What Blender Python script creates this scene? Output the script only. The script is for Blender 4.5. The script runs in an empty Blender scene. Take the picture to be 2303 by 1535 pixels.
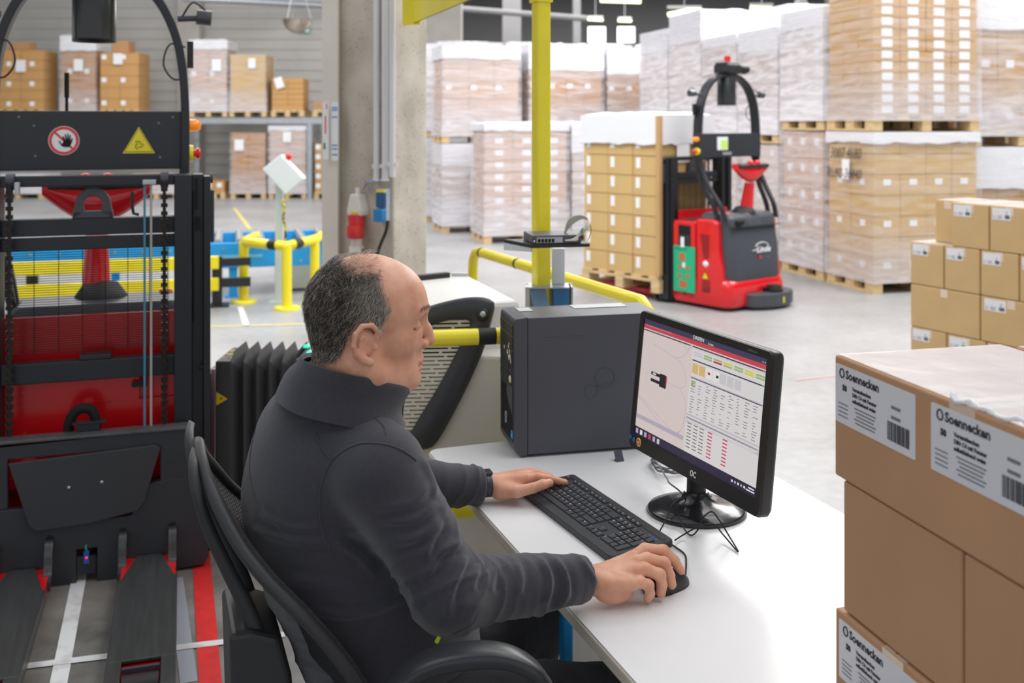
import bpy, bmesh, math, random
import numpy as np
from mathutils import Vector, Matrix
random.seed(7)
S = bpy.context.scene
COL = S.collection
R = math.radians
# ---------------------------------------------------------------- camera, world, lights, exposure
F = 2350.0                       # focal length in pixels of the 2303 wide frame
CX, HY, CH = 1151.5, 275.0, 1.66  # principal column, horizon row, camera height
cam_d = bpy.data.cameras.new('camera'); cam = bpy.data.objects.new('camera', cam_d); COL.objects.link(cam)
cam.location = (0, 0, CH); cam.rotation_euler = (R(90), 0, 0)
cam_d.sensor_width = 36; cam_d.lens = F / 2303 * 36
cam_d.shift_y = -(767.5 - HY) / 2303
cam_d.clip_start = .05; cam_d.clip_end = 300
cam_d.dof.use_dof = True; cam_d.dof.focus_distance = 2.12; cam_d.dof.aperture_fstop = 4.6
S.camera = cam
S.view_settings.view_transform = 'Standard'; S.view_settings.look = 'None'
S.view_settings.gamma = 1; S.view_settings.use_curve_mapping = False
S.view_settings.exposure = 0.0
w = bpy.data.worlds.new('daylight'); S.world = w; w.use_nodes = True
w.node_tree.nodes['Background'].inputs[0].default_value = (.93, .96, 1, 1)
w.node_tree.nodes['Background'].inputs[1].default_value = .75

def area(name, loc, rot, sx, sy, power, col=(1, 1, 1), spread=180):
    l = bpy.data.lights.new(name, 'AREA'); l.shape = 'RECTANGLE'; l.size = sx; l.size_y = sy
    l.energy = power; l.color = col; l.spread = R(spread)
    o = bpy.data.objects.new(name, l); o.location = loc; o.rotation_euler = [R(a) for a in rot]; COL.objects.link(o)
    return o
# unseen area lamps added under the roof as soft fill over the hall
area('overhead_fill_lamp', (2.2, 3.2, 6.3), (0, 0, 15), 3, 9, 190, (1, .99, .97))
area('overhead_fill_lamp', (-5.0, 6.0, 6.3), (0, 0, 15), 3, 9, 130, (1, .98, .95))
area('overhead_fill_lamp', (5.0, 13.0, 6.3), (0, 0, 15), 4, 12, 1250, (1, .98, .95))
area('overhead_fill_lamp', (-6, 16.0, 6.3), (0, 0, 15), 4, 9, 560, (1, .98, .95))

area('overhead_fill_lamp', (-.5, 7.5, 6.4), (38, 0, -12), 5, 3, 300, (1, .99, .97))  # tilted fill, added to brighten the upright faces of the back stacks
area('far_hall_lamp', (4, 32, 6.6), (0, 0, 0), 16, 10, 3800, (1, .98, .94))

# ---------------------------------------------------------------- helpers
TH = R(15)
def px(x, y, d):                 # point at depth d seen at pixel x, y
    return Vector(((x - CX) / F * d, d, CH - (y - HY) / F * d))
def at_h(x, y, z):               # point at height z seen at pixel x, y
    return px(x, y, (CH - z) * F / (y - HY))
def srgb(r, g, b):
    f = lambda c: (c / 255) / 12.92 if c / 255 <= .04045 else ((c / 255 + .055) / 1.055) ** 2.4
    return (f(r), f(g), f(b), 1)

MC = {}
def mat(name, col, rough=.5, metal=0, var=0, scale=8, bump=0, bscale=60, spec=.5, coat=0, emit=0, alpha=1, detail=4, stretch=None, col2=None, thr=None, sheen=0):
    if name in MC: return MC[name]
    m = bpy.data.materials.new(name); m.use_nodes = True; MC[name] = m
    nt = m.node_tree; b = nt.nodes['Principled BSDF']
    b.inputs['Base Color'].default_value = col; b.inputs['Roughness'].default_value = rough
    b.inputs['Metallic'].default_value = metal; b.inputs['Specular IOR Level'].default_value = spec
    b.inputs['Coat Weight'].default_value = coat
    if sheen: b.inputs['Sheen Weight'].default_value = sheen; b.inputs['Sheen Roughness'].default_value = .5
    if alpha < 1: b.inputs['Alpha'].default_value = alpha
    if emit:
        b.inputs['Emission Color'].default_value = col; b.inputs['Emission Strength'].default_value = emit
    tc = None
    if var or bump or col2:
        tc = nt.nodes.new('ShaderNodeTexCoord'); mp = nt.nodes.new('ShaderNodeMapping')
        nt.links.new(tc.outputs['Object'], mp.inputs[0])
        if stretch: mp.inputs['Scale'].default_value = stretch
    if var or col2:
        n = nt.nodes.new('ShaderNodeTexNoise'); n.inputs['Scale'].default_value = scale; n.inputs['Detail'].default_value = detail
        nt.links.new(mp.outputs[0], n.inputs['Vector'])
        cr = nt.nodes.new('ShaderNodeValToRGB')
        c2 = col2 if col2 else tuple(min(1, c * (1 + var)) for c in col[:3]) + (1,)
        c1 = col if col2 else tuple(c * (1 - var) for c in col[:3]) + (1,)
        cr.color_ramp.elements[0].color = c1; cr.color_ramp.elements[1].color = c2
        a, z = thr if thr else (.3, .7)
        cr.color_ramp.elements[0].position = a; cr.color_ramp.elements[1].position = z
        nt.links.new(n.outputs['Fac'], cr.inputs[0]); nt.links.new(cr.outputs[0], b.inputs['Base Color'])
    if bump:
        n2 = nt.nodes.new('ShaderNodeTexNoise'); n2.inputs['Scale'].default_value = bscale; n2.inputs['Detail'].default_value = 3
        nt.links.new(mp.outputs[0], n2.inputs['Vector'])
        bp = nt.nodes.new('ShaderNodeBump'); bp.inputs['Strength'].default_value = bump; bp.inputs['Distance'].default_value = .01
        nt.links.new(n2.outputs['Fac'], bp.inputs['Height']); nt.links.new(bp.outputs[0], b.inputs['Normal'])
    return m

class MB:
    """collects shapes, then build() links them as one mesh object"""
    def __init__(s): s.v = []; s.f = []; s.m = []; s.T = None; s.k = 0; s.sm = []; s.smooth = False
    def add(s, vs, fs, mi=None, smooth=None):
        o = len(s.v)
        if s.T is not None: vs = [s.T @ Vector(p) for p in vs]
        s.v += [tuple(p) for p in vs]
        for f in fs:
            s.f.append(tuple(i + o for i in f)); s.m.append(s.k if mi is None else mi); s.sm.append(s.smooth if smooth is None else smooth)
        return s
    def box(s, c, d, rz=0, mi=None, rot=None):
        x, y, z = d[0] / 2, d[1] / 2, d[2] / 2
        M = Matrix.Rotation(rz, 3, 'Z') if rot is None else rot
        vs = [Vector(c) + M @ Vector((a * x, b_ * y, e * z)) for e in (-1, 1) for b_ in (-1, 1) for a in (-1, 1)]
        return s.add(vs, [(0, 2, 3, 1), (4, 5, 7, 6), (0, 1, 5, 4), (2, 6, 7, 3), (0, 4, 6, 2), (1, 3, 7, 5)], mi)
    def bx(s, x0, x1, y0, y1, z0, z1, mi=None):
        return s.box(((x0 + x1) / 2, (y0 + y1) / 2, (z0 + z1) / 2), (abs(x1 - x0), abs(y1 - y0), abs(z1 - z0)), 0, mi)
    def tube(s, pts, r, n=10, mi=None, cap=True, closed=False):
        pts = [Vector(p) for p in pts]; N = len(pts); rr = r if isinstance(r, (list, tuple)) else [r] * N
        vs = []; fs = []; up = None
        for i, p in enumerate(pts):
            if closed: t = pts[(i + 1) % N] - pts[i - 1]
            else: t = pts[min(i + 1, N - 1)] - pts[max(i - 1, 0)]
            if t.length < 1e-9: t = Vector((0, 0, 1))
            t.normalize()
            if up is None:
                up = Vector((0, 0, 1)) if abs(t.z) < .9 else Vector((1, 0, 0))
            a = t.cross(up)
            if a.length < 1e-6: a = t.orthogonal()
            a.normalize(); b_ = t.cross(a); up = -b_ if True else up
            for k in range(n):
                q = 2 * math.pi * k / n
                vs.append(p + (a * math.cos(q) + b_ * math.sin(q)) * rr[i])
            up = a.cross(t)
        L = N if closed else N - 1
        for i in range(L):
            for k in range(n):
                j = (i + 1) % N
                fs.append((i * n + k, i * n + (k + 1) % n, j * n + (k + 1) % n, j * n + k))
        s.add(vs, fs, mi, True)
        if cap and not closed:
            s.add([vs[k] if s.T is None else vs[k] for k in range(n)], [tuple(range(n))[::-1]], mi, False)
            s.add([vs[(N - 1) * n + k] for k in range(n)], [tuple(range(n))], mi, False)
        return s
    def cyl(s, p0, p1, r, n=16, mi=None, r2=None):
        return s.tube([p0, p1], [r, r if r2 is None else r2], n, mi)
    def lathe(s, c, prof, n=24, mi=None, axis='Z'):
        c = Vector(c); vs = []; fs = []
        for (r, z) in prof:
            for k in range(n):
                q = 2 * math.pi * k / n
                p = Vector((r * math.cos(q), r * math.sin(q), z))
                if axis == 'X': p = Vector((p.z, p.x, p.y))
                if axis == 'Y': p = Vector((p.y, p.z, p.x))
                vs.append(c + p)
        for i in range(len(prof) - 1):
            for k in range(n):
                fs.append((i * n + k, i * n + (k + 1) % n, (i + 1) * n + (k + 1) % n, (i + 1) * n + k))
        s.add(vs, fs, mi, True)
        s.add(vs[:n], [tuple(range(n))[::-1]], mi, False); s.add(vs[-n:], [tuple(range(n))], mi, False)
        return s
    def prism(s, poly, fn, t0, t1, mi=None):
        """poly: 2D outline; fn(u, v, t) -> 3D point; swept between t0 and t1"""
        n = len(poly)
        vs = [fn(u, v, t0) for u, v in poly] + [fn(u, v, t1) for u, v in poly]
        fs = [tuple(range(n))[::-1], tuple(range(n, 2 * n))] + [(i, (i + 1) % n, n + (i + 1) % n, n + i) for i in range(n)]
        return s.add(vs, fs, mi)
    def strip(s, L0, L1, mi=None, smooth=None):
        n = len(L0); return s.add(list(L0) + list(L1), [(i, i + 1, n + i + 1, n + i) for i in range(n - 1)], mi, smooth)
    def loft(s, rings, mi=None, cap=True, smooth=True):
        n = len(rings[0]); vs = [p for r in rings for p in r]; fs = []
        for i in range(len(rings) - 1):
            for k in range(n):
                fs.append((i * n + k, i * n + (k + 1) % n, (i + 1) * n + (k + 1) % n, (i + 1) * n + k))
        s.add(vs, fs, mi, smooth)
        if cap:
            s.add(rings[0], [tuple(range(n))[::-1]], mi, False); s.add(rings[-1], [tuple(range(n))], mi, False)
        return s
    def mesh(s, name, mats):
        me = bpy.data.meshes.new(name); me.from_pydata(s.v, [], s.f)
        for m in (mats if isinstance(mats, (list, tuple)) else [mats]): me.materials.append(m)
        me.polygons.foreach_set('material_index', s.m); me.polygons.foreach_set('use_smooth', s.sm)
        bm = bmesh.new(); bm.from_mesh(me); bmesh.ops.recalc_face_normals(bm, faces=bm.faces); bm.to_mesh(me); bm.free()
        me.update(); return me
    def build(s, name, mats, parent=None, bevel=0, seg=2, weld=False):
        me = s.mesh(name, mats)
        o = bpy.data.objects.new(name, me); COL.objects.link(o)
        if parent is not None: o.parent = parent
        if weld: o.modifiers.new('w', 'WELD').merge_threshold = 1e-5
        if bevel:
            b = o.modifiers.new('b', 'BEVEL'); b.width = bevel; b.segments = seg; b.limit_method = 'ANGLE'; b.angle_limit = R(40)
        return o

def tag(o, label=None, cat=None, group=None, kind=None):
    if label: o['label'] = label
    if cat: o['category'] = cat
    if group: o['group'] = group
    if kind: o['kind'] = kind
    return o
def empty(name, loc=(0, 0, 0), rz=0, label=None, cat=None, group=None, s=1):
    o = bpy.data.objects.new(name, None); COL.objects.link(o); o.empty_display_size = .1
    o.location = loc; o.rotation_euler = (0, 0, rz); o.scale = (s, s, s)
    return tag(o, label, cat, group)
def struct(o): o['kind'] = 'structure'; return o
def copy_tree(o, parent=None):
    c = o.copy(); COL.objects.link(c); c.parent = parent
    for ch in [k for k in bpy.data.objects if k.parent == o]: copy_tree(ch, c)
    return c
CH_MAP = {}
def fast_copy(tree, parent=None):          # tree = (object, [children trees])
    c = tree[0].copy(); COL.objects.link(c); c.parent = parent
    for t in tree[1]: fast_copy(t, c)
    return c
def arc(c, r, a0, a1, n, fn):
    return [fn(c[0] + r * math.cos(R(a0 + (a1 - a0) * i / n)), c[1] + r * math.sin(R(a0 + (a1 - a0) * i / n))) for i in range(n + 1)]
def spline(pts, n=8):                       # Catmull-Rom through the points
    P = [Vector(p) for p in pts]; out = []
    for i in range(len(P) - 1):
        a = P[max(i - 1, 0)]; b_ = P[i]; c = P[i + 1]; d = P[min(i + 2, len(P) - 1)]
        for k in range(n):
            t = k / n
            out.append(.5 * ((2 * b_) + (c - a) * t + (2 * a - 5 * b_ + 4 * c - d) * t * t + (3 * b_ - a - 3 * c + d) * t ** 3))
    out.append(P[-1]); return out
def text(name, s, size, m, parent, M, depth=.0004, align='LEFT', bold=0, shear=0, sx=1):
    """lettering as a thin mesh placed by matrix M (x along the line, y up)"""
    c = bpy.data.curves.new(name, 'FONT'); c.body = s; c.size = size; c.extrude = depth; c.align_x = align; c.offset = bold; c.shear = shear
    c.resolution_u = 2
    t = bpy.data.objects.new(name, c); COL.objects.link(t)
    dg = bpy.context.evaluated_depsgraph_get(); me = bpy.data.meshes.new_from_object(t.evaluated_get(dg))
    bpy.data.objects.remove(t); bpy.data.curves.remove(c)
    me.transform(M @ Matrix.Diagonal((sx, 1, 1, 1))); me.materials.clear(); me.materials.append(m)
    o = bpy.data.objects.new(name, me); COL.objects.link(o)
    if parent is not None: o.parent = parent
    return o
def frame(o, ex, ey):                        # matrix from origin and two axes
    ex = Vector(ex).normalized(); ey = Vector(ey); ey = (ey - ey.dot(ex) * ex).normalized(); ez = ex.cross(ey)
    M = Matrix((ex, ey, ez)).transposed().to_4x4(); M.translation = Vector(o); return M
U = Vector((-math.sin(TH), math.cos(TH), 0))     # hall grid, away from the camera
V = Vector((math.cos(TH), math.sin(TH), 0))      # hall grid, to the right

# ---------------------------------------------------------------- shared materials
M_black = mat('black_plastic', srgb(34, 35, 38), .42)
M_anth = mat('anthracite_paint', srgb(44, 47, 54), .38, var=.08, scale=5)
M_anth2 = mat('anthracite_hood', srgb(62, 66, 74), .4, var=.06, scale=4)
M_dark = mat('dark_steel', srgb(30, 31, 34), .35, metal=.3)
M_red = mat('red_paint', srgb(218, 14, 24), .28, coat=.4)
M_yel = mat('yellow_paint', srgb(240, 222, 26), .35, coat=.3, var=.05, scale=6)
M_blue = mat('blue_paint', srgb(36, 158, 232), .4)
M_steel = mat('galvanised_steel', srgb(185, 190, 196), .35, metal=.7, var=.08, scale=12)
M_grey = mat('light_grey_paint', srgb(200, 203, 205), .45)
M_white = mat('white_paper', srgb(240, 241, 244), .6)
M_wood = mat('pallet_wood', srgb(214, 186, 140), .8, var=.2, scale=6, stretch=(1, 8, 8))
M_hole = mat('deep_black', srgb(12, 12, 13), .8)
M_rubber = mat('black_rubber', srgb(26, 26, 28), .6)
M_greyink = mat('grey_ink', srgb(120, 122, 130), .7)
M_ink = mat('dark_ink', srgb(40, 40, 48), .7)
# ================================================================ the hall
def floor_mat():
    m = bpy.data.materials.new('concrete_floor'); m.use_nodes = True; nt = m.node_tree; b = nt.nodes['Principled BSDF']
    tc = nt.nodes.new('ShaderNodeTexCoord')
    n = nt.nodes.new('ShaderNodeTexNoise'); n.inputs['Scale'].default_value = .9; n.inputs['Detail'].default_value = 6; n.inputs['Roughness'].default_value = .6
    n2 = nt.nodes.new('ShaderNodeTexNoise'); n2.inputs['Scale'].default_value = 14; n2.inputs['Detail'].default_value = 5
    nt.links.new(tc.outputs['Object'], n.inputs[0]); nt.links.new(tc.outputs['Object'], n2.inputs[0])
    mx = nt.nodes.new('ShaderNodeMath'); mx.operation = 'ADD'
    ml = nt.nodes.new('ShaderNodeMath'); ml.operation = 'MULTIPLY'; ml.inputs[1].default_value = .5
    nt.links.new(n2.outputs['Fac'], ml.inputs[0]); nt.links.new(n.outputs['Fac'], mx.inputs[0]); nt.links.new(ml.outputs[0], mx.inputs[1])
    cr = nt.nodes.new('ShaderNodeValToRGB'); cr.color_ramp.elements[0].position = .5; cr.color_ramp.elements[1].position = .95
    cr.color_ramp.elements[0].color = srgb(146, 145, 145); cr.color_ramp.elements[1].color = srgb(176, 176, 179)
    nt.links.new(mx.outputs[0], cr.inputs[0])
    # darker, blotchy concrete tone blended in towards the near left
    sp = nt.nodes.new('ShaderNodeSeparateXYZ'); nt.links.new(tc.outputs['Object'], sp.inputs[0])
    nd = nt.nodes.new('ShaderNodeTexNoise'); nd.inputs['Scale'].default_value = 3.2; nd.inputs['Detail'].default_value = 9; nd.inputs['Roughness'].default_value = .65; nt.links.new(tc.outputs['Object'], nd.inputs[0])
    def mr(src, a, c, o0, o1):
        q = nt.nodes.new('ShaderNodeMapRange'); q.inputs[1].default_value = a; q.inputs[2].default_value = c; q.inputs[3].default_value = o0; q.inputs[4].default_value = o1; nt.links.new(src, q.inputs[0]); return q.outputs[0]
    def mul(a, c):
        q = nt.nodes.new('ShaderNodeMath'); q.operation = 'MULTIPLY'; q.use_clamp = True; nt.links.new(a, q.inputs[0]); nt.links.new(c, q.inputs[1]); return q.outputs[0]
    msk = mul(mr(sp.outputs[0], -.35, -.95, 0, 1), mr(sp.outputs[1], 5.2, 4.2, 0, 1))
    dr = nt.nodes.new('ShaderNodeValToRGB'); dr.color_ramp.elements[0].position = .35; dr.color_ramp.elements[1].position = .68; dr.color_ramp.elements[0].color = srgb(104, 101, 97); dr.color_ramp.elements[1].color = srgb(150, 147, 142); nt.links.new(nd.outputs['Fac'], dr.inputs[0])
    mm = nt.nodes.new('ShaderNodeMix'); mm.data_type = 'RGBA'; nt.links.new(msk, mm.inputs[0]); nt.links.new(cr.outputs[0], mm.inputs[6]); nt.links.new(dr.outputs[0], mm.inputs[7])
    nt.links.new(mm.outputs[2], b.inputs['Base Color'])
    b.inputs['Roughness'].default_value = .38; b.inputs['Specular IOR Level'].default_value = .45
    return m
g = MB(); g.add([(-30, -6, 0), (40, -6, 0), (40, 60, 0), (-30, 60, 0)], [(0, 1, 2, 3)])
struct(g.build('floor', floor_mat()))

M_clad = mat('wall_cladding', srgb(186, 184, 180), .5, var=.05, scale=1.5)
M_pil = mat('pilaster_concrete', srgb(178, 174, 166), .8, var=.06, scale=3)
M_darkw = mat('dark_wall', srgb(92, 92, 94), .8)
def clad(name, x0, x1, y, z0, z1, m, pitch=.25):
    g = MB(); P = []; z = z0
    while z < z1:
        P += [(z, 0), (z + pitch * .55, 0), (z + pitch * .62, -.02), (z + pitch * .93, -.02)]; z += pitch
    a = [Vector((x0, y + q, zz)) for zz, q in P]; b_ = [Vector((x1, y + q, zz)) for zz, q in P]
    g.strip(a, b_); g.box(((x0 + x1) / 2, y + .15, (z0 + z1) / 2), (x1 - x0, .2, z1 - z0)); return struct(g.build(name, m))
clad('wall_left', -26, -1.2, 25.0, 0, 7.5, M_clad)
# dark far hall
FY = 42.0
g = MB(); winx = [px(1322, 0, FY).x, px(1363, 0, FY).x, px(1388, 0, FY).x, px(1429, 0, FY).x]
wz0, wz1 = px(0, 96, FY).z, px(0, 59, FY).z
for a, b_ in ((-14, winx[0]), (winx[1], winx[2]), (winx[3], 40)): g.bx(a, b_, FY, FY + .3, 0, 8)
for a, b_ in ((winx[0], winx[1]), (winx[2], winx[3])):
    g.bx(a, b_, FY, FY + .3, 0, wz0); g.bx(a, b_, FY, FY + .3, wz1, 8)
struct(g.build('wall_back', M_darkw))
for i in (0, 2):
    w_ = MB(); w_.bx(winx[i] - .03, winx[i + 1] + .03, FY - .03, FY + .05, wz0 - .05, wz0); w_.bx(winx[i] - .03, winx[i + 1] + .03, FY - .03, FY + .05, wz1, wz1 + .05)
    w_.bx(winx[i] - .05, winx[i], FY - .03, FY + .05, wz0, wz1); w_.bx(winx[i + 1], winx[i + 1] + .05, FY - .03, FY + .05, wz0, wz1)
    wo = struct(w_.build('window_%d' % (i // 2 + 1), mat('window_frame', srgb(60, 62, 64), .5)))
    p_ = MB(); p_.bx(winx[i], winx[i + 1], FY + .2, FY + .22, wz0, wz1)
    mm = mat('window_daylight', (1, 1, 1, 1), .5, emit=2.2); p_.build('pane', mm, wo)
# concrete columns in the dark hall, ceiling beams
g = MB(); g.bx(-2.1, -1.2, 24.6, 25.4, 0, 8); struct(g.build('trim_1', M_pil))
a = px(404, 0, 24.7).x; b_ = px(453, 0, 24.7).x
g = MB(); g.bx(a, b_, 24.55, 25.0, 0, 7.4); struct(g.build('trim_2', M_pil))
for i, (x0, x1) in enumerate(((1130, 1172), (1290, 1306))):
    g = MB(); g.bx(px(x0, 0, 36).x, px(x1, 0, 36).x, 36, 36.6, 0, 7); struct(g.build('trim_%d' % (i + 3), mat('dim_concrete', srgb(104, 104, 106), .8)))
# ceiling with unseen openings added to let sky light in
M_ceil = mat('ceiling_sheet', srgb(120, 122, 122), .7)
g = MB(); g.bx(-30, 40, 24, 43, 7.0, 7.2); g.bx(-30, 40, -6, -2, 7.0, 7.2); g.bx(-30, -10, -2, 24, 7, 7.2); g.bx(12, 40, -2, 24, 7, 7.2)
for y in (4.5, 11, 17.5): g.bx(-10, 12, y, y + .6, 7, 7.3)
struct(g.build('ceiling', M_ceil))
g = MB(); g.cyl(px(410, -4, 23.5), px(727, 12, 24.5), .08, 8); struct(g.build('trim_5', M_steel))
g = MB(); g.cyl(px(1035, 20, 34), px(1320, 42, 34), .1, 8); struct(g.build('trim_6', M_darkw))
# painted floor lines
M_lr = mat('red_floor_paint', srgb(212, 40, 40), .55, var=.12, scale=20)
M_lw = mat('white_floor_paint', srgb(225, 226, 228), .55, col2=srgb(170, 168, 164), scale=9, thr=(.5, .75))
M_ly = mat('yellow_floor_paint', srgb(222, 205, 120), .6)
def fline(i, p, q, w_, m, z=.003):
    p = Vector(p); q = Vector(q); t = (q - p).normalized(); n = Vector((-t.y, t.x, 0)) * w_ / 2
    g = MB(); u = Vector((0, 0, z)); g.add([p - n + u, q - n + u, q + n + u, p + n + u], [(0, 1, 2, 3)])
    g.build('floor_line', m)['kind'] = 'structure'
def fl(x, y): return at_h(x, y, 0)
def ext(p, q, k): return p + (q - p) * k
a, b_ = fl(452, 1240), fl(473, 1535); fline(0, a + (a - b_) * 1.2, b_ + (b_ - a) * .6, .065, M_lr)
a, b_ = fl(172, 1330), fl(132, 1535); fline(1, a + (a - b_) * 1.2, b_ + (b_ - a) * .4, .05, M_lw)
a, b_ = fl(95, 1495), fl(640, 1428); fline(2, a + (a - b_) * .3, b_, .035, M_lw, .004)
a, b_ = fl(395, 1300), fl(425, 1535); fline(3, a, b_, .05, mat('grey_floor_paint', srgb(150, 153, 165), .6), .002)
fline(4, fl(470, 735), fl(720, 728), .04, M_ly); fline(5, fl(527, 468), fl(562, 515), .06, M_ly)
fline(6, fl(962, 485), fl(1040, 512), .05, M_ly); fline(7, fl(540, 690), fl(555, 735), .05, M_lw)
a, b_ = fl(1790, 855), fl(1900, 843); fline(8, a, b_, .015, mat('pink_line', srgb(230, 170, 170), .6))

# ================================================================ pallet loads
def tint(c, k): return tuple(min(1, a * k) for a in c[:3]) + (1,)
CARD = {'tan': srgb(196, 158, 108), 'brown': srgb(186, 142, 100), 'pink': srgb(206, 176, 158), 'pale': srgb(220, 204, 194), 'gold': srgb(206, 172, 116), 'rack': srgb(198, 152, 96)}
for k_, c_ in CARD.items(): mat('cardboard_' + k_, c_, .75, var=.05, scale=3)
def wrap_mat(name, lo, hi, rough=.18, sc=3.0):
    m = bpy.data.materials.new(name); m.use_nodes = True; nt = m.node_tree; b = nt.nodes['Principled BSDF']
    b.inputs['Base Color'].default_value = srgb(236, 234, 240); b.inputs['Roughness'].default_value = rough; b.inputs['Specular IOR Level'].default_value = .6
    tc = nt.nodes.new('ShaderNodeTexCoord'); mp = nt.nodes.new('ShaderNodeMapping'); mp.inputs['Scale'].default_value = (.6, .6, 5)
    n = nt.nodes.new('ShaderNodeTexNoise'); n.inputs['Scale'].default_value = sc; n.inputs['Detail'].default_value = 4; n.inputs['Distortion'].default_value = 1.0
    nt.links.new(tc.outputs['Object'], mp.inputs[0]); nt.links.new(mp.outputs[0], n.inputs[0])
    mr = nt.nodes.new('ShaderNodeMapRange'); mr.inputs[1].default_value = .35; mr.inputs[2].default_value = .65; mr.inputs[3].default_value = lo; mr.inputs[4].default_value = hi
    nt.links.new(n.outputs['Fac'], mr.inputs[0])
    # the bottom turns of the film are doubled up and read whiter
    sp = nt.nodes.new('ShaderNodeSeparateXYZ'); nt.links.new(tc.outputs['Object'], sp.inputs[0])
    m2 = nt.nodes.new('ShaderNodeMapRange'); m2.inputs[1].default_value = .75; m2.inputs[2].default_value = .15; m2.inputs[3].default_value = 0; m2.inputs[4].default_value = .35
    nt.links.new(sp.outputs[2], m2.inputs[0])
    ad = nt.nodes.new('ShaderNodeMath'); ad.use_clamp = True; nt.links.new(mr.outputs[0], ad.inputs[0]); nt.links.new(m2.outputs[0], ad.inputs[1])
    nt.links.new(ad.outputs[0], b.inputs['Alpha'])
    bp = nt.nodes.new('ShaderNodeBump'); bp.inputs['Strength'].default_value = .25; bp.inputs['Distance'].default_value = .02
    nt.links.new(n.outputs['Fac'], bp.inputs['Height']); nt.links.new(bp.outputs[0], b.inputs['Normal'])
    return m
W_light = wrap_mat('stretch_film_light', .12, .5); W_heavy = wrap_mat('stretch_film_heavy', .35, .82); W_thin = wrap_mat('stretch_film_thin', .03, .28)
M_cov = mat('white_cover_sheet', srgb(235, 236, 240), .35, bump=.4, bscale=6, spec=.5)
M_stk = mat('white_sticker', srgb(243, 244, 248), .5)

def pallet(parent, w_, d, z=0, m=M_wood):
    g = MB()
    for x in (-w_ / 2 + .05, 0, w_ / 2 - .05): g.bx(x - .05, x + .05, -d / 2, d / 2, z, z + .022)
    for x in (-w_ / 2 + .05, 0, w_ / 2 - .05):
        for y in (-d / 2 + .0725, 0, d / 2 - .0725): g.bx(x - .05, x + .05, y - .0725, y + .0725, z + .022, z + .1)
    for y in (-d / 2 + .0725, 0, d / 2 - .0725): g.bx(-w_ / 2, w_ / 2, y - .0725, y + .0725, z + .1, z + .122)
    for i in range(5):
        x = -w_ / 2 + .0725 + i * (w_ - .145) / 4; g.bx(x - .06, x + .06, -d / 2, d / 2, z + .122, z + .144)
    return g.build('pallet', m, parent)

BOXC = {}
def carton_mesh(sx, sy, sz, col):
    k_ = (round(sx, 3), round(sy, 3), round(sz, 3), col)
    if k_ not in BOXC:
        g = MB(); g.bx(-sx / 2, sx / 2, -sy / 2, sy / 2, 0, sz)
        BOXC[k_] = g.mesh('carton', MC['cardboard_' + col])
    return BOXC[k_]
STK = {}
def sticker_mesh(w_, h_, face):
    k_ = (w_, h_, face)
    if k_ not in STK:
        g = MB()
        if face == 'f': g.box((0, 0, 0), (w_, .002, h_))
        else: g.box((0, 0, 0), (.002, w_, h_))
        STK[k_] = g.mesh('sticker', M_stk)
    return STK[k_]
def link(name, me, parent, loc):
    o = bpy.data.objects.new(name, me); COL.objects.link(o); o.parent = parent; o.location = loc; return o

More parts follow.
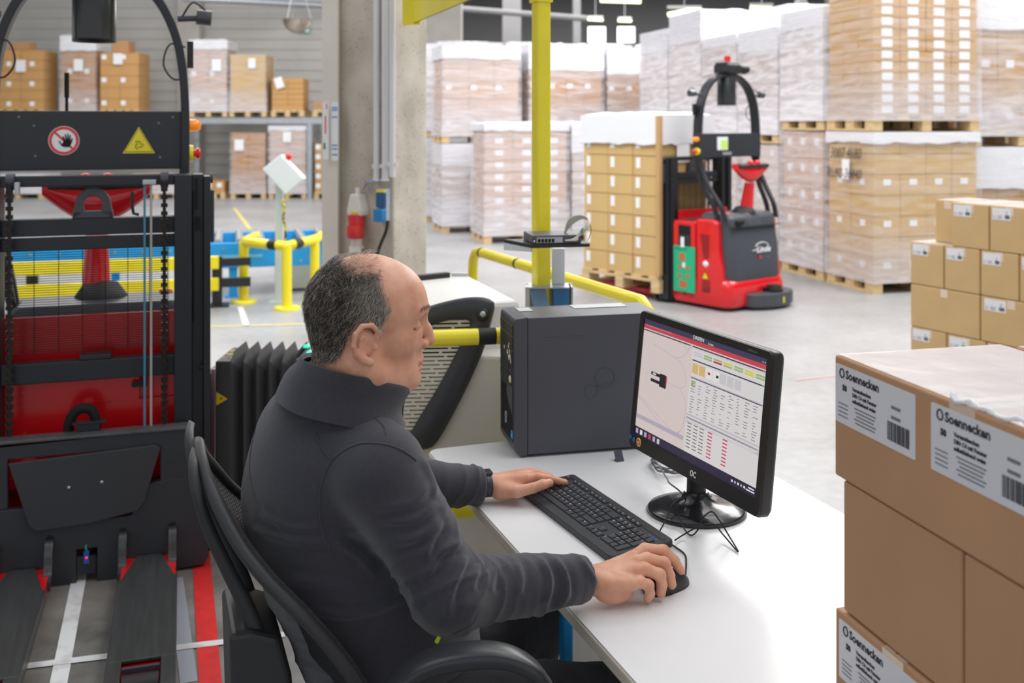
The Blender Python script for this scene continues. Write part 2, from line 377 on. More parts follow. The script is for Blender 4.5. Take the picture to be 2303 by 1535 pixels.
def load(loc, rz, w_, d, h, nx, ny, nz, col='pink', wrap=None, cover=0, label='', stickers=None, cat='pallet load', group=None, faces='fl', brick=False, ztop=None, stk=(.09, .07), skip_top=None, gap=.006, notes=None):
    """w_ across (local x), d deep (local y); the front face is local -y, the left face local -x"""
    t = empty('pallet_load', loc, rz, label, cat, group)
    pallet(t, w_, d)
    cw, cd, chh = (w_ - .03) / nx, (d - .03) / ny, (h - .144) / nz
    for k in range(nz):
        off = brick and k % 2
        for j in range(ny):
            for i in range(nx):
                vis = (j == 0 and 'f' in faces) or (i == 0 and 'l' in faces) or (i == nx - 1 and 'r' in faces)
                if not vis: continue
                x = -w_ / 2 + .015 + cw * (i + .5); y = -d / 2 + .015 + cd * (j + .5); z = .144 + chh * k
                c = link('carton', carton_mesh(cw - gap, cd - gap, chh - gap, col), t, (x + random.uniform(-.003, .003), y + random.uniform(-.003, .003), z))
                if stickers and k < nz:
                    if 'f' in stickers and j == 0 and ('F' in stickers or (k % 2 == 0)):
                        link('sticker', sticker_mesh(stk[0], stk[1], 'f'), c, (-cw * .0 if 'C' in stickers else -cw * .3, -cd / 2 + .001, chh * .62))
                    if 'l' in stickers and i == 0 and ('L' in stickers or (k % 2 == 0)):
                        link('sticker', sticker_mesh(stk[0], stk[1], 'l'), c, (-cw / 2 + .001, 0, chh * .62))
    # hidden core so that nothing shows between the cartons
    g = MB(); g.bx(-w_ / 2 + .05, w_ / 2 - .05, -d / 2 + .05, d / 2 - .05, .146, h - .01); g.build('carton_core', MC['cardboard_' + col], t)
    if cover:
        g = MB(); e = .008; n = 10
        top = []
        for i in range(n + 1):
            for j in range(n + 1):
                x = -w_ / 2 - e + (w_ + 2 * e) * i / n; y = -d / 2 - e + (d + 2 * e) * j / n
                ed = min(i, j, n - i, n - j)
                top.append((x, y, h + .008 + (random.uniform(0, .03 if h > 1.6 else .004) if ed else -.004)))
        g.add(top, [(i * (n + 1) + j, (i + 1) * (n + 1) + j, (i + 1) * (n + 1) + j + 1, i * (n + 1) + j + 1) for i in range(n) for j in range(n)], smooth=True)
        rim = [(-w_ / 2 - e + (w_ + 2 * e) * i / n, -d / 2 - e) for i in range(n + 1)] + [(w_ / 2 + e, -d / 2 - e + (d + 2 * e) * j / n) for j in range(1, n + 1)] + \
              [(w_ / 2 + e - (w_ + 2 * e) * i / n, d / 2 + e) for i in range(1, n + 1)] + [(-w_ / 2 - e, d / 2 + e - (d + 2 * e) * j / n) for j in range(1, n + 1)]
        g.strip([Vector((x, y, h + .008)) for x, y in rim], [Vector((x * 1.004, y * 1.004, h - cover + random.uniform(-.012, .012))) for x, y in rim])
        g.build('cover_sheet', M_cov, t)
    if wrap:
        g = MB(); e = .018; rings = []
        for q in range(15):
            z = .10 + (h + .006 - .10) * q / 14; rr = []
            for (x, y) in [(-1, -1), (-.5, -1), (0, -1), (.5, -1), (1, -1), (1, -.5), (1, 0), (1, .5), (1, 1), (.5, 1), (0, 1), (-.5, 1), (-1, 1), (-1, .5), (-1, 0), (-1, -.5)]:
                k = 1 if abs(x) == 1 and abs(y) == 1 else 0
                rr.append(Vector((x * (w_ / 2 + e + random.uniform(-.004, .004)), y * (d / 2 + e + random.uniform(-.004, .004)), z)))
            rings.append(rr)
        g.loft(rings, cap=False, smooth=False)
        g.add([p + Vector((0, 0, .001)) for p in rings[-1]], [tuple(range(16))])
        g.build('stretch_film', wrap, t)
    return t
def gp(o, a, b_, z=0):                        # hall grid: a metres right, b_ metres away from o
    p = Vector(o) + V * a + U * b_; p.z = z; return p

# ---- tall stacks on the right: corner nearest to the camera at C0
C0 = fl(1966, 662)
Ls = [0, .87, 1.81, 2.81, 3.81, 4.91, 6.0]
def stackpos(L0, L1, w_=1.2): return gp(C0, w_ / 2, (L0 + L1) / 2)
LOW, UP = 1.575, 1.32
t = load(stackpos(0, .84), TH, 1.2, .82, LOW - .016, 4, 2, 7, 'gold', W_thin, .1, 'shrink-wrapped pallet load with handwritten numbers, bottom of the nearest tall stack', 'flC', cat='pallet load', group='two-tier wrapped pallets on the right', stk=(.085, .06))
NUM = t
hand = mat('marker_ink', srgb(58, 54, 66), .6)
Ml = frame((-.62, .38, 1.36), (0, -1, 0), (0, 0, 1))
text('handwriting', '3007 4680', .155, hand, t, frame((-.632, .30, 1.30), (0, -1, 0), (0, -.03, 1)), .0006, shear=.25, sx=.82)
text('handwriting', 'RU92-36440', .145, hand, t, frame((-.632, .36, 1.10), (0, -1, 0), (0, .02, 1)), .0006, shear=.25, sx=.82)
g = MB(); g.box((-.63, .02, 1.19), (.002, .13, .2)); g.build('sticker', M_stk, t)
load(gp(C0, .6, .42, LOW), TH, 1.2, .82, 1.75, 4, 3, 15, 'tan', W_thin, 0, 'upper pallet of small cartons with rows of white stickers, nearest tall stack', 'fFC', group='two-tier wrapped pallets on the right', stk=(.12, .075))
load(stackpos(.87, 1.78), TH, 1.2, .86, LOW - .016, 4, 3, 5, 'pink', W_light, 0, 'wrapped lower pallet with a tall white slip, behind the handwritten one', 'lL', group='two-tier wrapped pallets on the right', stk=(.09, .08))
g = MB(); 
load(gp(C0, .6, 1.32, LOW), TH, 1.2, .86, 1.30, 3, 3, 6, 'pale', W_heavy, .2, 'wrapped upper pallet with white sheet top, second tall stack from the right', 'lL', group='two-tier wrapped pallets on the right', stk=(.1, .08))
rest = [(1.81, 2.78, 1.4, 1.33, 'pale', 'pink', .25, 'third'), (2.81, 3.78, 1.4, 1.33, 'pale', 'pink', .12, 'fourth'), (3.81, 4.86, 1.45, 1.68, 'pink', 'pale', .4, 'fifth'), (4.91, 5.95, 1.45, 1.52, 'pale', 'pale', .3, 'sixth')]
for i, (a, b_, lo, up, c1, c2, cv, nm) in enumerate(rest):
    load(stackpos(a, b_), TH, 1.2, b_ - a - .04, lo, 4, 3, 5, c1, W_light, 0, 'bottom pallet of the %s wrapped stack counted back from the near corner' % nm, 'lf', group='two-tier wrapped pallets on the right')
    load(gp(C0, .6, (a + b_) / 2, lo + .016), TH, 1.2, b_ - a - .04, up, 3, 3, 5, c2, W_heavy, cv, 'top pallet of the %s wrapped stack counted back from the near corner' % nm, 'lf', group='two-tier wrapped pallets on the right')
# a deeper row of tall stacks seen over the lower ones
load(gp(C0, 1.95, 4.4, 1.517), TH, 1.2, .9, 1.75, 3, 3, 6, 'brown', W_light, .3, 'wrapped load with white top band, standing high behind the third stack', 'f')
load(gp(C0, 1.95, 4.4, 0), TH, 1.2, .9, 1.5, 3, 3, 5, 'brown', W_light, 0, 'wrapped load underneath the high one behind the third stack', 'f')
# right of the gap
o2 = gp(C0, 1.30, .22)
load(gp(o2, .6, .42, 0), TH, 1.2, .84, 1.40, 4, 2, 5, 'tan', W_thin, .42, 'lower pallet at the right picture edge with a deep white paper band', 'fFC', group='pallets at the right picture edge')
load(gp(o2, .6, .42, 1.417), TH, 1.2, .84, 1.75, 4, 2, 6, 'tan', W_light, .55, 'upper pallet at the right picture edge with white band above brown cartons', 'fC', group='pallets at the right picture edge', stk=(.1, .08))

# ---- centre stacks
C1 = fl(996, 524)
load(gp(C1, .6, .4), TH, 1.2, .8, 1.33, 3, 2, 5, 'pink', W_heavy, .32, 'lower wrapped pallet of the stack beside the concrete column', 'f', group='wrapped pallet stacks in the middle of the hall')
load(gp(C1, .6, .4, 1.347), TH, 1.2, .8, 1.47, 3, 2, 5, 'pink', W_light, .2, 'upper wrapped pallet of the stack beside the concrete column', 'f', group='wrapped pallet stacks in the middle of the hall')
load(gp(C1, .7, 2.2, 1.417), TH, 1.3, .8, 1.55, 3, 2, 5, 'pale', W_heavy, .3, 'wrapped load with crumpled white top behind the stack beside the column', 'f')
load(gp(C1, .7, 2.2, 0), TH, 1.3, .8, 1.4, 3, 2, 5, 'pale', W_heavy, .3, 'wrapped load at floor level behind the stack beside the column', 'f')
for i, (a, up, col, nm) in enumerate(((1.95, 1.5, 'brown', 'left'), (3.22, 1.45, 'brown', 'right'))):
    load(gp(C1, a, .4, 0), TH, 1.2, .8, 1.35, 3, 2, 5, 'pink', W_light, .1, 'lower load of the %s stack of the pair behind the yellow post' % nm, 'f', group='wrapped pallet stacks in the middle of the hall')
    load(gp(C1, a, .4, 1.367), TH, 1.2, .8, up, 4, 2, 5, col, W_light, .4, 'upper load with a wide white band, %s stack behind the yellow post' % nm, 'f', group='wrapped pallet stacks in the middle of the hall')
for i, a in enumerate((1.3, 2.62, 3.94, 5.26)):
    nm = ('first', 'second', 'third', 'fourth')[i]
    load(gp(C1, a, 4.3, 0), TH, 1.22, .8, 1.435, 3, 2, 4, 'pale', W_heavy, .1, '%s floor-level load from the left underneath the far back row' % nm, 'f', group='far back row of wrapped loads')
    load(gp(C1, a, 4.3, 1.452), TH, 1.22, .8, 1.72, 3, 2, 4, 'pale', W_heavy, .35, '%s white-topped load from the left in the far back row' % nm, 'f', group='far back row of wrapped loads')
C2 = fl(1090, 548)
load(gp(C2, .6, .4), TH, 1.2, .8, 1.635, 3, 2, 9, 'pink', W_light, .09, 'single wrapped pallet of stickered cartons standing left of and behind the yellow post', 'fFC', group='single-tier wrapped pallets', stk=(.12, .075))
load(gp(C2, 1.86, .4), TH, 1.2, .8, 1.64, 3, 2, 9, 'pale', W_light, .4, 'single wrapped pallet of stickered cartons half hidden behind the moving truck load', 'fFC', group='single-tier wrapped pallets', stk=(.12, .075))

# ================================================================ pallet rack at the back left
RD = 22.8
def rz_(y): return px(0, y, RD).z
def rx(x): return px(x, 0, RD).x
rk = empty('pallet_rack', (rx(697), RD, 0), 0, 'galvanised pallet rack along the grey back wall', 'rack')
for x in (-13.0, rx(-90), rx(415), rx(697), rx(1060)):
    g = MB(); xx = x - rx(697)
    for y in (0, .95): g.bx(xx - .05, xx + .05, y - .04, y + .04, 0, rz_(270) + .03)
    for k in range(4): g.tube([(xx, 0, .15 + k * .4), (xx, .95, .5 + k * .4)], .02, 6)
    g.build('upright', M_steel, rk)
for y in (0, .95):
    g = MB(); g.bx(-13 - rx(697), rx(1060) - rx(697), y - .03, y + .03, rz_(278), rz_(265)); g.build('beam', M_steel, rk)
ztop = rz_(262)
def rload(x0, x1, ytop, up, col, wrap, cover, label, nx=2, nz=5, st='', extra=None):
    z = ztop if up else 0; X0, X1 = rx(x0), rx(x1); h = rz_(ytop) - z
    t = load(((X0 + X1) / 2, RD + .45, z), 0, X1 - X0, .85, h, nx, 2, nz, col, wrap, cover, label, st, group='pallet loads on the rack', stk=(.1, .1))
    return t
rload(-10, 98, 112, 1, 'rack', None, 0, 'tan carton pile with white stickers, leftmost on the upper rack level', 2, 6, 'fC')
g = MB(); g.bx(-.22, .22, -.2, .2, 0, .18); o = g.build('carton', MC['cardboard_brown']); o.location = (rx(36), RD + .3, rz_(112) + .003); tag(o, 'small brown carton lying on the leftmost rack load', 'carton')
t = rload(135, 214, 80, 1, 'brown', W_thin, .33, 'tall wrapped load with white top, behind the sensor hanging from the arch', 2, 5, 'fC')
t = rload(222, 312, 118, 1, 'rack', None, 0, 'tan cartons with scattered stickers on the rack, below a loose carton', 2, 5, 'f')
g = MB(); g.bx(-.18, .18, -.2, .2, 0, .26); o = g.build('carton', MC['cardboard_brown']); o.location = (rx(267), RD + .3, rz_(118) + .003); tag(o, 'small brown carton standing on the tan stickered rack load', 'carton')
rload(425, 510, 90, 1, 'pink', W_light, .2, 'tallest wrapped load on the rack, right of the arch', 2, 5, 'f')
rload(515, 598, 122, 1, 'gold', W_thin, 0, 'golden brown load under creased film, middle of the upper rack', 1, 1, '')
rload(609, 683, 175, 1, 'rack', None, 0, 'short pile of tan cartons with tilted white slip on the rack', 2, 6, '')
rload(703, 770, 228, 1, 'brown', None, 0, 'low brown carton load beside the column edge on the upper level', 2, 2, '')
rload(456, 505, 407, 0, 'rack', None, 0, 'very low pile of cartons on the floor below the rack', 2, 1, 'fFC')
rload(518, 597, 298, 0, 'brown', W_thin, 0, 'wrapped brown load on the floor below the golden one', 2, 5, '')
rload(604, 688, 283, 0, 'pink', W_light, .1, 'white wrapped load on the floor behind the tilted control box', 2, 5, '')
rload(706, 780, 322, 0, 'tan', None, 0, 'tan carton load on the floor right of the rack upright', 2, 5, 'fF')
rload(-20, 95, 392, 0, 'pink', W_heavy, .1, 'low wrapped load on the floor seen below the black panel at the left', 2, 2, '')
rload(300, 400, 392, 0, 'brown', W_light, 0, 'low brown load on the floor seen between panel and mast', 2, 2, '')
g = MB()
for X, y, w_, h_ in ((480, 146, .24, .28), (564, 140, .18, .2), (280, 133, .22, .25), (175, 146, .22, .25), (45, 148, .24, .26), (537, 328, .2, .26), (645, 306, .2, .22)):
    pass
def slip(X, y, w_, h_, rot, lab):
    g = MB(); g.box((0, 0, 0), (w_, .004, h_)); o = g.build('paper_slip', M_white); o.location = px(X, y, RD - .03); o.rotation_euler = (0, rot, 0); o.location.y = RD - .004
    return tag(o, lab, 'label', 'white slips on the rack loads')
slip(486, 146, .2, .26, 0, 'white slip on the tallest wrapped rack load'); slip(566, 142, .16, .22, 0, 'white slip on the golden brown rack load')
slip(627, 186, .18, .24, -.3, 'tilted white slip on the short tan rack pile'); slip(264, 132, .2, .24, 0, 'white slip on the tan rack load below the loose carton')
slip(175, 146, .2, .26, 0, 'white slip on the tall rack load behind the hanging sensor'); slip(45, 148, .22, .26, 0, 'white slip on the leftmost rack load')
slip(537, 326, .2, .24, 0, 'white slip on the wrapped brown floor load'); slip(645, 308, .18, .22, 0, 'white slip on the white wrapped floor load')

# dome mirror and exit sign on the left wall
t = empty('dome_mirror', px(668, 44, 19), 0, 'half dome traffic mirror hanging high before the grey wall', 'mirror')
g = MB(); g.lathe((0, 0, 0), [(.001, -.26), (.10, -.235), (.2, -.17), (.25, -.08), (.27, 0)], 24); g.build('dome', mat('dome_glass', srgb(190, 180, 165), .08, metal=.9), t)
g = MB()
for a in (0, 2.1, 4.2): g.cyl((.26 * math.cos(a), .26 * math.sin(a), 0), (0, 0, .9), .006, 6)
g.build('hanger', M_steel, t)
t = empty('exit_sign', px(680, 65, 24.93), 0, 'green exit sign high on the grey back wall', 'sign')
g = MB(); g.box((0, 0, 0), (.33, .04, .17)); g.build('sign_box', mat('exit_green', srgb(20, 165, 120), .4, emit=.3), t)
g = MB(); g.box((.12, -.03, 0), (.08, .01, .15)); g.box((-.05, -.03, 0), (.05, .01, .1)); g.box((.02, -.03, .0), (.07, .01, .03)); g.build('pictogram', M_white, t)
# fluorescent strips
M_tube = mat('lamp_tube', srgb(255, 250, 205), .5, emit=2.0)
for (x0, y0, x1, y1, d, lab) in ((1350, 0, 1441, 3, 22, 'fluorescent strip light cut by the top picture edge'), (1502, 33, 1576, 18, 24, 'slanting fluorescent strip light above the wrapped stacks'),
                             (1688, 18, 1738, 20, 26, 'short fluorescent strip light right of the slanting one'), (1762, 21, 1815, 24, 26, 'fluorescent strip light nearest the tall right stack'),
                             (1322, 43, 1356, 45, 38, 'distant strip light above the left far window'), (1390, 46, 1420, 47, 38, 'distant strip light above the right far window')):
    a, b_ = px(x0, y0, d), px(x1, y1, d); c = (a + b_) / 2
    t = empty('strip_light', c, 0, lab, 'lamp', 'fluorescent strip lights')
    g = MB(); g.cyl(a - c, b_ - c, .05, 10); g.build('tube', M_tube, t)
    g = MB(); g.box((0, 0, .1), ((b_ - a).length, .12, .06), math.atan2((b_ - a).y, (b_ - a).x) if False else 0); g.cyl((0, 0, .1), (0, 0, 7 - c.z), .01, 6); g.build('housing', M_grey, t)
t = empty('round_lamp', px(1802, 12, 25), 0, 'bright round bay lamp above the strip light by the right stack', 'lamp')
g = MB(); g.lathe((0, 0, -.1), [(.001, 0), (.14, .02), (.16, .12)], 16); g.build('diffuser', M_tube, t)
g = MB(); g.lathe((0, 0, 0), [(.17, 0.02), (.1, .12), (.04, .2)], 16); g.cyl((0, 0, .15), (0, 0, 1.5), .012, 6); g.build('lamp_shade', M_grey, t)
# ================================================================ concrete column with its fittings
M_conc = mat('column_concrete', srgb(192, 188, 180), .85, var=.1, scale=5, bump=.25, bscale=30)
def col_pt(x, d): return px(x, 0, d)
K1 = px(885, 0, 5.75); K0 = px(765, 0, 6.0); K2 = px(960, 0, 6.05)
K1.z = K0.z = K2.z = 0
back = (K0 - K1) + (K2 - K1) + K1 + Vector((0, .15, 0))
col = MB()
# light speckled material for the front face: fine pores
def conc_mat():
    m = bpy.data.materials.new('pored_concrete'); m.use_nodes = True; nt = m.node_tree; b = nt.nodes['Principled BSDF']; b.inputs['Roughness'].default_value = .85
    tc = nt.nodes.new('ShaderNodeTexCoord'); n = nt.nodes.new('ShaderNodeTexNoise'); n.inputs['Scale'].default_value = 3; n.inputs['Detail'].default_value = 8
    v = nt.nodes.new('ShaderNodeTexVoronoi'); v.inputs['Scale'].default_value = 34; v.inputs['Randomness'].default_value = 1
    for q in (n, v): nt.links.new(tc.outputs['Object'], q.inputs['Vector'])
    cr = nt.nodes.new('ShaderNodeValToRGB'); cr.color_ramp.elements[0].position = .35; cr.color_ramp.elements[0].color = srgb(178, 170, 156); cr.color_ramp.elements[1].position = .7; cr.color_ramp.elements[1].color = srgb(216, 209, 196)
    nt.links.new(n.outputs['Fac'], cr.inputs[0])
    c2 = nt.nodes.new('ShaderNodeValToRGB'); c2.color_ramp.elements[0].position = .06; c2.color_ramp.elements[0].color = (.3, .28, .26, 1); c2.color_ramp.elements[1].position = .2; c2.color_ramp.elements[1].color = (1, 1, 1, 1)
    nt.links.new(v.outputs['Distance'], c2.inputs[0])
    mx = nt.nodes.new('ShaderNodeMix'); mx.data_type = 'RGBA'; mx.blend_type = 'MULTIPLY'; mx.inputs[0].default_value = .9
    nt.links.new(cr.outputs[0], mx.inputs[6]); nt.links.new(c2.outputs[0], mx.inputs[7]); nt.links.new(mx.outputs[2], b.inputs['Base Color'])
    bp = nt.nodes.new('ShaderNodeBump'); bp.inputs['Strength'].default_value = .4; bp.inputs['Distance'].default_value = .01
    nt.links.new(c2.outputs[0], bp.inputs['Height']); nt.links.new(bp.outputs[0], b.inputs['Normal']); return m
M_pore = conc_mat()
tc_ = empty('concrete_column', (K1.x, K1.y, 0), 0, 'square concrete column with conduits and sockets behind the seated man', 'column')
c0 = Vector((K1.x, K1.y, 0))
g = MB(); q = [K0 - c0, K1 - c0, K2 - c0, back - c0]
g.prism([(p.x, p.y) for p in q], lambda u, v, t: Vector((u, v, t)), 0, 6.9); g.build('shaft', M_pore, tc_, .012)
P0 = px(724, 0, 6.0); P0.z = 0; P1 = K0.copy()
g = MB(); n_ = Vector((0, 1, 0)); g.prism([((P0 - c0).x, (P0 - c0).y), ((P1 - c0).x - .003, (P1 - c0).y - .06), ((P1 - c0).x - .003, (P1 - c0).y + .3), ((P0 - c0).x, (P0 - c0).y + .3)], lambda u, v, t: Vector((u, v, t)), 0, 6.9)
g.build('pilaster', mat('pale_pilaster', srgb(226, 220, 208), .75, var=.05, scale=4), tc_)
# papers on the pilaster
Lp = P1 - P0 + Vector((0, -.06, 0)); Lp.normalize()
def on_pil(x, y): 
    p = px(x, y, 5.97); return p
for i, (x0, x1, y0, y1, lab) in enumerate(((725, 740, 229, 358, 'narrow white notice with red and green marks on the pale pilaster'), (744, 762, 229, 361, 'narrow white notice with blue lines on the pale pilaster'))):
    a = px(x0, y0, 5.955 - .012 * i * 2); b_ = px(x1, y1, 5.955 - .012 * i * 2 - .02); c = (a + b_) / 2
    t = empty('paper_notice', c, 0, lab, 'notice', 'notices on the column')
    ang = math.atan2(-.06, (P1 - P0).x)
    T = Matrix.Rotation(ang, 4, 'Z')
    g = MB(); g.T = T; g.box((0, 0, 0), (abs(b_.x - a.x), .002, abs(b_.z - a.z))); g.build('sheet', M_white, t)
    hh = abs(b_.z - a.z); ww = abs(b_.x - a.x)
    g = MB(); g.T = T
    if i == 0:
        g.box((.008, -.002, hh * .42), (.006, .001, .03)); g.box((0, -.002, hh * .1), (.008, .001, .1)); g.box((-.005, -.002, -.1), (.006, .001, .012)); g.build('red_print', M_red, t)
        g = MB(); g.T = T; g.box((-.008, -.002, -hh * .27), (.014, .001, .036)); g.build('green_mark', mat('exit_green2', srgb(20, 150, 80), .5), t)
    else:
        for z in (.4, .36, .24, -.24, -.3, -.4): g.box((0, -.002, hh * z), (ww * .8, .001, .007))
        g.build('blue_print', mat('blue_ink', srgb(70, 140, 210), .6), t)
# conduits
fdir = (K1 - K0).normalized(); fn = Vector((fdir.y, -fdir.x, 0))
if fn.y > 0: fn = -fn
def on_face(x, y, off):          # point on the left column face at pixel column x, offset off the face
    # intersect the pixel ray with the face plane moved out by off
    r = Vector(((x - CX) / F, 1, -(y - HY) / F)); o = K0 + fn * off
    tt = (o.dot(fn)) / (r.x * fn.x + r.y * fn.y); return Vector((r.x * tt, tt, CH + r.z * tt))
for i, (x, yb) in enumerate(((847, 402), (866, 402), (882, 398))):
    a = on_face(x, yb, .03); g = MB(); g.cyl(a, (a.x, a.y, 6.8), .0178, 12)
    if i < 2: g.cyl((a.x, a.y, a.z - .012), a, .024, 12)
    for z in (a.z + .07, a.z + 1.6): g.box((a.x, a.y, z), (.05, .024, .02))
    o = g.build('conduit', mat('conduit_plastic', srgb(222, 223, 226), .4)); tag(o, ('leftmost', 'middle', 'rightmost')[i] + ' grey cable conduit running up the column', 'conduit', 'cable conduits on the column')
# red industrial socket with plug
def face_xf(x, y, off):
    o = on_face(x, y, off); M = Matrix((fdir, -fn, Vector((0, 0, 1)))).transposed().to_4x4(); M.translation = o; return M
t = empty('power_socket', (0, 0, 0), 0, 'white and red industrial power plug on the column face', 'socket'); t.matrix_world = face_xf(815, 455, .0)
M_cee = mat('socket_white', srgb(228, 226, 216), .45); M_ceer = mat('socket_red', srgb(214, 50, 50), .4)
g = MB(); g.prism([(-.03, .05), (.03, .05), (.055, -.04), (.05, -.07), (-.05, -.07), (-.055, -.04)], lambda u, v, q: Vector((u, q, v)), -.07, 0); g.cyl((0, -.035, .05), (0, -.035, .085), .016, 12)
g.build('socket_body', M_cee, t, .008)
g = MB(); g.box((.012, -.072, -.05), (.055, .004, .012)); g.build('yellow_label', M_yel, t)
g = MB(); g.cyl((.0, -.05, -.07), (.01, -.055, -.16), .048, 20, r2=.042); g.lathe((.02, -.075, -.165), [(.001, -.03), (.045, -.028), (.05, -.01), (.05, .03), (.045, .04)], 20, axis='Z'); g.build('plug_cap', M_ceer, t)
g = MB(); g.cyl((.005, -.05, -.16), (.005, -.05, -.27), .034, 16, r2=.03); g.cyl((.005, -.05, -.24), (.005, -.05, -.275), .042, 16); g.build('plug_body', M_cee, t)
tp = on_face(817, 560, .05)
g = MB(); g.tube(spline([tp, tp + Vector((.01, 0, -.1)), tp + Vector((.04, .0, -.5)), tp + Vector((.05, 0, -.9))], 5), .011, 8)
o = g.build('power_cable', M_rubber); tag(o, 'black cable hanging from the red and white plug', 'cable')
a = on_face(816, 425, .035); b_ = on_face(853, 405, .03)
g = MB(); g.tube(spline([a, a + Vector((.02, 0, .03)), b_ + Vector((-.05, 0, -.01)), b_ + Vector((0, 0, -.004))], 6), .008, 8); o = g.build('cable', mat('cable_grey', srgb(150, 155, 165), .5)); tag(o, 'short grey cable arching from conduit to the red socket', 'cable')
t = empty('power_socket', (0, 0, 0), 0, 'blue double socket outlet with flap next to the conduits', 'socket'); t.matrix_world = face_xf(868, 460, .0)
g = MB(); g.box((0, -.02, 0), (.075, .04, .18)); g.build('socket_body', mat('socket_grey', srgb(190, 194, 205), .5), t, .006)
g = MB(); g.box((.006, -.045, .028), (.064, .02, .082)); g.build('socket_flap', mat('socket_blue', srgb(36, 88, 138), .4), t, .004)
g = MB(); g.box((.01, -.06, -.055), (.066, .04, .07)); g.build('socket_flap', mat('socket_blue_light', srgb(40, 130, 190), .4), t, .006)
g = MB(); g.box((.006, -.046, .078), (.06, .016, .014)); g.build('yellow_label', M_yel, t)
a = on_face(872, 496, .05)
g = MB(); g.tube(spline([a, a + Vector((-.01, 0, -.06)), a + Vector((-.06, 0, -.2)), a + Vector((-.1, 0, -.5)), a + Vector((-.1, 0, -.9))], 5), .009, 8)
o = g.build('power_cable', M_rubber); tag(o, 'black cable hanging from the blue socket', 'cable')

# ================================================================ yellow gantry: post and beam
PO = px(1217, 0, 3.62); PO.z = 0
t = empty('yellow_gantry', PO, 0, 'yellow steel post and overhead beam joined to the concrete column', 'gantry')
g = MB(); r_ = .0265
g.T = Matrix.Rotation(.42, 4, 'Z'); g.bx(-r_, r_, -r_, r_, .02, 2.22); g.build('post', M_yel, t, .009, 3)
for h_, z0_, z1_ in ((.09, 0, .02), (.031, 2.075, 2.09), (.05, 2.2, 2.22)): g = MB(); g.T = Matrix.Rotation(.42, 4, 'Z'); g.bx(-h_, h_, -h_, h_, z0_, z1_); g.build('flange', M_yel, t)
a = px(925, 0, 5.65); a.z = 0; a -= PO; b_ = Vector((.10, -.3, 0)); u_ = (b_ - a).normalized(); n2 = Vector((u_.y, -u_.x, 0))
g = MB(); z0, z1 = 2.19, 2.45
for s_ in (0,):
    g.prism([(0, z0), ((b_ - a).length, z0), ((b_ - a).length, z1), (0, z1)], lambda u, v, q: a + u_ * u + n2 * q + Vector((0, 0, v)), -.004, .004)
    g.prism([(0, z0), ((b_ - a).length, z0), ((b_ - a).length, z0 + .008), (0, z0 + .008)], lambda u, v, q: a + u_ * u + n2 * q + Vector((0, 0, v)), -.006, .006)
    g.prism([(0, z1), ((b_ - a).length, z1), ((b_ - a).length, z1 + .008), (0, z1 + .008)], lambda u, v, q: a + u_ * u + n2 * q + Vector((0, 0, v)), -.05, .05)
g.build('beam', M_yel, t)
g = MB(); a2 = px(905, 0, 5.62) - PO; a2.z = 0; b2 = px(946, 0, 5.55) - PO; b2.z = 0
g.prism([(0, 0), (1, 0), (1, .4), (0, .4)], lambda u, v, q: a2.lerp(b2, u) + Vector((0, q, z0 - .01 + v)), -.006, .006); g.build('end_plate', M_yel, t)

# network shelf with switch and cable coil on the post
SZ = px(0, 540, 3.5).z - .012
t = empty('wall_shelf', (0, 0, 0), 0, 'small thin shelf clamped to the yellow post', 'shelf')
sa = at_h(1195, 558, SZ); sb = at_h(1327, 555, SZ); sc = at_h(1160, 545, SZ)
sd = sb + (sc - sa)
def slab(g, P, z0, z1): g.add([p + Vector((0, 0, z0)) for p in P] + [p + Vector((0, 0, z1)) for p in P], [(0, 3, 2, 1), (4, 5, 6, 7), (0, 1, 5, 4), (1, 2, 6, 5), (2, 3, 7, 6), (3, 0, 4, 7)])
ex_ = (sb - sa).normalized(); ey_ = Vector((-ex_.y, ex_.x, 0)); 
if ey_.y < 0: ey_ = -ey_
wdt = (sb - sa).length; SD = .17
P = [sa, sb, sb + ey_ * SD - ex_ * .02, sa + ey_ * SD - ex_ * .06]
g = MB(); slab(g, P, -.0, .012); g.build('shelf_board', M_black, t, .002)
g = MB(); g.add([p for p in (P[0], P[3], P[3] - Vector((0, 0, .025)), P[0] - Vector((0, 0, .012)))], [(0, 1, 2, 3)]); g.add([p + ex_ * .003 for p in (P[0], P[3], P[3] - Vector((0, 0, .025)), P[0] - Vector((0, 0, .012)))], [(0, 1, 2, 3)]); g.build('side_edge', M_grey, t)
t = empty('network_switch', sa + Vector((0, 0, .013)), math.atan2(ex_.y, ex_.x), 'flat anthracite network switch with open ports on the small shelf', 'network switch')
g = MB(); Lx = wdt * .86; g.bx(0.004, Lx, 0.005, .15, 0, .027); g.build('case', mat('switch_case', srgb(78, 80, 88), .4), t, .002)
g = MB(); g.bx(.018, Lx * .62, .002, .006, .003, .021); g.build('port_panel', M_steel, t)
for i in range(5):
    g = MB(); x = .022 + i * .0115; g.bx(x, x + .0085, 0, .003, .006, .016); g.bx(x + .002, x + .0065, 0, .003, .004, .008); g.build('port', M_hole, t)
g = MB(); g.lathe((.0105, .004, .009), [(.001, -.004), (.0022, -.003), (.0026, 0)], 10, axis='Y'); g.build('led', M_white, t)
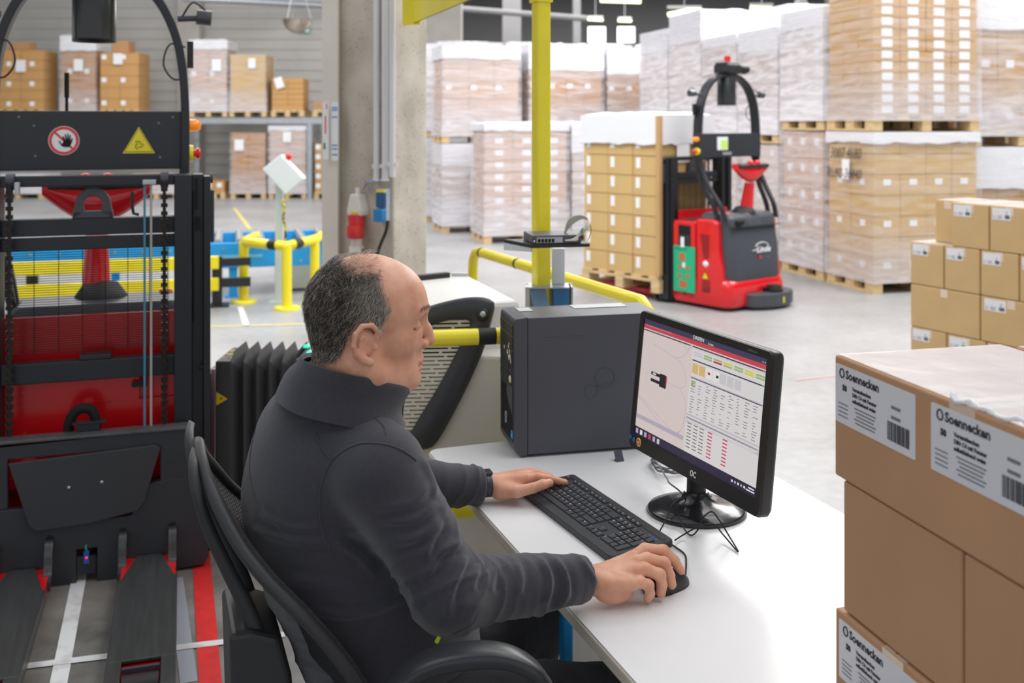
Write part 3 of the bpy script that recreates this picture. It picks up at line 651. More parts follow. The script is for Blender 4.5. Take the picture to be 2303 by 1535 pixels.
# cable coil
t0 = t.matrix_world.copy() if False else None
B = sa + ex_ * (wdt * .56) + Vector((0, 0, .024))
M_cabw = mat('cable_cream', srgb(205, 202, 190), .5)
t = empty('network_cable_coil', B, 0, 'cream network cables coiled above the switch with a green clip', 'cable')
for k in range(6):
    o = random.uniform; pts = [ex_ * (k * .004) - ey_ * .01, ex_ * (.02 + k * .004) - ey_ * .012 + Vector((0, 0, .002)), ex_ * .045 + ey_ * o(-.01, .0) + Vector((0, 0, .012 + k * .002)), ex_ * (.075) + ey_ * o(-.01, .01) + Vector((0, 0, .035 + k * .003)),
        ex_ * (.088 - k * .001) + ey_ * .02 + Vector((0, 0, .058 + k * .002)), ex_ * (.07 - k * .002) + ey_ * .04 + Vector((0, 0, .066 + k * .002)), ex_ * (.04 - k * .002) + ey_ * .06 + Vector((0, 0, .045 + k * .003)), ex_ * .02 + ey_ * .08 + Vector((0, 0, .014))]
    g = MB(); g.tube(spline(pts, 6), .0026, 6); g.build('cable', M_cabw, t)
g = MB(); g.tube(spline([ex_ * .085 + ey_ * .015 + Vector((0, 0, .06)), ex_ * .09 + Vector((0, 0, .03)), ex_ * .078 - ey_ * .0 + Vector((0, 0, -.004))], 6), .0012, 6); g.build('thin_cable', M_rubber, t)
g = MB(); g.tube([ex_ * .055 + ey_ * -.006 + Vector((0, 0, .024)), ex_ * .062 + ey_ * -.006 + Vector((0, 0, .036))], .005, 8); g.build('clip', mat('green_clip', srgb(20, 150, 120), .5), t)
# white strip and blue trunking at the foot of the post
t = empty('cable_box', PO + Vector((.05, -.02, 0)), 0, 'pale cable trunking with blue flaps behind the computer tower', 'trunking')
b0 = PO + Vector((.05, -.02, 0)); z1 = px(0, 641, 3.6).z
g = MB(); g.bx(-.012, .032, .02, .06, z1, px(0, 560, 3.6).z); g.build('trunking', mat('trunking_white', srgb(205, 210, 216), .5), t, .002)
g = MB(); g.bx(-.105, .06, .05, .06, .9, z1 - .002); g.bx(-.105, -.09, -.02, .05, .9, z1 - .004); g.bx(.052, .058, -.02, .05, .9, z1 - .004); g.bx(-.095, .045, -.05, .055, z1 - .004, z1); g.build('box_frame', M_steel, t)
g = MB(); g.box((-.055, -.03, z1 - .05), (.055, .008, .1), rot=Matrix.Rotation(-.5, 3, 'X') @ Matrix.Rotation(-.2, 3, 'Y')); g.build('flap', mat('flap_blue_grey', srgb(110, 140, 165), .4), t)
g = MB(); g.bx(-.01, .045, -.02, .03, z1 - .1, z1 - .006); g.build('flap', mat('flap_blue', srgb(40, 100, 150), .4), t, .003)

# ================================================================ guard rails near the desk
def rail(name, pts, r, label, bands=(), parent=None, m=M_yel):
    t = empty(name, (0, 0, 0), 0, label, 'guard rail')
    g = MB(); g.tube(pts, r, 16); g.build('tube', m, t)
    for p, q in bands: g = MB(); g.tube([p, q], r * 1.02, 16); g.build('black_band', M_rubber, t)
    return t
A_ = px(1068, 563, 5.18); B_ = px(1396, 664, 3.836); A_.z = B_.z = 1.025
ad = (B_ - A_).normalized(); zz = Vector((0, 0, 1))
rail('guard_rail', [A_ * 1 + Vector((0, 0, -1.02)) - ad * .03, A_ - zz * .12 - ad * .03, A_ - zz * .05 - ad * .02, A_ - zz * .012 + ad * .01, A_ + ad * .06, B_ + ad * .15, B_ + ad * .2 - zz * .03, B_ + ad * .22 - zz * .1, B_ + ad * .22 - zz * 1.02], .024,
     'yellow tubular guard rail with black rings behind the yellow post', [(A_ + ad * .085, A_ + ad * .105), (A_ + ad * .52, A_ + ad * .54)])
dn = 2.95
a = px(700, 800, dn + .0); b_ = px(1075, 772, dn + .1); c = px(1116, 770, dn + .11)
hx = 1.035; a.z = hx; b_.z = hx; c.z = hx; dd = (c - b_).normalized()
t = empty('guard_rail', (0, 0, 0), 0, 'yellow guard rail with black end band running behind the man', 'guard rail')
lo_ = lambda p: Vector((p.x, p.y, .535))
for f_ in (lambda p: p, lo_):
    g = MB(); g.tube([f_(b_ - dd * .36), f_(b_)], .024, 20); g.build('tube', M_yel, t)
    g = MB(); g.tube([f_(b_), f_(b_ + dd * .052)], .0245, 20); g.build('black_band', M_rubber, t)
    g = MB(); g.tube([f_(b_ + dd * .052), f_(b_ + dd * .10)], .024, 20); g.build('tube', M_yel, t)
e = b_ + dd * .10; g = MB(); g.tube([Vector((e.x + .03, e.y + .01, 0)), Vector((e.x + .03, e.y + .01, 1.07))], .03, 20); g.build('post', M_yel, t)
e = b_ - dd * .36; g = MB(); g.tube([Vector((e.x - .03, e.y, 0)), Vector((e.x - .03, e.y, 1.07))], .03, 20); g.build('post', M_yel, t)

# ================================================================ white machine with black grille frame (behind the desk)
WD = 3.28
M_mwhite = mat('machine_white', srgb(232, 230, 226), .35)
wt = empty('charging_machine', (0, 0, 0), 0, 'white machine cabinet with slotted grille and curved black frame, behind the rail', 'machine')
def wp(x, y, off=0): return px(x, y, WD + off)
ztop_ = px(0, 680, WD).z
TL = at_h(935, 617, ztop_); TR = at_h(1052, 617, ztop_); BR = at_h(1170, 676, ztop_); BL = at_h(925, 690, ztop_)
g = MB(); P = [BL, BR, TR + Vector((0, 0, 0)), TL]
g.add([Vector((p.x, p.y, 0)) for p in P] + P, [(0, 3, 2, 1), (4, 5, 6, 7), (0, 1, 5, 4), (1, 2, 6, 5), (2, 3, 7, 6), (3, 0, 4, 7)]); g.build('cabinet', M_mwhite, wt, .015)
g = MB(); a = at_h(935, 624, ztop_ + .01); b_ = at_h(1002, 617, ztop_ + .01); g.box(((a.x + b_.x) / 2, (a.y + b_.y) / 2, ztop_ + .008), (b_.x - a.x + .05, .03, .02), math.atan2(b_.y - a.y, b_.x - a.x)); g.build('edge_strip', M_black, wt, .004)
g = MB(); g.box((at_h(1035, 617, ztop_).x, at_h(1035, 617, ztop_).y - .03, ztop_ + .005), (.06, .03, .012)); g.build('hinge', M_grey, wt)
# lower skirt to the right, seen behind the desk
fy = BL.y - .02
g = MB(); g.bx(px(905, 0, fy).x, px(1560, 0, fy).x, fy, fy + .25, 0, px(0, 800, fy).z); 
o_ = g.build('skirt', mat('machine_beige', srgb(212, 208, 202), .45), wt, .01)
# frame outline: outer and inner curves in picture columns, cast into a thick frame
fy2 = fy - .035
outer = [(905, 1016), (925, 1012), (965, 1008), (985, 990), (1020, 930), (1060, 850), (1090, 780), (1105, 725), (1113, 690), (1108, 676), (1085, 668), (1045, 669), (1000, 678), (960, 690), (930, 705), (905, 720)]
inner = [(905, 985), (912, 982), (925, 968), (945, 935), (985, 870), (1020, 805), (1045, 755), (1058, 728), (1050, 719), (1030, 718), (1000, 722), (975, 730), (950, 740), (930, 748), (915, 753), (905, 757)]
def resample(P, n):
    P = [Vector((a, b, 0)) for a, b in P]; S_ = spline(P, 6); L = [0]
    for i in range(1, len(S_)): L.append(L[-1] + (S_[i] - S_[i - 1]).length)
    out = []; j = 0
    for k in range(n):
        t = L[-1] * k / (n - 1)
        while j < len(L) - 2 and L[j + 1] < t: j += 1
        q = (t - L[j]) / max(1e-9, L[j + 1] - L[j]); out.append(S_[j].lerp(S_[j + 1], q))
    return out
N_ = 48; Oo = resample(outer, N_); Ii = resample(inner, N_)
rings = []
for k in range(N_):
    o_, i_ = Oo[k], Ii[k]; m_ = o_.lerp(i_, .5)
    rings.append([px(o_.x, o_.y, fy2 + .05), px(o_.x, o_.y, fy2 + .012), px(o_.lerp(i_, .15).x, o_.lerp(i_, .15).y, fy2), px(i_.lerp(o_, .12).x, i_.lerp(o_, .12).y, fy2), px(i_.x, i_.y, fy2 + .012), px(i_.x, i_.y, fy2 + .05)])
g = MB(); g.loft(rings, smooth=True); g.build('grille_frame', mat('frame_grey', srgb(52, 54, 60), .42, bump=.1, bscale=300), wt)
# slatted grille: pale plate with dark slots
g = MB(); gi = [px(p.x, p.y, fy2 + .045) for p in Ii] ; n = len(gi); g.add(gi, [tuple(range(n))]); g.build('grille_back', M_hole, wt)
def inx(y):      # inner opening limits along a row
    xs = []
    for k in range(N_ - 1):
        a, b = Ii[k], Ii[k + 1]
        if (a.y - y) * (b.y - y) < 0: xs.append(a.x + (b.x - a.x) * (y - a.y) / (b.y - a.y))
    return 905, (max(xs) if xs else 905)
M_slat = mat('grille_slat', srgb(226, 222, 210), .45)
g = MB(); k = 0
for y in np.arange(722, 984, 9.3):
    a, b = inx(y)
    if b - a < 6: continue
    g.prism([(a - 2, y - 3.2 + .02 * (b - a)), (b + 2, y - 3.2), (b + 2, y + 2.6), (a - 2, y + 2.6 + .02 * (b - a))], lambda u, v, q: px(u, v, fy2 + q), .022, .036)
    for j, f_ in enumerate((.28, .72)):
        x = b - 26 - (16 if k % 2 else 0) - j * 62 - (y - 722) * .0
        if x > a: g.prism([(x, y), (x + 7, y), (x + 7, y + 9.5), (x, y + 9.5)], lambda u, v, q: px(u, v, fy2 + q), .023, .035)
    k += 1
g.build('grille', M_slat, wt)
g = MB(); p = px(1086, 706, fy2 - .0); g.lathe(p, [(.001, -.004), (.009, -.003), (.011, .004)], 14, axis='Y'); g.build('bolt', M_steel, wt)
g = MB(); g.lathe(px(1086, 708, fy2 + .001), [(.001, -.0035), (.02, -.003), (.022, .004)], 20, axis='Y'); g.build('bolt_recess', M_black, wt)

# ================================================================ bellows box with green buttons, left of the man
BD = 4.1
bt = empty('bellows_box', (0, 0, 0), 0, 'black safety box with accordion bellows and green lit buttons', 'machine')
zt = lambda y: px(0, y, BD).z
M_bel = mat('bellows_fabric', srgb(72, 72, 74), .6, bump=.15, bscale=200)
a = px(484, 0, BD).x; b_ = px(519, 0, BD).x
g = MB(); g.bx(a, b_, BD, BD + .26, 0, zt(812)); g.build('end_post', mat('post_grey', srgb(62, 62, 64), .5), bt, .006)
g = MB(); 
for i in range(3): g.add([(a + .01, BD + .05 + i * .06, zt(812) + .001), (b_ - .01, BD + .05 + i * .06, zt(812) + .001), (b_ - .01, BD + .08 + i * .06, zt(812) + .001), (a + .01, BD + .08 + i * .06, zt(812) + .001)], [(0, 1, 2, 3)])
g.build('yellow_marking', mat('worn_yellow', srgb(190, 170, 50), .6, col2=srgb(60, 55, 30), scale=60, thr=(.5, .6)), bt)
w0 = b_; w1 = px(664, 0, BD).x; n = 5; st_ = (w1 - w0) / n
ztb = zt(812)
front = []; topf = []
for i in range(n * 2 + 1):
    x = w0 + st_ * i / 2; ridge = (i % 2 == 0)
    front.append((x, BD + (.0 if ridge else .05)))
g = MB()
lo = [Vector((x, y, .03)) for x, y in front]; up_ = [Vector((x, y, ztb - (.0 if i % 2 == 0 else .045))) for i, (x, y) in enumerate(front)]
mid = [Vector((x, BD + .05 + .0, ztb + (.03 if i % 2 == 0 else -.045))) for i, (x, y) in enumerate(front)]
bk = [Vector((x, BD + .24, ztb + (.03 if i % 2 == 0 else -.045))) for i, (x, y) in enumerate(front)]
bl_ = [Vector((x, BD + .25, .03)) for i, (x, y) in enumerate(front)]
g.strip(lo, up_, smooth=False); g.strip(up_, mid, smooth=False); g.strip(mid, bk, smooth=False); g.strip(bk, bl_, smooth=False)
g.build('bellows', M_bel, bt)
a2 = px(664, 0, BD).x; b2 = px(735, 0, BD).x
g = MB(); g.bx(a2, b2, BD - .01, BD + .27, 0, zt(806)); g.build('control_head', MC['post_grey'], bt, .012)
g = MB(); g.bx(a2 + .03, b2 - .01, BD + .02, BD + .24, zt(806), zt(806) + .004); g.build('button_plate', mat('plate_pale', srgb(205, 220, 215), .4), bt, .001)
for (x, y, lab) in ((688, 777, 0), (699, 791, 0)):
    p = at_h(x, y, zt(806) + .01); g = MB(); g.lathe((p.x, p.y, zt(806) + .004), [(.017, 0), (.017, .006), (.012, .009)], 14)
    g.build('button', mat('green_led', srgb(60, 235, 180), .4, emit=.9), bt)
g = MB(); c_ = px(499, 893, BD); g.add([Vector((px(487, 0, BD).x, BD - .003, zt(911))), Vector((px(487, 0, BD).x, BD - .003, zt(880))), Vector((px(513, 0, BD).x, BD - .003, zt(896)))], [(0, 1, 2)])
g.add([Vector((px(485, 0, BD).x, BD - .001, zt(913))), Vector((px(485, 0, BD).x, BD - .001, zt(877))), Vector((px(516, 0, BD).x, BD - .001, zt(896)))], [(0, 2, 1)], 1)
g.add([Vector((px(494, 0, BD).x, BD - .004, zt(897))), Vector((px(501, 0, BD).x, BD - .004, zt(890))), Vector((px(499, 0, BD).x, BD - .004, zt(896))), Vector((px(504, 0, BD).x, BD - .004, zt(897)))], [(0, 1, 2, 3)], 1)
g.build('warning_sticker', [mat('warn_yellow', srgb(225, 190, 40), .5), M_hole], bt)
# slim pale post at its left
g = MB(); x = px(478, 0, 4.25).x; g.bx(x - .006, x + .008, 4.25, 4.27, 0, px(0, 830, 4.25).z); g.bx(px(466, 0, 4.3).x, x, 4.26, 4.4, 0, px(0, 835, 4.3).z, 1)
o = g.build('side_panel', [mat('pale_pink_trim', srgb(205, 190, 192), .5), mat('panel_taupe', srgb(112, 104, 104), .6)], bt)

# ================================================================ roller conveyor, guards, control pedestal (left background)
CO = px(600, 600, 9.98); CO.z = 0
t = empty('roller_conveyor', CO, TH, 'blue roller conveyor behind the left pallet truck', 'conveyor')
Lc = 4.2
for y in (0, 1.0):
    g = MB(); g.bx(-Lc, .95, y, y + .05, .282, .517); g.build('side_rail', M_blue, t, .004)
for i in range(26):
    x = -Lc + .15 + i * .2; g = MB()
    g.cyl((x, .05, .51), (x, 1.0, .51), .04, 12); g.build('roller', M_steel, t)
for x in (-4.0, -2.8, -1.5, -.35, .8):
    for y in (0.02, 1.0):
        g = MB(); g.bx(x, x + .08, y, y + .05, 0, .282); g.bx(x - .04, x + .12, y - .03, y + .08, 0, .015); g.build('leg', M_blue, t)
g = MB()
for i in range(22):
    x = -Lc + .2 + i * .24
    for z in (.33, .46): g.cyl((x, -.008, z), (x, .002, z), .012, 8)
g.build('bolt', M_steel, t)['kind'] = 'stuff'
g = MB(); g.box((-.25, -.003, .39), (.42, .004, .03)); g.build('lettering_strip', mat('blue_pale', srgb(120, 190, 235), .5), t)
g = MB(); g.box((-3.2, -.005, .42), (.24, .01, .13)); g.build('nameplate', M_grey, t)
g = MB(); g.bx(.1, .55, .25, .7, .02, .28); g.build('motor_box', mat('motor_cream', srgb(205, 205, 190), .5), t, .01)
g = MB(); 
for a in (0, 1): g.tube([(.55 + a * .12, .3, .27), (.9 - a * .35 + .35, .2, .03)], .03, 8)
g.tube([(.5, .3, .05), (1.0, .25, .27)], .03, 8); g.build('scissor_frame', M_black, t)
# low yellow/black barrier in front of the conveyor
BO = fl(492, 690)
t = empty('barrier_rail', BO, TH, 'low barrier of two flat yellow rails on black posts before the conveyor', 'barrier')
for z in (.15, .345): g = MB(); g.bx(-4.4, .0, -.04, .02, z, z + .115); g.build('rail', M_yel, t, .008)
for x in (-3.2, -1.6, -.06):
    g = MB(); g.bx(x, x + .09, .02, .09, 0, .45); g.bx(x - .06, x + .15, -.04, .16, 0, .015); g.bx(x + .09, x + .34, .03, .08, .17, .25); g.bx(x + .09, x + .34, .03, .08, .36, .43); g.build('post', M_black, t)
# yellow tube guard
G1, G2, G3 = fl(548, 680), fl(645, 695), fl(708, 672)
t = empty('tube_guard', (0, 0, 0), 0, 'yellow tube guard with black bands around the control pedestal', 'guard rail')
r_ = .044; hz = .56
for p, nm in ((G1, 0), (G2, 0), (G3, 0)):
    g = MB(); g.tube([p, p + zz * hz], r_, 14); g.build('post', M_yel, t)
    g = MB(); g.lathe(p, [(.12, 0), (.12, .02), (.1, .03), (.001, .03)], 16); g.build('foot_plate', M_yel, t)
h_ = [G1 + zz * hz + Vector((-.01, .5, 0)), G1 + zz * hz + Vector((0, .05, 0)), G1 + zz * (hz) + (G2 - G1) * .06, G2 + zz * hz, G3 + zz * hz - (G3 - G2) * .1, G3 + zz * hz + Vector((.01, .1, 0)), G3 + zz * hz + Vector((0, .5, 0))]
g = MB(); g.tube(h_, r_, 14); g.build('top_tube', M_yel, t)
for p, q in ((.62, .78), (1.25, 1.45)):
    f_ = lambda s: (G1.lerp(G2, s) if s < 1 else G2.lerp(G3, s - 1)) + zz * hz
    g = MB(); g.tube([f_(p), f_(q)], r_ * 1.03, 14); g.build('black_band', M_rubber, t)
# control pedestal
PD = fl(629, 680)
t = empty('control_pedestal', PD, 0, 'pale grey control box tilted on a thin pole beside the rack', 'control box')
dP = PD.y; zc = lambda y: px(0, y, dP).z; xc = lambda x: px(x, 0, dP).x - PD.x
g = MB(); g.bx(-.035, .035, -.03, .03, 0, zc(400)); g.bx(-.09, .09, -.07, .07, 0, .015); g.build('pole', mat('pole_pale', srgb(200, 212, 208), .5), t)
g = MB(); P = [(596, 379), (638, 346), (690, 400), (648, 436)]
g.prism([(xc(x), zc(y)) for x, y in P], lambda u, v, q: Vector((u, q, v)), -.12, .0); g.build('control_box', mat('box_pale', srgb(222, 230, 228), .45), t, .01)
g = MB(); g.lathe((xc(652), -.06, zc(352)), [(.001, .03), (.025, .025), (.03, 0), (.02, -.03)], 12); g.build('stop_button', M_red, t)
g = MB()
pts = [(660, 434), (650, 448), (640, 452), (645, 465), (643, 490), (648, 515), (645, 545)]
g.tube(spline([Vector((xc(x), -.1, zc(y))) for x, y in pts], 4), .012, 6); g.build('chain', mat('chain_yellow_black', srgb(205, 185, 50), .5, col2=srgb(40, 38, 30), scale=30, thr=(.5, .55)), t)
# ================================================================ desk and what stands on it
DZ = .74
A = px(955, 1013, 2.92); A = at_h(955, 1012, DZ)
DX = Vector((.94, .341, 0)).normalized()          # into the desk, away from the man
DY = Vector((.341, -.94, 0)).normalized()         # along the front edge, towards the camera
A = at_h(957, 1013, DZ) + Vector((0, .01, 0)); A.z = 0
W_, L_ = .80, 1.42
def dk(u, v, z=0): return A + DX * u + DY * v + Vector((0, 0, z))
t = empty('desk', A, 0, 'white laminate desk with rounded corner and blue legs', 'desk')
M_desk = mat('desk_laminate', srgb(226, 226, 228), .32, var=.02, scale=4, spec=.5)
M_edge = mat('desk_edge_band', srgb(205, 198, 184), .5)
out = []
for cx_, cy_, a0 in ((.035, .035, 180), (W_ - .035, .035, 270), (W_ - .035, L_ - .035, 0), (.035, L_ - .035, 90)):
    for i in range(6): an = R(a0 + 90 * i / 5); out.append((cx_ + .035 * math.cos(an), cy_ + .035 * math.sin(an)))
g = MB(); g.prism(out, lambda u, v, q: dk(u, v, q) - A, DZ - .028, DZ - .002); g.build('edge_band', M_edge, t, .005, 3)
g = MB(); inn = [(.5 * W_ + (u - .5 * W_) * .992, .5 * L_ + (v - .5 * L_) * .996) for u, v in out]; g.prism(inn, lambda u, v, q: dk(u, v, q) - A, DZ - .0015, DZ); g.build('desk_top', M_desk, t)
for u, v in ((.09, .80), (W_ - .07, .10), (.36, L_ - .06), (W_ - .07, L_ - .06)):
    c = dk(u, v) - A; g = MB(); g.box((c.x, c.y, (DZ - .07) / 2 + .001), (.024, .024, DZ - .07), math.atan2(DX.y, DX.x)); g.build('leg', M_blue, t, .004)
g = MB()
for v in (.80, .10, L_ - .06): c = dk(W_ / 2, v) - A; g.box((c.x, c.y, DZ - .049), (W_ - .14, .04, .04), math.atan2(DX.y, DX.x))
for u in (.09, W_ - .07): c = dk(u, L_ / 2) - A; g.box((c.x, c.y, DZ - .049), (.03, L_ - .1, .04), math.atan2(DX.y, DX.x))
g.build('frame', M_blue, t)

# ---- computer tower
T0 = at_h(1160, 1031, DZ); T0.z = 0
ta = math.atan2(.094, .40)
t = empty('computer_tower', (T0.x, T0.y, DZ), ta, 'dark grey computer tower standing at the back of the desk', 'computer')
W1, D1, H1 = .42, .172, .385           # local x = depth of the case, local y = its width
M_pc = mat('case_metal', srgb(80, 82, 90), .42, metal=.25, bump=.05, bscale=400); M_pcf = mat('case_front', srgb(50, 50, 53), .45)
g = MB(); g.bx(.034, W1, 0.0, D1, .008, H1 - .002); g.build('case', M_pc, t, .002)
g = MB(); g.prism([(.033, .006), (.033, H1), (.0, H1 - .004), (-.004, H1 - .012), (-.004, .03), (.004, .014), (.012, .006)], lambda u, v, q: Vector((u, q, v)), -.001, D1 + .001); fr = g.build('front_bezel', mat('case_bezel', srgb(72, 73, 80), .45), t, .002)
fx = -.0045
g = MB(); g.bx(fx - .001, fx + .001, .012, D1 - .006, .04, H1 - .02); g.build('front_panel', M_pcf, t)
def fp(g, y0, y1, z0, z1, o=.002, mi=None): g.bx(fx - o, fx, y0, y1, z0, z1, mi)
for z0, z1 in ((.335, .36), (.293, .33), (.248, .289)): g = MB(); fp(g, .014, D1 - .008, z0, z1, .0025); g.build('drive_cover', M_pcf, t, .0012)
for z0, z1 in ((.222, .244), (.196, .219)): g = MB(); fp(g, .062, D1 - .008, z0, z1, .0025); g.build('drive_cover', M_pcf, t, .0012)
g = MB()
for r_ in range(30):
    for c_ in range(24):
        y = .018 + c_ * .0062 + (r_ % 2) * .0031; z = .046 + r_ * .0046
        if z < .185 - max(0, (.085 - y)) * 1.2 and y < D1 - .01: g.bx(fx - .0016, fx - .0012, y - .0017, y + .0017, z - .0013, z + .0013)
g.build('vent_grille', M_hole, t)['kind'] = 'stuff'
g = MB(); g.prism([(.014, .19), (.07, .19), (.085, .17), (.05, .135), (.014, .12)], lambda u, v, q: Vector((fx - q, u, v)), .0005, .003); g.build('power_panel', mat('power_panel', srgb(80, 81, 84), .5), t)
g = MB()
for cy, cz, rr in ((.088, .098, .0095), (.088, .083, .0075)): g.tube([Vector((fx - .003, cy + rr * math.cos(a * math.pi / 9), cz + rr * math.sin(a * math.pi / 9))) for a in range(18)], .0014, 6, closed=True)
g.build('emblem', M_steel, t)
g = MB(); fp(g, .012, .028, .05, .072, .0028); g.build('blue_sticker', mat('sticker_blue', srgb(60, 150, 215), .4), t)
text('lettering', 'intel', .007, M_white, t, frame((fx - .0032, .0265, .058), (0, -1, 0), (0, 0, 1)), .0001)
text('lettering', 'FUJITSU', .0065, M_greyink, t, frame((fx - .003, .052, .232), (0, -1, 0), (0, 0, 1)), .0001)
g = MB(); g.lathe((fx - .001, .045, .207), [(.001, -.003), (.0095, -.002), (.0105, 0)], 18, axis='X'); g.build('round_sticker', [mat('sticker_yellowwhite', srgb(232, 222, 170), .5)], t)
g = MB(); rs = random.Random(3)
for (y, z, s_) in ((.045, .285, .012), (.058, .295, .008), (.07, .277, .011), (.04, .272, .010), (.052, .268, .012), (.03, .262, .009), (.11, .285, .009), (.05, .305, .006)):
    k = 7; g.add([(fx - .0029, y + s_ * rs.uniform(.3, 1) * math.cos(i * 2 * math.pi / k), z + s_ * rs.uniform(.3, 1) * math.sin(i * 2 * math.pi / k)) for i in range(k)], [tuple(range(k))])
g.build('torn_sticker', mat('torn_paper', srgb(232, 224, 205), .7, col2=srgb(200, 120, 80), scale=140, thr=(.58, .66)), t)
# pressed relief on the side panel
g = MB()
for cx_, cz_, rr, a0, a1 in ((.255, .208, .028, -200, 160), (.215, .172, .019, -20, 330)): g.tube([Vector((cx_ + rr * math.cos(R(a)), -.0005, cz_ + rr * math.sin(R(a)))) for a in range(a0, a1, 12)], .0009, 5)
g.tube([(.225, -.0005, .185), (.30, -.0005, .198)], .0009, 5); g.tube([(.225, -.0005, .187), (.25, -.0005, .178), (.262, -.0005, .18)], .0009, 5)
g.build('relief_logo', M_pc, t); g = MB(); g.tube([(.08, -.0005, .33), (.20, -.0005, .332)], .0012, 5); g.build('relief_line', M_pc, t)
for a_ in ((.035, .075, .1, .155), (.2, .36, .11, .165)): g = MB(); g.bx(*a_, H1 - .0015, H1 - .0005); g.build('sticker', mat('label_faded', srgb(190, 194, 190), .5), t)
g = MB()
for x in (.05, W1 - .05):
    for y in (.03, D1 - .03): g.lathe((x, y, 0), [(.01, 0), (.01, .008), (.001, .009)], 12)
g.build('foot', M_rubber, t)
p = Vector((math.cos(ta), math.sin(ta), 0)); bk = T0 + p * W1 + Vector((-math.sin(ta), math.cos(ta), 0)) * .09
g = MB(); g.tube(spline([Vector((bk.x, bk.y, DZ + .355)), Vector((bk.x + .03, bk.y, DZ + .352)), Vector((bk.x + .06, bk.y - .01, DZ + .33)), Vector((bk.x + .08, bk.y, DZ + .2)), Vector((bk.x + .09, bk.y + .0, DZ + .006))], 6), .003, 8)
g.cyl(Vector((bk.x, bk.y, DZ + .355)), Vector((bk.x + .025, bk.y, DZ + .3535)), .006, 8)
tag(g.build('tower_cable', M_rubber), 'black cable plugged into the back of the computer tower', 'cable')
# small dark plate standing on the desk in front of the tower
p = at_h(1392, 1036, DZ)
t = empty('phone_stand', p, R(20), 'small tilted dark plate lying on the desk before the tower', 'plate')
g = MB(); g.box((0, .0, .013), (.024, .003, .030), rot=Matrix.Rotation(R(-30), 3, 'X')); g.build('plate', mat('plate_dark', srgb(62, 66, 78), .5), t, .001)
g = MB(); g.bx(-.009, .009, -.008, .012, 0, .002); g.build('foot', M_black, t)

# ---- monitor: corners from the photo, tilted back
sm_ = 1.065; yaw_ = R(-66.6); tl_ = R(6.0)
xu = Vector((math.cos(yaw_), math.sin(yaw_), 0)); nv = Vector((xu.y, -xu.x, 0)); yu = Vector((0, 0, 1)) * math.cos(tl_) - nv * math.sin(tl_)
ctr = Vector((.3987 * sm_, 2.262 * sm_, CH - (CH - 1.0493) * sm_)); zu = xu.cross(yu)
MW, MH = .5312 * sm_ - .024, .3247 * sm_
ctr = ctr - xu * .012
Mm = frame(ctr, xu, yu)
base = at_h(1566, 1150, DZ); 
t = empty('monitor', (0, 0, 0), 0, 'black widescreen monitor showing a route map and tables', 'monitor')
M_mon = mat('monitor_plastic', srgb(30, 30, 31), .38)
BZ = .019; BB = .036
g = MB(); g.T = Mm
def rrect(w_, h_, r_, n=5, cy=0):
    o = []
    for sx, sy, a0 in ((1, 1, 0), (-1, 1, 90), (-1, -1, 180), (1, -1, 270)):
        for i in range(n + 1): a = R(a0 + 90 * i / n); o.append((sx * (w_ / 2 - r_) + r_ * math.cos(a), cy + sy * (h_ / 2 - r_) + r_ * math.sin(a)))
    return o
oo = rrect(MW, MH, .014); 
rings = []
for k_, z in ((.93, -.040), (.975, -.036), (1, -.026), (1, -.006), (.99, 0)): rings.append([Vector((x * k_ if k_ < 1 else x, y * k_ if k_ < 1 else y, z)) for x, y in oo])
g.loft(rings[:4], cap=False); g.add(rings[0], [tuple(range(len(oo)))], smooth=False)
so = [(x, y) for x, y in oo]; ii = []
sw, sh = MW - 2 * BZ, MH - BZ - BB; syc = (BB - BZ) / 2
for x, y in so: ii.append((max(-sw / 2, min(sw / 2, x * 2)), max(syc - sh / 2, min(syc + sh / 2, syc + (y) * 2))))
front_o = [Vector((x * .99, y * .988, 0)) for x, y in so]; inner_o = [Vector((x, y, -.001)) for x, y in ii]; inner_b = [Vector((x, y, -.005)) for x, y in ii]
N = len(so); g.loft([rings[3], front_o, inner_o, inner_b], cap=False, smooth=False); g.build('housing', M_mon, t)
# screen contents as thin printed-light layers
def em(name, c, e=1.0): 
    return mat(name, c, .25, emit=e) if False else mat(name, c, .3)
def emit_mat(name, c, k=.70):
    if name in MC: return MC[name]
    m = bpy.data.materials.new(name); m.use_nodes = True; b = m.node_tree.nodes['Principled BSDF']; b.inputs['Base Color'].default_value = (.01, .01, .01, 1); b.inputs['Roughness'].default_value = .35
    b.inputs['Emission Color'].default_value = c; b.inputs['Emission Strength'].default_value = k; MC[name] = m; return m
E_bg = emit_mat('screen_pale', srgb(238, 222, 218)); E_nav = emit_mat('screen_navy', srgb(64, 62, 92)); E_red = emit_mat('screen_red', srgb(218, 70, 84)); E_pnl = emit_mat('screen_panel', srgb(240, 236, 236)); E_lil = emit_mat('screen_lilac', srgb(196, 188, 208))
E_grn = emit_mat('screen_green', srgb(172, 200, 140)); E_yl = emit_mat('screen_yellow', srgb(235, 228, 60)); E_pink = emit_mat('screen_pink', srgb(222, 40, 90)); E_txt = emit_mat('screen_text', srgb(96, 92, 100)); E_pur = emit_mat('screen_line', srgb(205, 175, 198)); E_wh = emit_mat('screen_white', srgb(252, 250, 248)); E_or = emit_mat('screen_wood', srgb(236, 200, 130)); E_dk = emit_mat('screen_dark', srgb(40, 34, 48)); E_g2 = emit_mat('screen_grey', srgb(222, 218, 224)); E_dp = emit_mat('screen_taskbar', srgb(48, 40, 70))
scr = MB(); scr.T = Mm; ems = [E_bg, E_nav, E_red, E_pnl, E_lil, E_grn, E_yl, E_pink, E_txt, E_pur, E_wh, E_or, E_dk, E_g2, E_dp]
lay = [0]
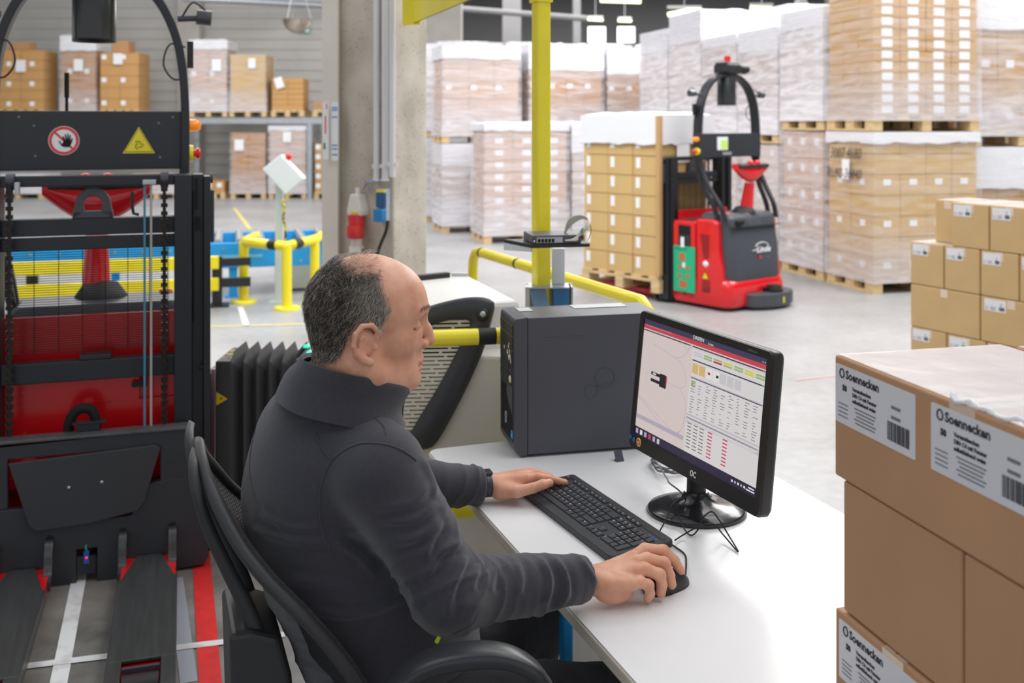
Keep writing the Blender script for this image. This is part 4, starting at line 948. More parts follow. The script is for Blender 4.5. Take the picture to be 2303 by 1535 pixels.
def vm(v): return float(np.interp(v, [0, .065, .115, .125, .137, .15, .29, .302, .46, .487, .785, .797, .93, 1], [0, .045, .08, .09, .10, .115, .195, .205, .33, .345, .655, .667, .93, 1]))
def sr(u0, v0, u1, v1, mi, z=None):   # screen rectangle, 0..1, v downwards
    v0, v1 = vm(v0), vm(v1)
    zz_ = -.0046 + lay[0] * .00012 if z is None else z
    x0, x1 = -sw / 2 + u0 * sw, -sw / 2 + u1 * sw; y0, y1 = syc + sh / 2 - v0 * sh, syc + sh / 2 - v1 * sh
    scr.add([(x0, y1, zz_), (x1, y1, zz_), (x1, y0, zz_), (x0, y0, zz_)], [(0, 1, 2, 3)], mi)
sr(0, 0, 1, 1, 0); lay[0] = 1
sr(0, 0, 1, .065, 1); sr(0, .065, 1, .115, 2); sr(0, .93, 1, 1, 14); sr(0, .875, .43, .893, 4)
sr(.0, .125, .43, .137, 1); sr(.44, .125, 1, .137, 1)
sr(.44, .15, 1, .29, 3); sr(.45, .29, 1, .302, 1); sr(.45, .302, 1, .46, 3); sr(.45, .462, 1, .475, 4); sr(.45, .475, 1, .487, 1); sr(.44, .487, 1, .795, 3); sr(.44, .80, 1, .812, 4); sr(.44, .815, 1, .827, 1) if False else None
sr(.44, .76, 1, .772, 4); sr(.44, .785, 1, .797, 1); sr(.44, .797, 1, .93, 3)
# rescale lower table to the photo proportions
lay[0] = 2
rs = random.Random(5)
for i in range(7):
    u = .46 + i * .078
    sr(u, .175, u + .066, .2, [13, 5, 5, 6, 5, 6, 5][i]); sr(u, .21, u + .066, .235, [13, 5, 7, 5, 5, 6, 5][i])
for i in range(7): u = .455 + i * .055; sr(u, .325, u + .048, .425, [11, 11, 10, 10, 13, 13, 13][i])
for i in range(10): sr(.0 + .018 + i * .024, .073, .018 + i * .024 + .018, .079, 4)
for r_ in range(13):
    v = .505 + r_ * .0195
    for cc in range(9):
        if rs.random() < .8:
            u = .455 + cc * .059 + rs.uniform(0, .006); sr(u, v, u + rs.uniform(.012, .036), v + .004, 8)
for i in range(2): sr(.455, .503 + i * .026, .492, .524 + i * .026, 5)
for r_ in range(8):
    v = .812 + r_ * .0135
    for cc in (0, 1, 2):
        u = .455 + cc * .05; sr(u, v, u + .034, v + .0035, 8)
    for cc in (0, 1): sr(.62 + cc * .115, v, .655 + cc * .115, v + .0045, 7)
# route map lines
def sline(P, w_=.0010, mi=9):
    P = [Vector((-sw / 2 + u * sw, syc + sh / 2 - vm(v) * sh, -.00435)) for u, v in P]
    Q = spline(P, 6)
    L0, L1 = [], []
    for i in range(len(Q)):
        a = Q[max(0, i - 1)]; b = Q[min(len(Q) - 1, i + 1)]; n_ = Vector((-(b - a).y, (b - a).x, 0)).normalized() * w_ / 2
        L0.append(Q[i] + n_); L1.append(Q[i] - n_)
    scr.strip(L0, L1, mi)
sline([(.1, .28), (.2, .31), (.3, .34), (.36, .31), (.4, .23), (.42, .14)]); sline([(.3, .34), (.36, .37), (.4, .46), (.41, .56), (.36, .60), (.28, .595), (.2, .575), (.1, .54)])
sline([(.36, .60), (.41, .66), (.43, .74), (.42, .83), (.38, .875), (.3, .87), (.15, .83), (.0, .79)]); sline([(.0, .80), (.15, .845), (.3, .89), (.4, .86), (.43, .78)]); sline([(.37, .14), (.4, .2), (.43, .14)])
lay[0] = 3
sr(.185, .55, .245, .655, 12); sr(.105, .56, .19, .585, 12); sr(.105, .615, .19, .64, 12); sr(.12, .566, .15, .58, 10); sr(.24, .56, .25, .645, 2)
for i in range(6): sr(.01 + i * .04, .945, .032 + i * .04, .985, [4, 10, 4, 2, 4, 13][i])
for i in range(5): sr(.82 + i * .022, .955, .832 + i * .022, .972, 4 if i % 2 else 10)
sr(.94, .945, .98, .955, 10); sr(.925, .965, .985, .975, 10)
for u in (.965, .98, .992): sr(u, .04, u + .006, .05, 10)
for u, v in ((.425, .128), (.985, .128), (.985, .293), (.985, .478), (.985, .788)): sr(u - .008, v, u - .004, v + .006, 10); sr(u + .001, v, u + .005, v + .006, 10)
for u, v in ((.51, .34), (.575, .34)): sr(u + .07, v + .02, u + .09, v + .045, 7 if u < .55 else 12)
scr.build('screen', ems, t)
def on_screen(u, v, off=.0): return Mm @ Vector((-sw / 2 + u * sw, syc + sh / 2 - v * sh, off))
xw, yw = xu, yu
text('screen_lettering', 'DRI/EN', .0125, E_wh, t, frame(on_screen(.44, .036, -.004), xw, yw), .0001, sx=1.15)
text('screen_lettering', 'by Linde', .006, E_wh, t, frame(on_screen(.565, .04, -.004), xw, yw), .0001)
text('lettering', 'OC', .019, M_white, t, frame(Mm @ Vector((.012, -MH / 2 + .012, .0008)), xw, yw), .0003, bold=.0006, sx=.85)
text('lettering', 'e2450Swda', .0075, M_greyink, t, frame(Mm @ Vector((MW / 2 - .085, MH / 2 - .014, .0006)), xw, yw), .0001)
g = MB(); g.T = Mm @ Matrix.Translation((-MW / 2 + .050, -MH / 2 + .022, .0003)); g.lathe((0, 0, 0), [(.011, 0), (.011, .0006), (.001, .0007)], 18, 0); g.lathe((0, 0, 0), [(.0075, 0), (.0075, .001), (.001, .0011)], 18, 1); g.bx(-.004, .004, -.002, .002, .001, .0014, 2); g.build('test_sticker', [M_yel, M_red, M_white], t)
g = MB(); g.T = Mm; g.bx(-MW / 2 + .004, -MW / 2 + .014, -MH / 2 + .02, -MH / 2 + .03, 0, .0006); g.lathe((-MW / 2 + .025, -MH / 2 + .022, 0), [(.006, 0), (.006, .0006), (.001, .0007)], 14); g.build('blue_sticker', mat('sticker_blue2', srgb(20, 110, 180), .4), t)
# stand: oval foot, neck
bk_ = -zu; bh = Vector((bk_.x, bk_.y, 0)).normalized()
g = MB(); c = Vector((base.x, base.y, DZ)); rings = []
for rr, z in ((.113, .0), (.118, .004), (.112, .012), (.085, .018), (.055, .022), (.036, .032), (.028, .05)):
    rings.append([c + Vector((rr * math.cos(2 * math.pi * k / 40), rr * .92 * math.sin(2 * math.pi * k / 40), z)) for k in range(40)])
g.loft(rings, cap=True); g.build('stand_foot', mat('stand_gloss', srgb(34, 35, 38), .22, coat=.3), t)
g = MB(); top_ = ctr - yu * (MH * .22) + bk_ * .055
g.tube([c + Vector((0, 0, .03)), c + Vector((0, 0, .10)), Vector((top_.x, top_.y, DZ + .16)), top_], [.024, .022, .024, .03], 16); g.build('stand_neck', mat('neck_plastic', srgb(30, 31, 33), .4), t)
g = MB(); g.T = Mm; g.bx(-.09, .09, -.10, .08, -.075, -.04); g.build('back_bulge', M_mon, t, .012)

# ---- keyboard
kz = DZ
K_rl = at_h(1290, 1069, kz + .02); K_rr = at_h(1517, 1219, kz + .02)
kx = (K_rr - K_rl); kx.z = 0; KW = kx.length; kx.normalize(); ky = Vector((-kx.y, kx.x, 0))      # away from the user
kdir = ky if ky.x > 0 else -ky
KD = .158
org = K_rl - kdir * KD; org.z = 0
t = empty('keyboard', (org.x, org.y, kz), math.atan2(kx.y, kx.x), 'black full-size computer keyboard under the man\'s hands', 'keyboard')
tilt = .055
Rt = Matrix.Translation((0, 0, .006)) @ Matrix.Rotation(tilt, 4, 'X')
M_kb = mat('keyboard_body', srgb(44, 46, 52), .5); M_key = mat('key_plastic', srgb(52, 54, 60), .42)
sgn = 1 if (Matrix.Rotation(math.atan2(kx.y, kx.x), 3, 'Z') @ Vector((0, 1, 0))).dot(kdir) > 0 else -1
g = MB(); g.T = Rt; P = rrect(KW, KD, .010); 
rg = []
for k_, z in ((.995, -.004), (1, 0), (1, .008), (.99, .0105)): rg.append([Vector((KW / 2 + x * k_, KD / 2 + y * k_, z)) for x, y in P])
g.loft(rg, smooth=False); g.build('body', M_kb, t)
g = MB(); g.T = Rt; g.bx(.012, KW - .012, KD - .0225, KD - .014, .0100, .0115); g.build('ridge', M_black, t, .0006)
U_ = (KW - .026) / 22.6; pit = U_
y0 = .024
rows = []
def key(x, r_, w_=1, h_=1, rowgap=0, ch='', top=False):
    X = .013 + x * pit; Y = y0 + r_ * pit * .98 + rowgap
    return (X + pit * .04, Y + pit * .04, pit * w_ * 1.0 - pit * .08, pit * .98 * h_ - pit * .08, ch)
keys = []
x = 0
for w_, ch in ((1.25, 'Strg'), (1.25, ''), (1.25, 'Alt'), (6.25, ''), (1.25, 'AltGr'), (1.25, ''), (1.25, ''), (1.25, 'Strg')): keys.append(key(x, 0, w_, ch=ch)); x += w_
x = 0
for w_, ch in [(1.25, ''), (1, '<')] + [(1, c) for c in 'YXCVBNM,.-'] + [(2.75, '')]: keys.append(key(x, 1, w_, ch=ch)); x += w_
x = 0
for w_, ch in [(1.75, '')] + [(1, c) for c in 'ASDFGHJKLÖÄ#'] + [(1.25, '')]: keys.append(key(x, 2, w_, ch=ch)); x += w_
x = 0
for w_, ch in [(1.5, '')] + [(1, c) for c in 'QWERTZUIOPÜ+'] + [(1.5, '')]: keys.append(key(x, 3, w_, ch=ch)); x += w_
x = 0
for w_, ch in [(1, c) for c in '^1234567890ß´'] + [(2, '')]: keys.append(key(x, 4, w_, ch=ch)); x += w_
for x0, n_ in ((0, 1), (2, 4), (6.5, 4), (11, 4)):
    for i in range(n_): keys.append(key(x0 + i, 5.35, 1, .72, ch='F'))
for i in range(3): keys.append(key(15.3 + i, 5.35, 1, .72, ch='..'))
for r_ in (3, 4):
    for i in range(3): keys.append(key(15.3 + i, r_, ch='..'))
for i in range(3): keys.append(key(15.3 + i, 0, ch='<'))
keys.append(key(16.3, 1, ch='^'))
for r_, L in ((4, '//*-'), (3, '789'), (2, '456'), (1, '123')):
    for i, ch in enumerate(L): keys.append(key(18.6 + i, r_, ch=ch))
keys.append(key(21.6, 2, 1, 2, ch='+')); keys.append(key(21.6, 0, 1, 2, ch='')); keys.append(key(18.6, 0, 2, ch='0')); keys.append(key(20.6, 0, ch=','))
kk = 0
letters = MB(); letters.T = Rt
for (X, Y, w_, h_, ch) in keys:
    g = MB(); g.T = Rt; b0 = [Vector((X, Y, .0085)), Vector((X + w_, Y, .0085)), Vector((X + w_, Y + h_, .0085)), Vector((X, Y + h_, .0085))]
    i_ = .0016; b1 = [Vector((X + i_, Y + i_, .0135)), Vector((X + w_ - i_, Y + i_, .0135)), Vector((X + w_ - i_, Y + h_ - i_ * .6, .0140)), Vector((X + i_, Y + h_ - i_ * .6, .0140))]
    g.loft([b0, b1], smooth=False); ko = g.build('key', M_key, t)
    kk += 1
    if kk > 98: ko['kind'] = 'stuff' if False else 'thing'; del ko['kind']
    cs = {'Strg': 3, 'Alt': 2, 'AltGr': 3, '..': 3, 'F': 2}.get(ch, 1 if ch else 0)
    for q in range(cs):
        letters.add([(X + .003 + q * .0018, Y + h_ - .0062, .0143), (X + .0043 + q * .0018, Y + h_ - .0062, .0143), (X + .0043 + q * .0018, Y + h_ - .0034, .0143), (X + .003 + q * .0018, Y + h_ - .0034, .0143)], [(0, 1, 2, 3)])
lm = bpy.data.materials.new('key_letters'); lm.use_nodes = True; lm.node_tree.nodes['Principled BSDF'].inputs['Base Color'].default_value = srgb(225, 228, 235)
fnt = []
for (X, Y, w_, h_, ch) in keys:
    if ch and ch not in ('..', 'F', 'Strg', 'Alt', 'AltGr'): fnt.append((X, Y, h_, ch))
def letter_mesh():
    L = MB(); L.T = Rt
    c = bpy.data.curves.new('t', 'FONT'); c.size = .0058; c.resolution_u = 1; c.offset = .00012
    o = bpy.data.objects.new('t', c); COL.objects.link(o)
    for X, Y, h_, ch in fnt:
        c.body = ch; dg = bpy.context.evaluated_depsgraph_get(); dg.update(); me = bpy.data.meshes.new_from_object(o.evaluated_get(dg))
        L.add([(X + .0032 + v.co.x, Y + h_ - .0072 + v.co.y, .0144) for v in me.vertices], [tuple(p.vertices) for p in me.polygons]); bpy.data.meshes.remove(me)
    for (X, Y, w_, h_, ch) in keys:
        n_ = {'Strg': 3, 'Alt': 2, 'AltGr': 3, '..': 3, 'F': 2}.get(ch, 0)
        for q in range(n_):
            L.add([(X + .003 + q * .0022, Y + h_ - .0062, .0144), (X + .0044 + q * .0022, Y + h_ - .0062, .0144), (X + .0044 + q * .0022, Y + h_ - .0036, .0144), (X + .003 + q * .0022, Y + h_ - .0036, .0144)], [(0, 1, 2, 3)])
    bpy.data.objects.remove(o); bpy.data.curves.remove(c); return L
letter_mesh().build('key_lettering', lm, t)['kind'] = 'stuff'
text('lettering', 'FUJITSU', .0088, M_white, t, Rt @ frame((KW - .052, KD - .046, .0108), (1, 0, 0), (0, 1, 0)), .0001, bold=.0001)
g = MB(); g.T = Rt
for i in range(3): g.bx(KW - .05 + i * .012, KW - .044 + i * .012, KD - .032, KD - .031, .0105, .0109)
g.build('status_light', mat('led_blue', srgb(60, 80, 235), .4, emit=1.2), t)
g = MB()
for x in (.03, KW - .04): g.bx(x, x + .02, KD - .03, KD - .022, 0, .014)
g.bx(.03, .06, .01, .018, 0, .004); g.bx(KW - .06, KW - .03, .01, .018, 0, .004); g.build('foot', M_black, t)
def kpt(u, v, z=.015): return Vector((org.x, org.y, kz)) + kx * u + kdir * v + Vector((0, 0, z))

# ---- mouse
mp = at_h(1498, 1297, DZ + .02); mp.z = 0
mdir = Vector((.80, .60, 0)).normalized()
t = empty('computer_mouse', (mp.x, mp.y, DZ), math.atan2(mdir.y, mdir.x), 'black computer mouse held under the man\'s right hand', 'mouse')
g = MB(); rings = []
for i in range(13):
    u = -1 + 2 * i / 12; L = .056; sl = math.sqrt(max(0.02, 1 - abs(u) ** 3)); hgt = (.034 - .010 * u - .006 * u * u) * sl + .002; wv = .031 * sl * (1 - .08 * u)
    rings.append([Vector((u * L, wv * math.cos(math.pi * (k / 12)) * (1 if 1 else 0), .001 + hgt * math.sin(math.pi * k / 12) ** .8)) for k in range(13)])
g.loft(rings, cap=True); g.build('shell', mat('mouse_plastic', srgb(34, 36, 41), .4), t)
g = MB(); g.cyl((.03, -.004, .029), (.03, .004, .029), .008, 12); g.build('scroll_wheel', M_rubber, t)
mf = Vector((mp.x, mp.y, DZ)) + mdir * .055
# ---- cables on the desk
def cable(pts, r, label, m=M_rubber, n=8):
    g = MB(); g.tube(spline(pts, n), r, 7); return tag(g.build('cable', m), label, 'cable')
def dp(x, y, z=.003): return at_h(x, y, DZ + z)
cable([mf + Vector((0, 0, .010)), dp(1543, 1265), dp(1540, 1246), dp(1520, 1230), dp(1507, 1222, .004)], .0018, 'black mouse cable curling to the end of the keyboard')
cable([dp(1485, 1192, .012), dp(1500, 1163, .02), dp(1512, 1135, .035), px(1530, 1122, 2.45), px(1565, 1118, 2.46), px(1600, 1115, 2.5)], .0017, 'black cable rising from the keyboard to the monitor neck')
cable([dp(1518, 1214, .006), dp(1540, 1200, .008), dp(1572, 1183, .03), dp(1605, 1178, .03), dp(1625, 1200, .012), dp(1660, 1240, .003), dp(1640, 1205, .015), dp(1615, 1165, .05), dp(1600, 1150, .06), dp(1580, 1165, .045), dp(1570, 1190, .012), dp(1555, 1203, .003), dp(1540, 1190, .006), dp(1525, 1155, .02), dp(1515, 1135, .035)], .0017, 'looped black cable on the desk right of the keyboard')
M_cg = mat('cable_grey2', srgb(120, 120, 124), .5)
t = empty('cable_coil', (0, 0, 0), 0, 'grey cable coiled on the desk under the left side of the monitor', 'cable')
cc = at_h(1503, 1052, DZ)
g = MB(); pts = []
for i in range(70):
    a = i * .32; rr = .036 + .003 * math.sin(i * 1.7); pts.append(Vector((cc.x + rr * 1.15 * math.cos(a), cc.y + rr * 1.9 * math.sin(a), DZ + .005 + i * .0003)))
g.tube(pts, .0027, 7); g.build('coil', M_cg, t)
g = MB(); g.tube(spline([pts[-1], at_h(1500, 1075, DZ + .03), px(1505, 1085, 2.5), px(1530, 1105, 2.48), px(1545, 1128, 2.46), dp(1540, 1150, .02)], 6), .002, 7); g.build('cable_end', M_cg, t)

# ================================================================ cartons in the right foreground
M_cf = mat('carton_kraft', srgb(188, 144, 108), .72, var=.07, scale=5, stretch=(1, 1, .6))
M_cf2 = mat('carton_kraft_tan', srgb(196, 164, 116), .72, var=.05, scale=5)
M_tape = mat('clear_tape', srgb(222, 200, 180), .15, spec=.6)
M_gap = mat('carton_edge', srgb(140, 98, 66), .8)
def print_blocks(t, x0, z0, w_, hh, k):
    for n_, cx_, cz_, dz, bw, bh in ((5, .40, .36, .06, .28, .022), (4, .11, .34, .07, .13, .02), (2, .78, .66, .16, .11, .05)):
        for r_ in range(n_):
            g = MB(); g.box((x0 + w_ * cx_, -.0011, z0 + hh * (cz_ - r_ * dz)), (w_ * (bw - .03 * (r_ % 3 if n_ == 5 else 0)), .0003, bh * k)); g.build('small_print', M_greyink, t)
M_film = mat('top_film', srgb(240, 238, 242), .22, alpha=.42, spec=.6, bump=.3, bscale=9)  # film whose whitish colour also paints the glancing sheen on carton tops
def carton(loc, rz, lx, ly, h, label, m=M_cf, lab=None, group=None, logo='G', top_tape=True, small=False, jit=0, film=False):
    """local x runs along the labelled face, local -y is the outward normal of that face"""
    t = empty('carton', loc, rz, label, 'carton', group)
    g = MB(); g.bx(0, lx, 0, ly, 0, h); g.build('box', m, t, .0035 if not small else .006, 2)
    if top_tape:
        g = MB(); g.bx(lx * .5 - .025, lx * .5 + .025, 0.002, ly, h, h + .0006); g.bx(lx * .5 - .025, lx * .5 + .025, -.0006, 0, h - .05, h); g.build('tape', M_tape, t)
        g = MB(); g.bx(lx * .5 - .001, lx * .5 + .001, 0.004, ly - .004, h + .0005, h + .0012); g.build('flap_seam', M_gap, t)
    if film: g = MB(); g.bx(.004, lx - .004, .004, ly - .004, h + .0014, h + .0018); g.build('top_film', M_film, t)
    if lab:
        x0, z0, w_, hh = lab
        g = MB(); P = [(x0 + w_ / 2 + a, z0 + hh / 2 + b) for a, b in rrect(w_, hh, .003)]
        g.prism(P, lambda u, v, q: Vector((u, q, v)), -.0009, 0); g.build('label_sheet', mat('label_white', srgb(222, 222, 228), .45), t)
        fr = lambda x, z: frame((x0 + w_ * x, -.0011, z0 + hh * z), (1, 0, 0), (0, 0, 1))
        k = hh
        g = MB()
        if not small:
            text('lettering', 'Soennecken', .20 * k, M_ink, t, fr(.145, .80), .0001, bold=.0006)
            g.tube([Vector((x0 + w_ * .095 + .065 * k * math.cos(a * .35), -.001, z0 + hh * .865 + .075 * k * math.sin(a * .35))) for a in range(18)], .0012, 5, closed=True); g.build('emblem', M_ink, t)
            text('lettering', '50', .13 * k, M_ink, t, fr(.10, .58), .0001, bold=.0008)
            for q, (l, s_) in enumerate((('Versandtaschen', .085), ('DIN C4 mit Fenster', .085), ('selbstklebend weiss', .085))): text('lettering', l, s_ * k, M_ink, t, fr(.235, .64 - q * .10), .0001, bold=.0004)
        print_blocks(t, x0, z0, w_, hh, k)
        g = MB(); rs = random.Random(11); x = x0 + w_ * .68
        while x < x0 + w_ * .94:
            b = rs.choice((.004, .007, .012)) * (w_ / .9); g.bx(x, x + b, -.0012, -.0009, z0 + hh * .12, z0 + hh * .42); x += b + rs.choice((.004, .007)) * (w_ / .9)
        g.build('barcode', M_ink, t)
    return t
# pile corner: far left end of the labelled faces
FD = 1.62; FC = px(1877, 797, FD); ztopc = FC.z; FC.z = 0
fd = -U.copy()                      # faces run towards the camera
fd = (Matrix.Rotation(R(-1), 3, 'Z') @ fd); frz = math.atan2(fd.y, fd.x)
inn_ = Vector((-fd.y, fd.x, 0)); 
if inn_.x < 0: inn_ = -inn_
# heights from the photo: rows 797-1068, 1090-1372, 1385-
hA = ztopc - px(0, 1066, FD).z; hB = px(0, 1078, FD).z - px(0, 1366, FD).z
sgnf = 1 if (Matrix.Rotation(frz, 3, 'Z') @ Vector((0, 1, 0))).dot(inn_) > 0 else -1
zA = ztopc - hA; zB = zA - .003 - hB; lA, lB = .335, .30
def fcart(s0, dn_, z, ln, h, label, lab=None, group=None, dep=.3, tape=True):
    p = FC + fd * s0 + inn_ * dn_; return carton((p.x, p.y, z), frz, ln, dep, h, label, M_cf, lab, group, top_tape=tape, film=(z == zA))
G_ = 'large cartons stacked in the right foreground'
t = fcart(0, 0, zA, .60, hA, 'large labelled carton on top of the foreground stack, nearest the monitor', (.004, hA * .46, .20, hA * .48), G_)
# second label on the same carton
def face_label(t, x0, z0, w_, hh):
    g = MB(); P = [(x0 + w_ / 2 + a, z0 + hh / 2 + b) for a, b in rrect(w_, hh, .003)]
    g.prism(P, lambda u, v, q: Vector((u, q, v)), -.0009, 0); g.build('label_sheet', MC['label_white'], t)
    k = hh; fr = lambda x, z: frame((x0 + w_ * x, -.0011, z0 + hh * z), (1, 0, 0), (0, 0, 1))
    text('lettering', 'Soennecken', .20 * k, M_ink, t, fr(.145, .80), .0001, bold=.0006); text('lettering', '50', .13 * k, M_ink, t, fr(.10, .58), .0001, bold=.0008)
    for q, l in enumerate(('Versandtaschen', 'DIN C4 mit Fenster', 'selbstklebend weiss')): text('lettering', l, .085 * k, M_ink, t, fr(.235, .64 - q * .10), .0001, bold=.0004)
    print_blocks(t, x0, z0, w_, hh, k)
    g = MB(); g.tube([Vector((x0 + w_ * .095 + .065 * k * math.cos(a * .35), -.001, z0 + hh * .865 + .075 * k * math.sin(a * .35))) for a in range(18)], .0012, 5, closed=True); g.build('emblem', M_ink, t)
    g = MB(); rs = random.Random(11); x = x0 + w_ * .68
    while x < x0 + w_ * .94:
        b = rs.choice((.004, .007, .012)) * (w_ / .9); g.bx(x, x + b, -.0012, -.0009, z0 + hh * .12, z0 + hh * .42); x += b + rs.choice((.004, .007)) * (w_ / .9)
    g.build('barcode', M_ink, t)
face_label(t, .238, hA * .46, .20, hA * .48)
fcart(0.02, .31, zA, .58, hA, 'large carton behind the topmost labelled one, its top seen past a dark gap', None, G_)
fcart(.018, .004, zB, .276, hB, 'plain carton directly below the topmost labelled carton', None, G_, tape=False)
fcart(.018 + .280, .004, zB, .33, hB, 'plain carton beside the right picture edge in the second row', None, G_, tape=False)
fcart(.002, .0, zB - .003 - hA, .30, hA, 'labelled carton in the third row at the bottom picture edge', (.012, hA * .46, .20, hA * .48), G_)
fcart(.31, .0, zB - .003 - hA, .3, hA, 'carton of the third row at the bottom right corner', None, G_, tape=False)
fcart(.03, .312, zB, .56, hB, 'hidden-side carton of the second row, behind the plain ones', None, G_, tape=False)
fcart(.01, .31, zB - .003 - hA, .58, hA, 'far-side carton of the third row in the foreground stack', None, G_, tape=False)
for r_ in range(8):
    z = zB - .003 - hA - (.003 + hB) * (r_ + 1)
    if z < .15: break
    fcart(.01, .31, z, .56, hB, 'far-side carton lower down in the foreground stack, row %s below the picture' % ('one', 'two', 'three', 'four', 'five')[r_], None, G_, tape=False)
    fcart(.01, .004, z, .56, hB, 'carton lower down in the foreground stack, row %s below the picture' % ('one', 'two', 'three', 'four', 'five')[r_], None, G_, tape=False)
zlow = z + .003 + hB
p = FC + fd * .3 + inn_ * .3
t = empty('pallet', (p.x, p.y, 0), frz, 'wooden pallet stand underneath the foreground cartons', 'pallet'); pallet(t, .7, .7)
g = MB(); g.bx(-.3, .28, -.29, .28, .146, zlow - .002); g.build('slip_layer', M_cf, t)
# clear wrap lump on the top edge
p = FC + fd * .27 + inn_ * .004; p.z = ztopc + .003
g = MB(); rs = random.Random(2)
g.tube(spline([p + fd * (i * .018) + Vector((rs.uniform(-.004, .004), 0, rs.uniform(-.003, .006))) for i in range(9)], 4), [.0025 + .002 * math.sin(i) ** 2 for i in range(33)], 8)
tag(g.build('film_scrap', mat('film_gloss', srgb(235, 238, 245), .08, spec=.8, alpha=.6)), 'crumpled clear film lying on the top edge of the foreground carton', 'film')

# ---- middle pile of tan cartons
MC0 = px(2048, 648, 6.45); MC0.z = 0
md = Vector((math.cos(R(-62)), math.sin(R(-62)), 0)); mrz = math.atan2(md.y, md.x); mi_ = Vector((-md.y, md.x, 0))
hM = .258; zM = .146; GM = 'tan cartons in the pile behind the foreground stack'
t = empty('pallet', (MC0.x + .5, MC0.y - .5, 0), mrz, 'wooden pallet under the middle pile of tan cartons', 'pallet'); pallet(t, 1.7, .9) 
t.location = MC0 + md * .85 + mi_ * .47
def mcart(s, row, ln, lab, label, dn_=0, dep=.42, z=None):
    p = MC0 + md * s + mi_ * dn_; carton((p.x, p.y, zM + row * (hM + .003)), mrz, ln - .008, dep, hM, label, M_cf2, (ln * .06, hM * .70, ln * .46 if ln < .3 else .14, hM * .26) if lab else None, GM, small=True, film=row > 1)
ordn = ('first', 'second', 'third', 'fourth', 'fifth', 'sixth')
for i in range(5): mcart(i * .27, 0, .27, 1, 'labelled carton in the bottom row of the middle pile, %s from its left end' % ordn[i])
mcart(0, 1, .50, 0, 'long blank carton at the left end of the second row in the middle pile'); mcart(.50, 1, .40, 1, 'labelled carton right of the long blank one in the middle pile'); mcart(.90, 1, .40, 1, 'last labelled carton of the second row in the middle pile')
for i in range(5): mcart(i * .25, 2, .25, 1, 'labelled carton in the third row of the middle pile, %s from its left end' % ordn[i])
for i in range(4): mcart(.30 + i * .26, 3, .26, 1, 'labelled carton in the top row of the middle pile, %s from the left' % ordn[i])
p = MC0 + md * .12 + mi_ * .43; mcart(.08, 2, .5, 0, 'blank carton in the back row under the lighter one of the middle pile', .43); mcart(.10, 3, .19, 0, 'lighter blank carton set back at the left of the top row in the middle pile', .1, .3)
